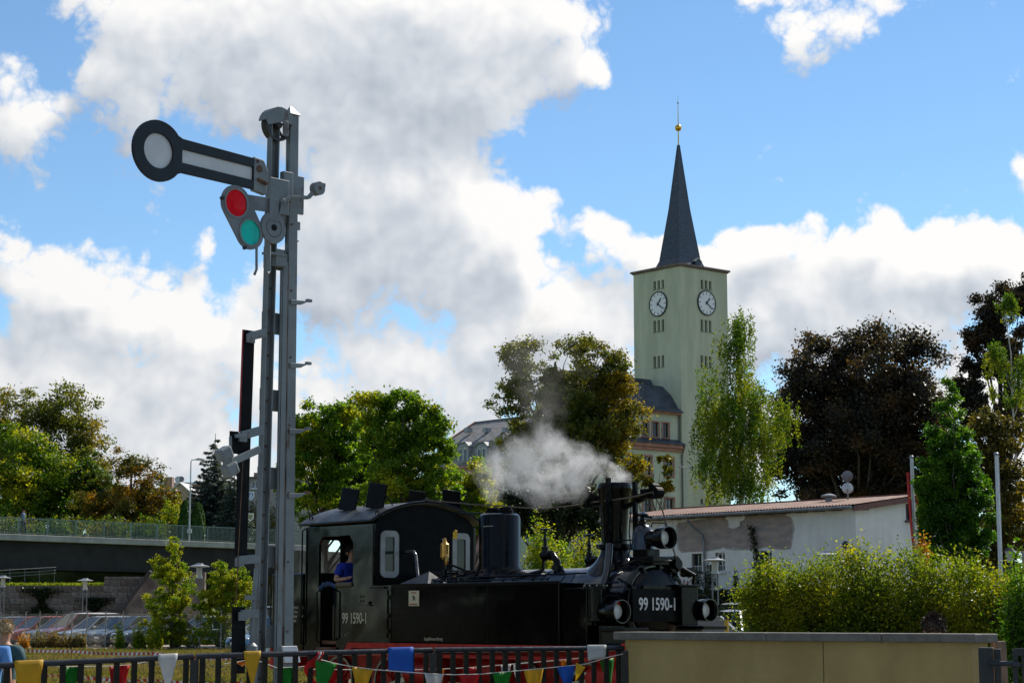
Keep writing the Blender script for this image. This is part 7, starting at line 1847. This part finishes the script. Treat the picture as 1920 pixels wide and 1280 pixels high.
for pa, pb, c_ in (((605,1254),(634,1254.5),'red'), ((816,1254),(833,1253),'orange'), ((866,1251.5),(904,1249.5),'red'), ((938,1246),(957,1244.5),'white'), ((1052,1237),(1070,1235),'orange'), ((964,1244),(972,1243.4),'white')):
    flag(g2_, o2, pa, pb, -.05, c_, .24, 0, .5, int(pa[0]))
flag(g2_, o2, (1126, 1238), (1153, 1232), -.05, 'green', .3, .03, .6, 77)
o = MB().tube([on_rail(765 + 30 * 0, 1256, -.045) - o2, on_rail(880, 1251, -.045) - o2], .006, 6)
g3_, o3 = garland('left bunting with pennants draped over and behind the top rail', [(-10,1249),(28,1247),(81,1245),(112,1249),(152,1249),(204,1248),(243,1246),(297,1236),(333,1235)], -.04)
over_rail(g3_, o3, 27, 81, 1241, 1290, 'yellow', 0, .32, 1); over_rail(g3_, o3, 296, 333, 1229, 1285, 'white', 0, .75, 2)
flag(g3_, o3, (112, 1249), (152, 1249), -.04, 'green', .3, 0, .45, 8); flag(g3_, o3, (204, 1248), (243, 1246), -.04, 'red', .34, 0, .4, 9)
g4_, o4 = garland('short bunting between the white pennant and the signal mast', [(420,1244),(457,1238),(490,1240),(518,1251),(558,1250),(585,1247)], -.04)
over_rail(g4_, o4, 457, 489, 1224, 1282, 'yellow', 0, .85, 4); flag(g4_, o4, (519, 1251), (558, 1250), -.04, 'green', .28, 0, .45, 10); flag(g4_, o4, (441, 1241), (468, 1240), -.06, 'orange', .03, 0, .5, 11)
# red ribbon knotted round the rail
kn = on_rail(597, 1228, 0)
rb_t = thing('ribbon', 'red and white ribbon knotted round the top rail', 'ribbon', (kn[0], kn[1], -.35)); ok = Vector(rb_t.location); kz = kn - ok
a_, d_ = rail_seg(597)
for q, mm_ in ((-.02, FC['red']), (.0, FC['white']), (.018, FC['red'])):
    nrm = Vector((d_[1], -d_[0], 0))
    MB().tube([kz + d_ * (q + .012 * math.sin(a)) + nrm * .027 * math.cos(a) + Vector((0, 0, .027 * math.sin(a))) for a in [k * 6.2832 / 14 for k in range(15)]], .0085, 6).build('ribbon_turn', mm_, rb_t, smooth=True)
tl = MB(); vs_, fs_ = [], []
for i in range(12):
    f = i / 11; c = kz + d_ * (-.045 - .04 * math.sin(f * 5)) - Vector((0, 0, .03 + .26 * f)) + Vector((d_[1], -d_[0], 0)) * (.02 - .05 * f)
    w_ = .028 * (1 + .5 * math.sin(f * 8)); vs_ += [c - d_ * w_, c + d_ * w_ + Vector((0, 0, .02))]
tl.add(vs_, [(2 * i, 2 * i + 1, 2 * i + 3, 2 * i + 2) for i in range(11)]).build('ribbon_tail', FC['red'], rb_t, smooth=True)

# ---------------- yellow wall with stone coping
wA, wB = at(1172, 1184, 15.9), at(1820, 1188, 13.9); wA = Vector((wA[0], 15.9, 0)); wB = Vector((wB[0], 13.9, 0))
wd = (wB - wA).normalized(); wL = (wB - wA).length
ztop_w = 1.4 - 26.0 / F * 15.75
wl_t = thing('garden_wall', 'ochre yellow rendered wall with grey stone coping in the right foreground', 'wall', (wA[0], wA[1], -.35), math.atan2(wd[1], wd[0]))
def wloc(px, py): t, z = hp(px, py, wA, wd); return t, z + .35
ochre = mat('ochre_render', (.50, .37, .145), .9, vscale=1.6, bump=.7, bscale=90, detail=10, col2=(.385, .28, .105), stretch=(1, 1, .5))
zc0, zc1_ = wloc(1400, 1200.5)[1], wloc(1400, 1185)[1]
j1 = wloc(1544, 1240)[0]
for a, b_ in ((0, j1 - .004), (j1 + .004, wL)): MB().box(a, b_, 0, .26, 0, zc0 - .001).build('wall_panel', ochre, wl_t)
MB().box(j1 - .0038, j1 + .0038, .012, .25, 0, zc0 - .002).build('panel_joint', mat('joint_dark', (.05, .04, .03), .9), wl_t)
cop_m = mat('coping_stone', (.155, .145, .125), .85, var=.18, vscale=6, bump=.4, bscale=60)
cuts = [wloc(1156, 1200)[0], wloc(1443, 1200)[0], wloc(1659, 1200)[0], wloc(1835, 1200)[0]]
for a, b_ in zip(cuts[:-1], cuts[1:]): MB().box(a + .002, b_ - .002, -.05, .31, zc0, zc1_).build('coping_slab', cop_m, wl_t, bevel=.008)
# gate at the right
gm_ = mat('gate_dark', (.022, .028, .034), .4, .3, var=.2)
gp0 = at(1848, 1213, 13.65)
gt = thing('garden_gate', 'dark metal gate with latch beside the yellow wall', 'gate', (gp0[0], 13.65, -.35), math.atan2(wd[1], wd[0]) * .3)
zg = gp0[2] + .35
MB().box(-.05, .05, -.05, .05, 0, zg).build('gate_post', gm_, gt, bevel=.006)
MB().box(.055, .10, -.03, .03, 0, zg - .01).build('hinge_strip', gm_, gt, bevel=.004)
zl = at(1875, 1243, 13.6)[2] + .35
ltc = MB().cyl((.02, -.07, zl), (.19, -.07, zl), .018, n=12).ball((.20, -.07, zl - .01), .03, 12, (1.2, 1, .8)).box(.03, .09, -.08, -.04, zl - .03, zl + .03).build('latch', gm_, gt, smooth=True)
MB().bar((.20, 0, zg - .03), (1.2, 0, zg - .03), .045, .05).bar((.20, 0, .25), (1.2, 0, .25), .045, .05).box(.18, .215, -.025, .025, .2, zg - .01).build('gate_frame', gm_, gt)
for k in range(6): MB().box(.24 + k * .14, .24 + k * .14 + .11, -.006, .006, .26, zg - .06).build('gate_slat', mat('gate_slat', (.03, .032, .03), .6), gt)
wp = at(1881, 1201, 14.3)
MB_ = MB().box(-.045, .045, -.04, .04, 0, wp[2] + .35).build('wooden_post', mat('old_wood', (.24, .16, .115), .9, var=.35, vscale=4, stretch=(6, 6, .6), bump=.6), None, bevel=.008)
MB_.location = (wp[0], 14.3, -.35); MB_.rotation_euler = (0, R(-1.5), R(15)); tag(MB_, 'weathered wooden post behind the dark gate', 'post')

# ---------------- smoke from the chimney
m, nt, b = nmat('smoke'); nt.nodes.remove(b)
pv = nt.nodes.new('ShaderNodeVolumePrincipled'); tcn = nt.nodes.new('ShaderNodeTexCoord'); ob = tcn.outputs['Object']
wz = nt.nodes.new('ShaderNodeTexNoise'); nt.links.new(ob, wz.inputs['Vector']); wz.inputs['Scale'].default_value = 1.7; wz.inputs['Detail'].default_value = 3
obw = gvec(nt, 'ADD', ob, gvec(nt, 'SCALE', gvec(nt, 'SUBTRACT', wz.outputs['Color'], (.5, .5, .5)), .55))
acc = None
for (x, y, z, r, w_) in ((.0, 0, .03, .25, 1.7), (-.02, 0, .12, .24, 1.2), (-.28, 0, .20, .30, 1.2), (-.62, .05, .30, .42, 1.25), (-1.0, .1, .26, .46, 1.25), (-1.38, .1, .18, .48, 1.2), (-1.75, .15, .12, .42, .9), (-1.2, .1, .0, .4, .8), (-.8, .1, .05, .35, .8), (-1.0, .1, .62, .38, 1.0), (-1.35, .1, .55, .30, .7), (-.55, 0, -.05, .28, .55), (-1.2, .1, -.15, .3, .4), (-1.1, .2, 1.2, .6, .22), (-1.35, .2, 1.75, .7, .20), (-1.15, .2, 2.35, .65, .14), (-.7, .2, 1.75, .6, .12)):
    dd = gvec(nt, 'DISTANCE', obw, (x, y, z)); f_ = gmap(nt, dd, r, 0, 0, w_)
    acc = f_ if acc is None else gmath(nt, 'ADD', acc, f_)
nz = gnoise(nt, obw, 4.2, 7, .66)
den = gmath(nt, 'MULTIPLY', gmath(nt, 'MAXIMUM', gmath(nt, 'SUBTRACT', acc, .04), 0.0), gmap(nt, nz, .40, .60, .12, 1.45))
nt.links.new(gmath(nt, 'MULTIPLY', den, 2.9), pv.inputs['Density'])
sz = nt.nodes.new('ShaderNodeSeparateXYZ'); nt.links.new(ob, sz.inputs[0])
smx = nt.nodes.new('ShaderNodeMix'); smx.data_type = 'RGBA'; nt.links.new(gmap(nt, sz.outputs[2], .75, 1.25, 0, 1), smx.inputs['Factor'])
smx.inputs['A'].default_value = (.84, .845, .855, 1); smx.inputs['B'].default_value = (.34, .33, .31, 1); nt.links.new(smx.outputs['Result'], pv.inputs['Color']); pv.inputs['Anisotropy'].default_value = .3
nt.links.new(pv.outputs[0], nt.nodes['Material Output'].inputs['Volume'])
cht = LOC0 + FW * 4.6 + Vector((0, 0, 3.34))
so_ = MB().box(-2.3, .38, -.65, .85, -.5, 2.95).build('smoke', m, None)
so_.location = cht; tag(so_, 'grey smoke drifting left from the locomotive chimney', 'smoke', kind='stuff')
# ================================================================ people
skin_m = mat('skin', (.42, .22, .14), .55, var=.12, vscale=9)
def skin_mesh(name, V, Ed, Rr, m_, parent, sub=2, root=0):
    me = bpy.data.meshes.new(name); me.from_pydata([Vector(v) for v in V], Ed, [])
    o = bpy.data.objects.new('tmp', me); COL.objects.link(o)
    sm = o.modifiers.new('skin', 'SKIN'); sm.use_smooth_shade = True
    for i, r in enumerate(Rr):
        sv = me.skin_vertices[0].data[i]; sv.radius = r if isinstance(r, tuple) else (r, r); sv.use_root = (i == root)
    ss = o.modifiers.new('sub', 'SUBSURF'); ss.levels = sub; ss.render_levels = sub
    dg = bpy.context.evaluated_depsgraph_get(); me2 = bpy.data.meshes.new_from_object(o.evaluated_get(dg))
    bpy.data.objects.remove(o); me2.name = name; me2.materials.clear(); me2.materials.append(m_)
    me2.polygons.foreach_set('use_smooth', [True] * len(me2.polygons))
    return link(name, me2, parent)
BASE = dict(pelvis=(0, 0, .95), waist=(0, .0, 1.10), chest=(0, .0, 1.28), upper=(0, 0, 1.41), neck=(0, -.005, 1.50), jaw=(0, -.025, 1.575), head=(0, -.012, 1.655), crown=(0, .0, 1.715), nose=(0, -.115, 1.625),
  hipL=(.095, 0, .90), kneeL=(.10, -.01, .50), ankL=(.10, .03, .10), toeL=(.115, -.14, .045), shL=(.185, 0, 1.415), elL=(.245, .03, 1.13), wrL=(.24, -.06, .90), paL=(.235, -.075, .83))
RAD = dict(pelvis=(.155, .115), waist=(.14, .105), chest=(.165, .115), upper=(.13, .085), neck=.055, jaw=(.058, .066), head=(.075, .09), crown=(.062, .072), nose=.014, hip=(.09, .09), knee=.058, ank=.042, toe=(.042, .03), sh=.062, el=.044, wr=.03, pa=(.038, .02))
def person(label, pos, rz, h=1.72, pose=None, shirt=None, trousers=None, hair=None, sleeve=.55, bulk=1.0, cap_long=False, glasses=False, group=None):
    t = thing('person', label, 'person', pos, rz, group); k = h / 1.75
    J = dict(BASE)
    for s in ('hip', 'knee', 'ank', 'toe', 'sh', 'el', 'wr', 'pa'):
        q = BASE[s + 'L']; J[s + 'R'] = (-q[0], q[1], q[2])
    if pose: J.update(pose)
    J = {a: Vector(b_) * k for a, b_ in J.items()}
    def rad(n):
        r = RAD.get(n) or RAD[n[:-1]]; f = k * (bulk if n in ('pelvis', 'waist', 'chest', 'upper') else 1); return tuple(x * f for x in r) if isinstance(r, tuple) else r * f
    names = list(J.keys()); idx = {n: i for i, n in enumerate(names)}
    Ed = [('pelvis', 'waist'), ('waist', 'chest'), ('chest', 'upper'), ('upper', 'neck'), ('neck', 'jaw'), ('jaw', 'head'), ('head', 'crown'), ('head', 'nose')]
    for s in 'LR': Ed += [('pelvis', 'hip' + s), ('hip' + s, 'knee' + s), ('knee' + s, 'ank' + s), ('ank' + s, 'toe' + s), ('upper', 'sh' + s), ('sh' + s, 'el' + s), ('el' + s, 'wr' + s), ('wr' + s, 'pa' + s)]
    V = [J[n] for n in names]; Rr = [rad(n) for n in names]; E2 = [(idx[a], idx[b_]) for a, b_ in Ed]
    for s in 'LR':                                     # fingers and thumb
        w_, p = J['wr' + s], J['pa' + s]; d = (p - w_).normalized(); sx = 1 if s == 'L' else -1
        side = Vector((0, -1, 0)); side = (side - d * side.dot(d)).normalized(); inn = d.cross(side).normalized()
        for q, ln in ((-.028, .062), (-.009, .072), (.010, .068), (.028, .052)):
            a = p + side * q * k + d * .02 * k; b_ = a + d * ln * .55 * k; c = b_ + (d * .8 + inn * .5 * -sx).normalized() * ln * .45 * k
            i = len(V); V += [a, b_, c]; Rr += [.0095 * k, .0085 * k, .007 * k]; E2 += [(idx['pa' + s], i), (i, i + 1), (i + 1, i + 2)]
        a = w_.lerp(p, .5) - side * -.032 * k; b_ = a + (d * .8 + side * .6).normalized() * .04 * k
        i = len(V); V += [a, b_]; Rr += [.010 * k, .008 * k]; E2 += [(idx['wr' + s], i), (i, i + 1)]
    body = skin_mesh('body', V, E2, Rr, skin_m, t)
    # ears and eyes sit on the head
    hd = J['head']
    # clothing
    sv = ['pelvis', 'waist', 'chest', 'upper', 'neck', 'shL', 'elL', 'shR', 'elR']
    SV = {n: J[n].copy() for n in sv}
    for s in 'LR': SV['el' + s] = J['sh' + s].lerp(J['el' + s], sleeve) if sleeve <= 1 else J['el' + s].copy()
    SV['neck'] = J['upper'].lerp(J['neck'], .72); SV['pelvis'] = J['pelvis'] - (J['waist'] - J['pelvis']) * .25
    sr = {n: rad(n) for n in sv}
    sr = {n: (tuple(x + .014 * k for x in r) if isinstance(r, tuple) else r + .014 * k) for n, r in sr.items()}
    for s in 'LR': sr['el' + s] = .066 * k; sr['sh' + s] = .090 * k
    sr['neck'] = .088 * k; sr['upper'] = tuple(x * 1.12 for x in sr['upper'])
    ii = {n: i for i, n in enumerate(sv)}; ee = [('pelvis', 'waist'), ('waist', 'chest'), ('chest', 'upper'), ('upper', 'neck'), ('upper', 'shL'), ('shL', 'elL'), ('upper', 'shR'), ('shR', 'elR')]
    VV = [SV[n] for n in sv]; RR = [sr[n] for n in sv]; EE = [(ii[a], ii[b_]) for a, b_ in ee]
    if sleeve > 1:
        for s in 'LR': i = len(VV); VV.append(J['wr' + s]); RR.append(.042 * k); EE.append((ii['el' + s], i))
    skin_mesh('shirt', VV, EE, RR, shirt, t)
    tv = ['pelvis', 'hipL', 'kneeL', 'ankL', 'hipR', 'kneeR', 'ankR']
    skin_mesh('trousers', [J[n] for n in tv], [(0, 1), (1, 2), (2, 3), (0, 4), (4, 5), (5, 6)], [tuple(x + .012 * k for x in rad('pelvis')), .105 * k, .078 * k, .066 * k, .105 * k, .078 * k, .066 * k], trousers, t)
    for s in 'LR':
        a, b_ = J['ank' + s], J['toe' + s]; MB().tube([a - Vector((0, -.03, .03)), a.lerp(b_, .5) - Vector((0, 0, .03)), b_ + (b_ - a) * .12], [.055 * k, .056 * k, .034 * k], 10).build('shoe', mat('shoe_dark', (.03, .028, .026), .6), t, smooth=True)
    # hair: an uneven cap over skull and nape
    rng = random.Random(len(label)); hb = MB(); n_, m_ = 20, 12; vs_, fs_ = [], []
    for i in range(m_ + 1):
        for j in range(n_):
            a = 2 * math.pi * j / n_; front = -math.sin(a)      # +1 towards the face (-y)
            lo = -.10 if not cap_long else -.14
            ph0 = math.pi * (.36 if front > .35 else .62 if front < -.1 else .50)
            ph = ph0 * i / m_; rr = 1.0 + rng.uniform(-.035, .05) + (.03 if i == m_ else 0)
            vs_.append(hd + Vector((math.cos(a) * math.sin(ph) * .090 * rr, math.sin(a) * math.sin(ph) * .108 * rr + .008, math.cos(ph) * .104 * rr + .008)) * k)
    for i in range(m_):
        for j in range(n_): fs_.append((i * n_ + j, i * n_ + (j + 1) % n_, (i + 1) * n_ + (j + 1) % n_, (i + 1) * n_ + j))
    ho = hb.add(vs_, fs_).build('hair', hair, t, smooth=True); s_ = ho.modifiers.new('thickness', 'SOLIDIFY'); s_.thickness = .012 * k; s_.offset = 0
    hn = np.random.default_rng(len(label)); base = np.array([tuple(v) for v in vs_]); pk_ = base[hn.integers(0, len(base), 1500)] + hn.normal(size=(1500, 3)) * .007
    nrm_ = pk_ - np.array(tuple(hd)); tang = np.cross(nrm_, hn.normal(size=(1500, 3)))
    leaf_object('hair_tufts', pk_ + nrm_ * .06, .045 * k, hair, t, hn, 0, .16, N=tang)
    for sx in (-1, 1):
        MB().ball(hd + Vector((sx * .086, .012, -.02)) * k, .030 * k, 10, (.4, .75, 1.05)).build('ear', skin_m, t, smooth=True)
        MB().ball(hd + Vector((sx * .031, -.088, .004)) * k, .0125 * k, 8).build('eye', mat('eye_dark', (.03, .025, .02), .2), t, smooth=True)
    MB().ball(hd + Vector((0, -.092, -.066)) * k, .022 * k, 10, (1.2, .35, .35)).build('mouth', mat('lips', (.32, .12, .09), .5), t, smooth=True)
    if glasses:
        g = MB()
        for sx in (-1, 1): g.tube([hd + Vector((sx * .034 + .026 * math.cos(a), -.108, .004 + .02 * math.sin(a))) * k for a in [q * 6.2832 / 10 for q in range(11)]], .003, 5).tube([hd + Vector((sx * .062, -.105, .008)) * k, hd + Vector((sx * .088, .01, .0)) * k], .003, 5)
        g.tube([hd + Vector((-.01, -.108, .008)) * k, hd + Vector((.01, -.108, .008)) * k], .003, 5).build('glasses', dark_trim, t)
    return t
blue_polo = mat('polo_blue', (.006, .022, .30), .85, var=.15, vscale=8, bump=.2)
sky_shirt = mat('shirt_sky', (.10, .27, .62), .85, var=.12, vscale=6, bump=.2)
teal_shirt = mat('shirt_teal', (.025, .085, .10), .85, var=.15, vscale=6, bump=.2)
jeans = mat('jeans', (.05, .075, .13), .9, var=.2, vscale=12); dark_tr = mat('trousers_dark', (.02, .022, .03), .9, var=.2)
blond = mat('hair_blond', (.42, .31, .17), .6, var=.4, vscale=40, stretch=(1, 1, .3)); brown_h = mat('hair_brown', (.030, .018, .011), .55, var=.4, vscale=40, stretch=(1, 1, .3)); black_h = mat('hair_black', (.012, .010, .009), .5, var=.3, vscale=30)
# engine driver, seated at the cab side, elbow on the rail
k_ = 1.76 / 1.75
dp = LOC0 + FW * -1.15 + LF * -.70 + Vector((0, 0, 1.04 + 0.08))
person('engine driver in blue polo shirt leaning on the cab side', dp, YAW + R(90), 1.72,
  dict(pelvis=(0, .05, .62), waist=(0, .03, .78), chest=(0, -.02, .98), upper=(0, -.04, 1.12), neck=(0, -.06, 1.22), jaw=(0, -.085, 1.30), head=(0, -.072, 1.38), crown=(0, -.06, 1.44), nose=(0, -.178, 1.35),
       hipL=(.10, -.03, .60), kneeL=(.12, -.42, .60), ankL=(.12, -.40, .10), toeL=(.13, -.55, .02), hipR=(-.10, -.03, .60), kneeR=(-.12, -.42, .60), ankR=(-.12, -.40, .10), toeR=(-.13, -.55, .02),
       shL=(.185, -.03, 1.12), elL=(.25, -.12, .88), wrL=(.16, -.34, .86), paL=(.13, -.40, .86), shR=(-.19, -.03, 1.12), elR=(-.31, -.05, .90), wrR=(-.30, -.30, .93), paR=(-.29, -.37, .94)),
  blue_polo, dark_tr, black_h, .72, 1.1, glasses=True)
MB().box(-1.38, -.95, -.88, -.5, 1.04, 1.62).build('driver_seat', mat('leather', (.10, .075, .045), .6), lk, bevel=.03)
p = at(43, 1000, 129.6)
person('pedestrian in blue jacket and dark trousers walking on the bridge', (at(43, 985, 130.4)[0], 130.4, zd), R(80), 1.74, dict(kneeL=(.10, -.14, .52), ankL=(.10, -.22, .10), toeL=(.11, -.38, .07), kneeR=(-.10, .02, .50), ankR=(-.10, .24, .14), toeR=(-.11, .12, .05), elL=(.24, .12, 1.14), wrL=(.23, .06, .92), paL=(.23, .04, .86), elR=(-.24, -.06, 1.14), wrR=(-.22, -.22, .98), paR=(-.22, -.27, .94)), mat('jacket_blue', (.06, .11, .20), .85, var=.2), dark_tr, brown_h, 1.5)
person('onlooker with short fair hair and teal shirt, seen from behind', (at(9, 1200, 23)[0], 23, -.35 + .11 * 0), R(172), 1.70, None, teal_shirt, jeans, blond, .6)
person('onlooker in sky blue shirt cut by the left edge, seen from behind', (at(-22, 1200, 21)[0], 21, -.35), R(178), 1.72, None, sky_shirt, jeans, blond, .6, 1.05)
mh = at(1751, 1148, 17.2)
person('man behind the yellow wall, only his dark brown hair shows', (mh[0], 17.2, -.35), R(176), (mh[2] + .35) * 1.75 / 1.79, None, mat('shirt_grey', (.12, .12, .13), .9), dark_tr, brown_h, .6, 1.1)
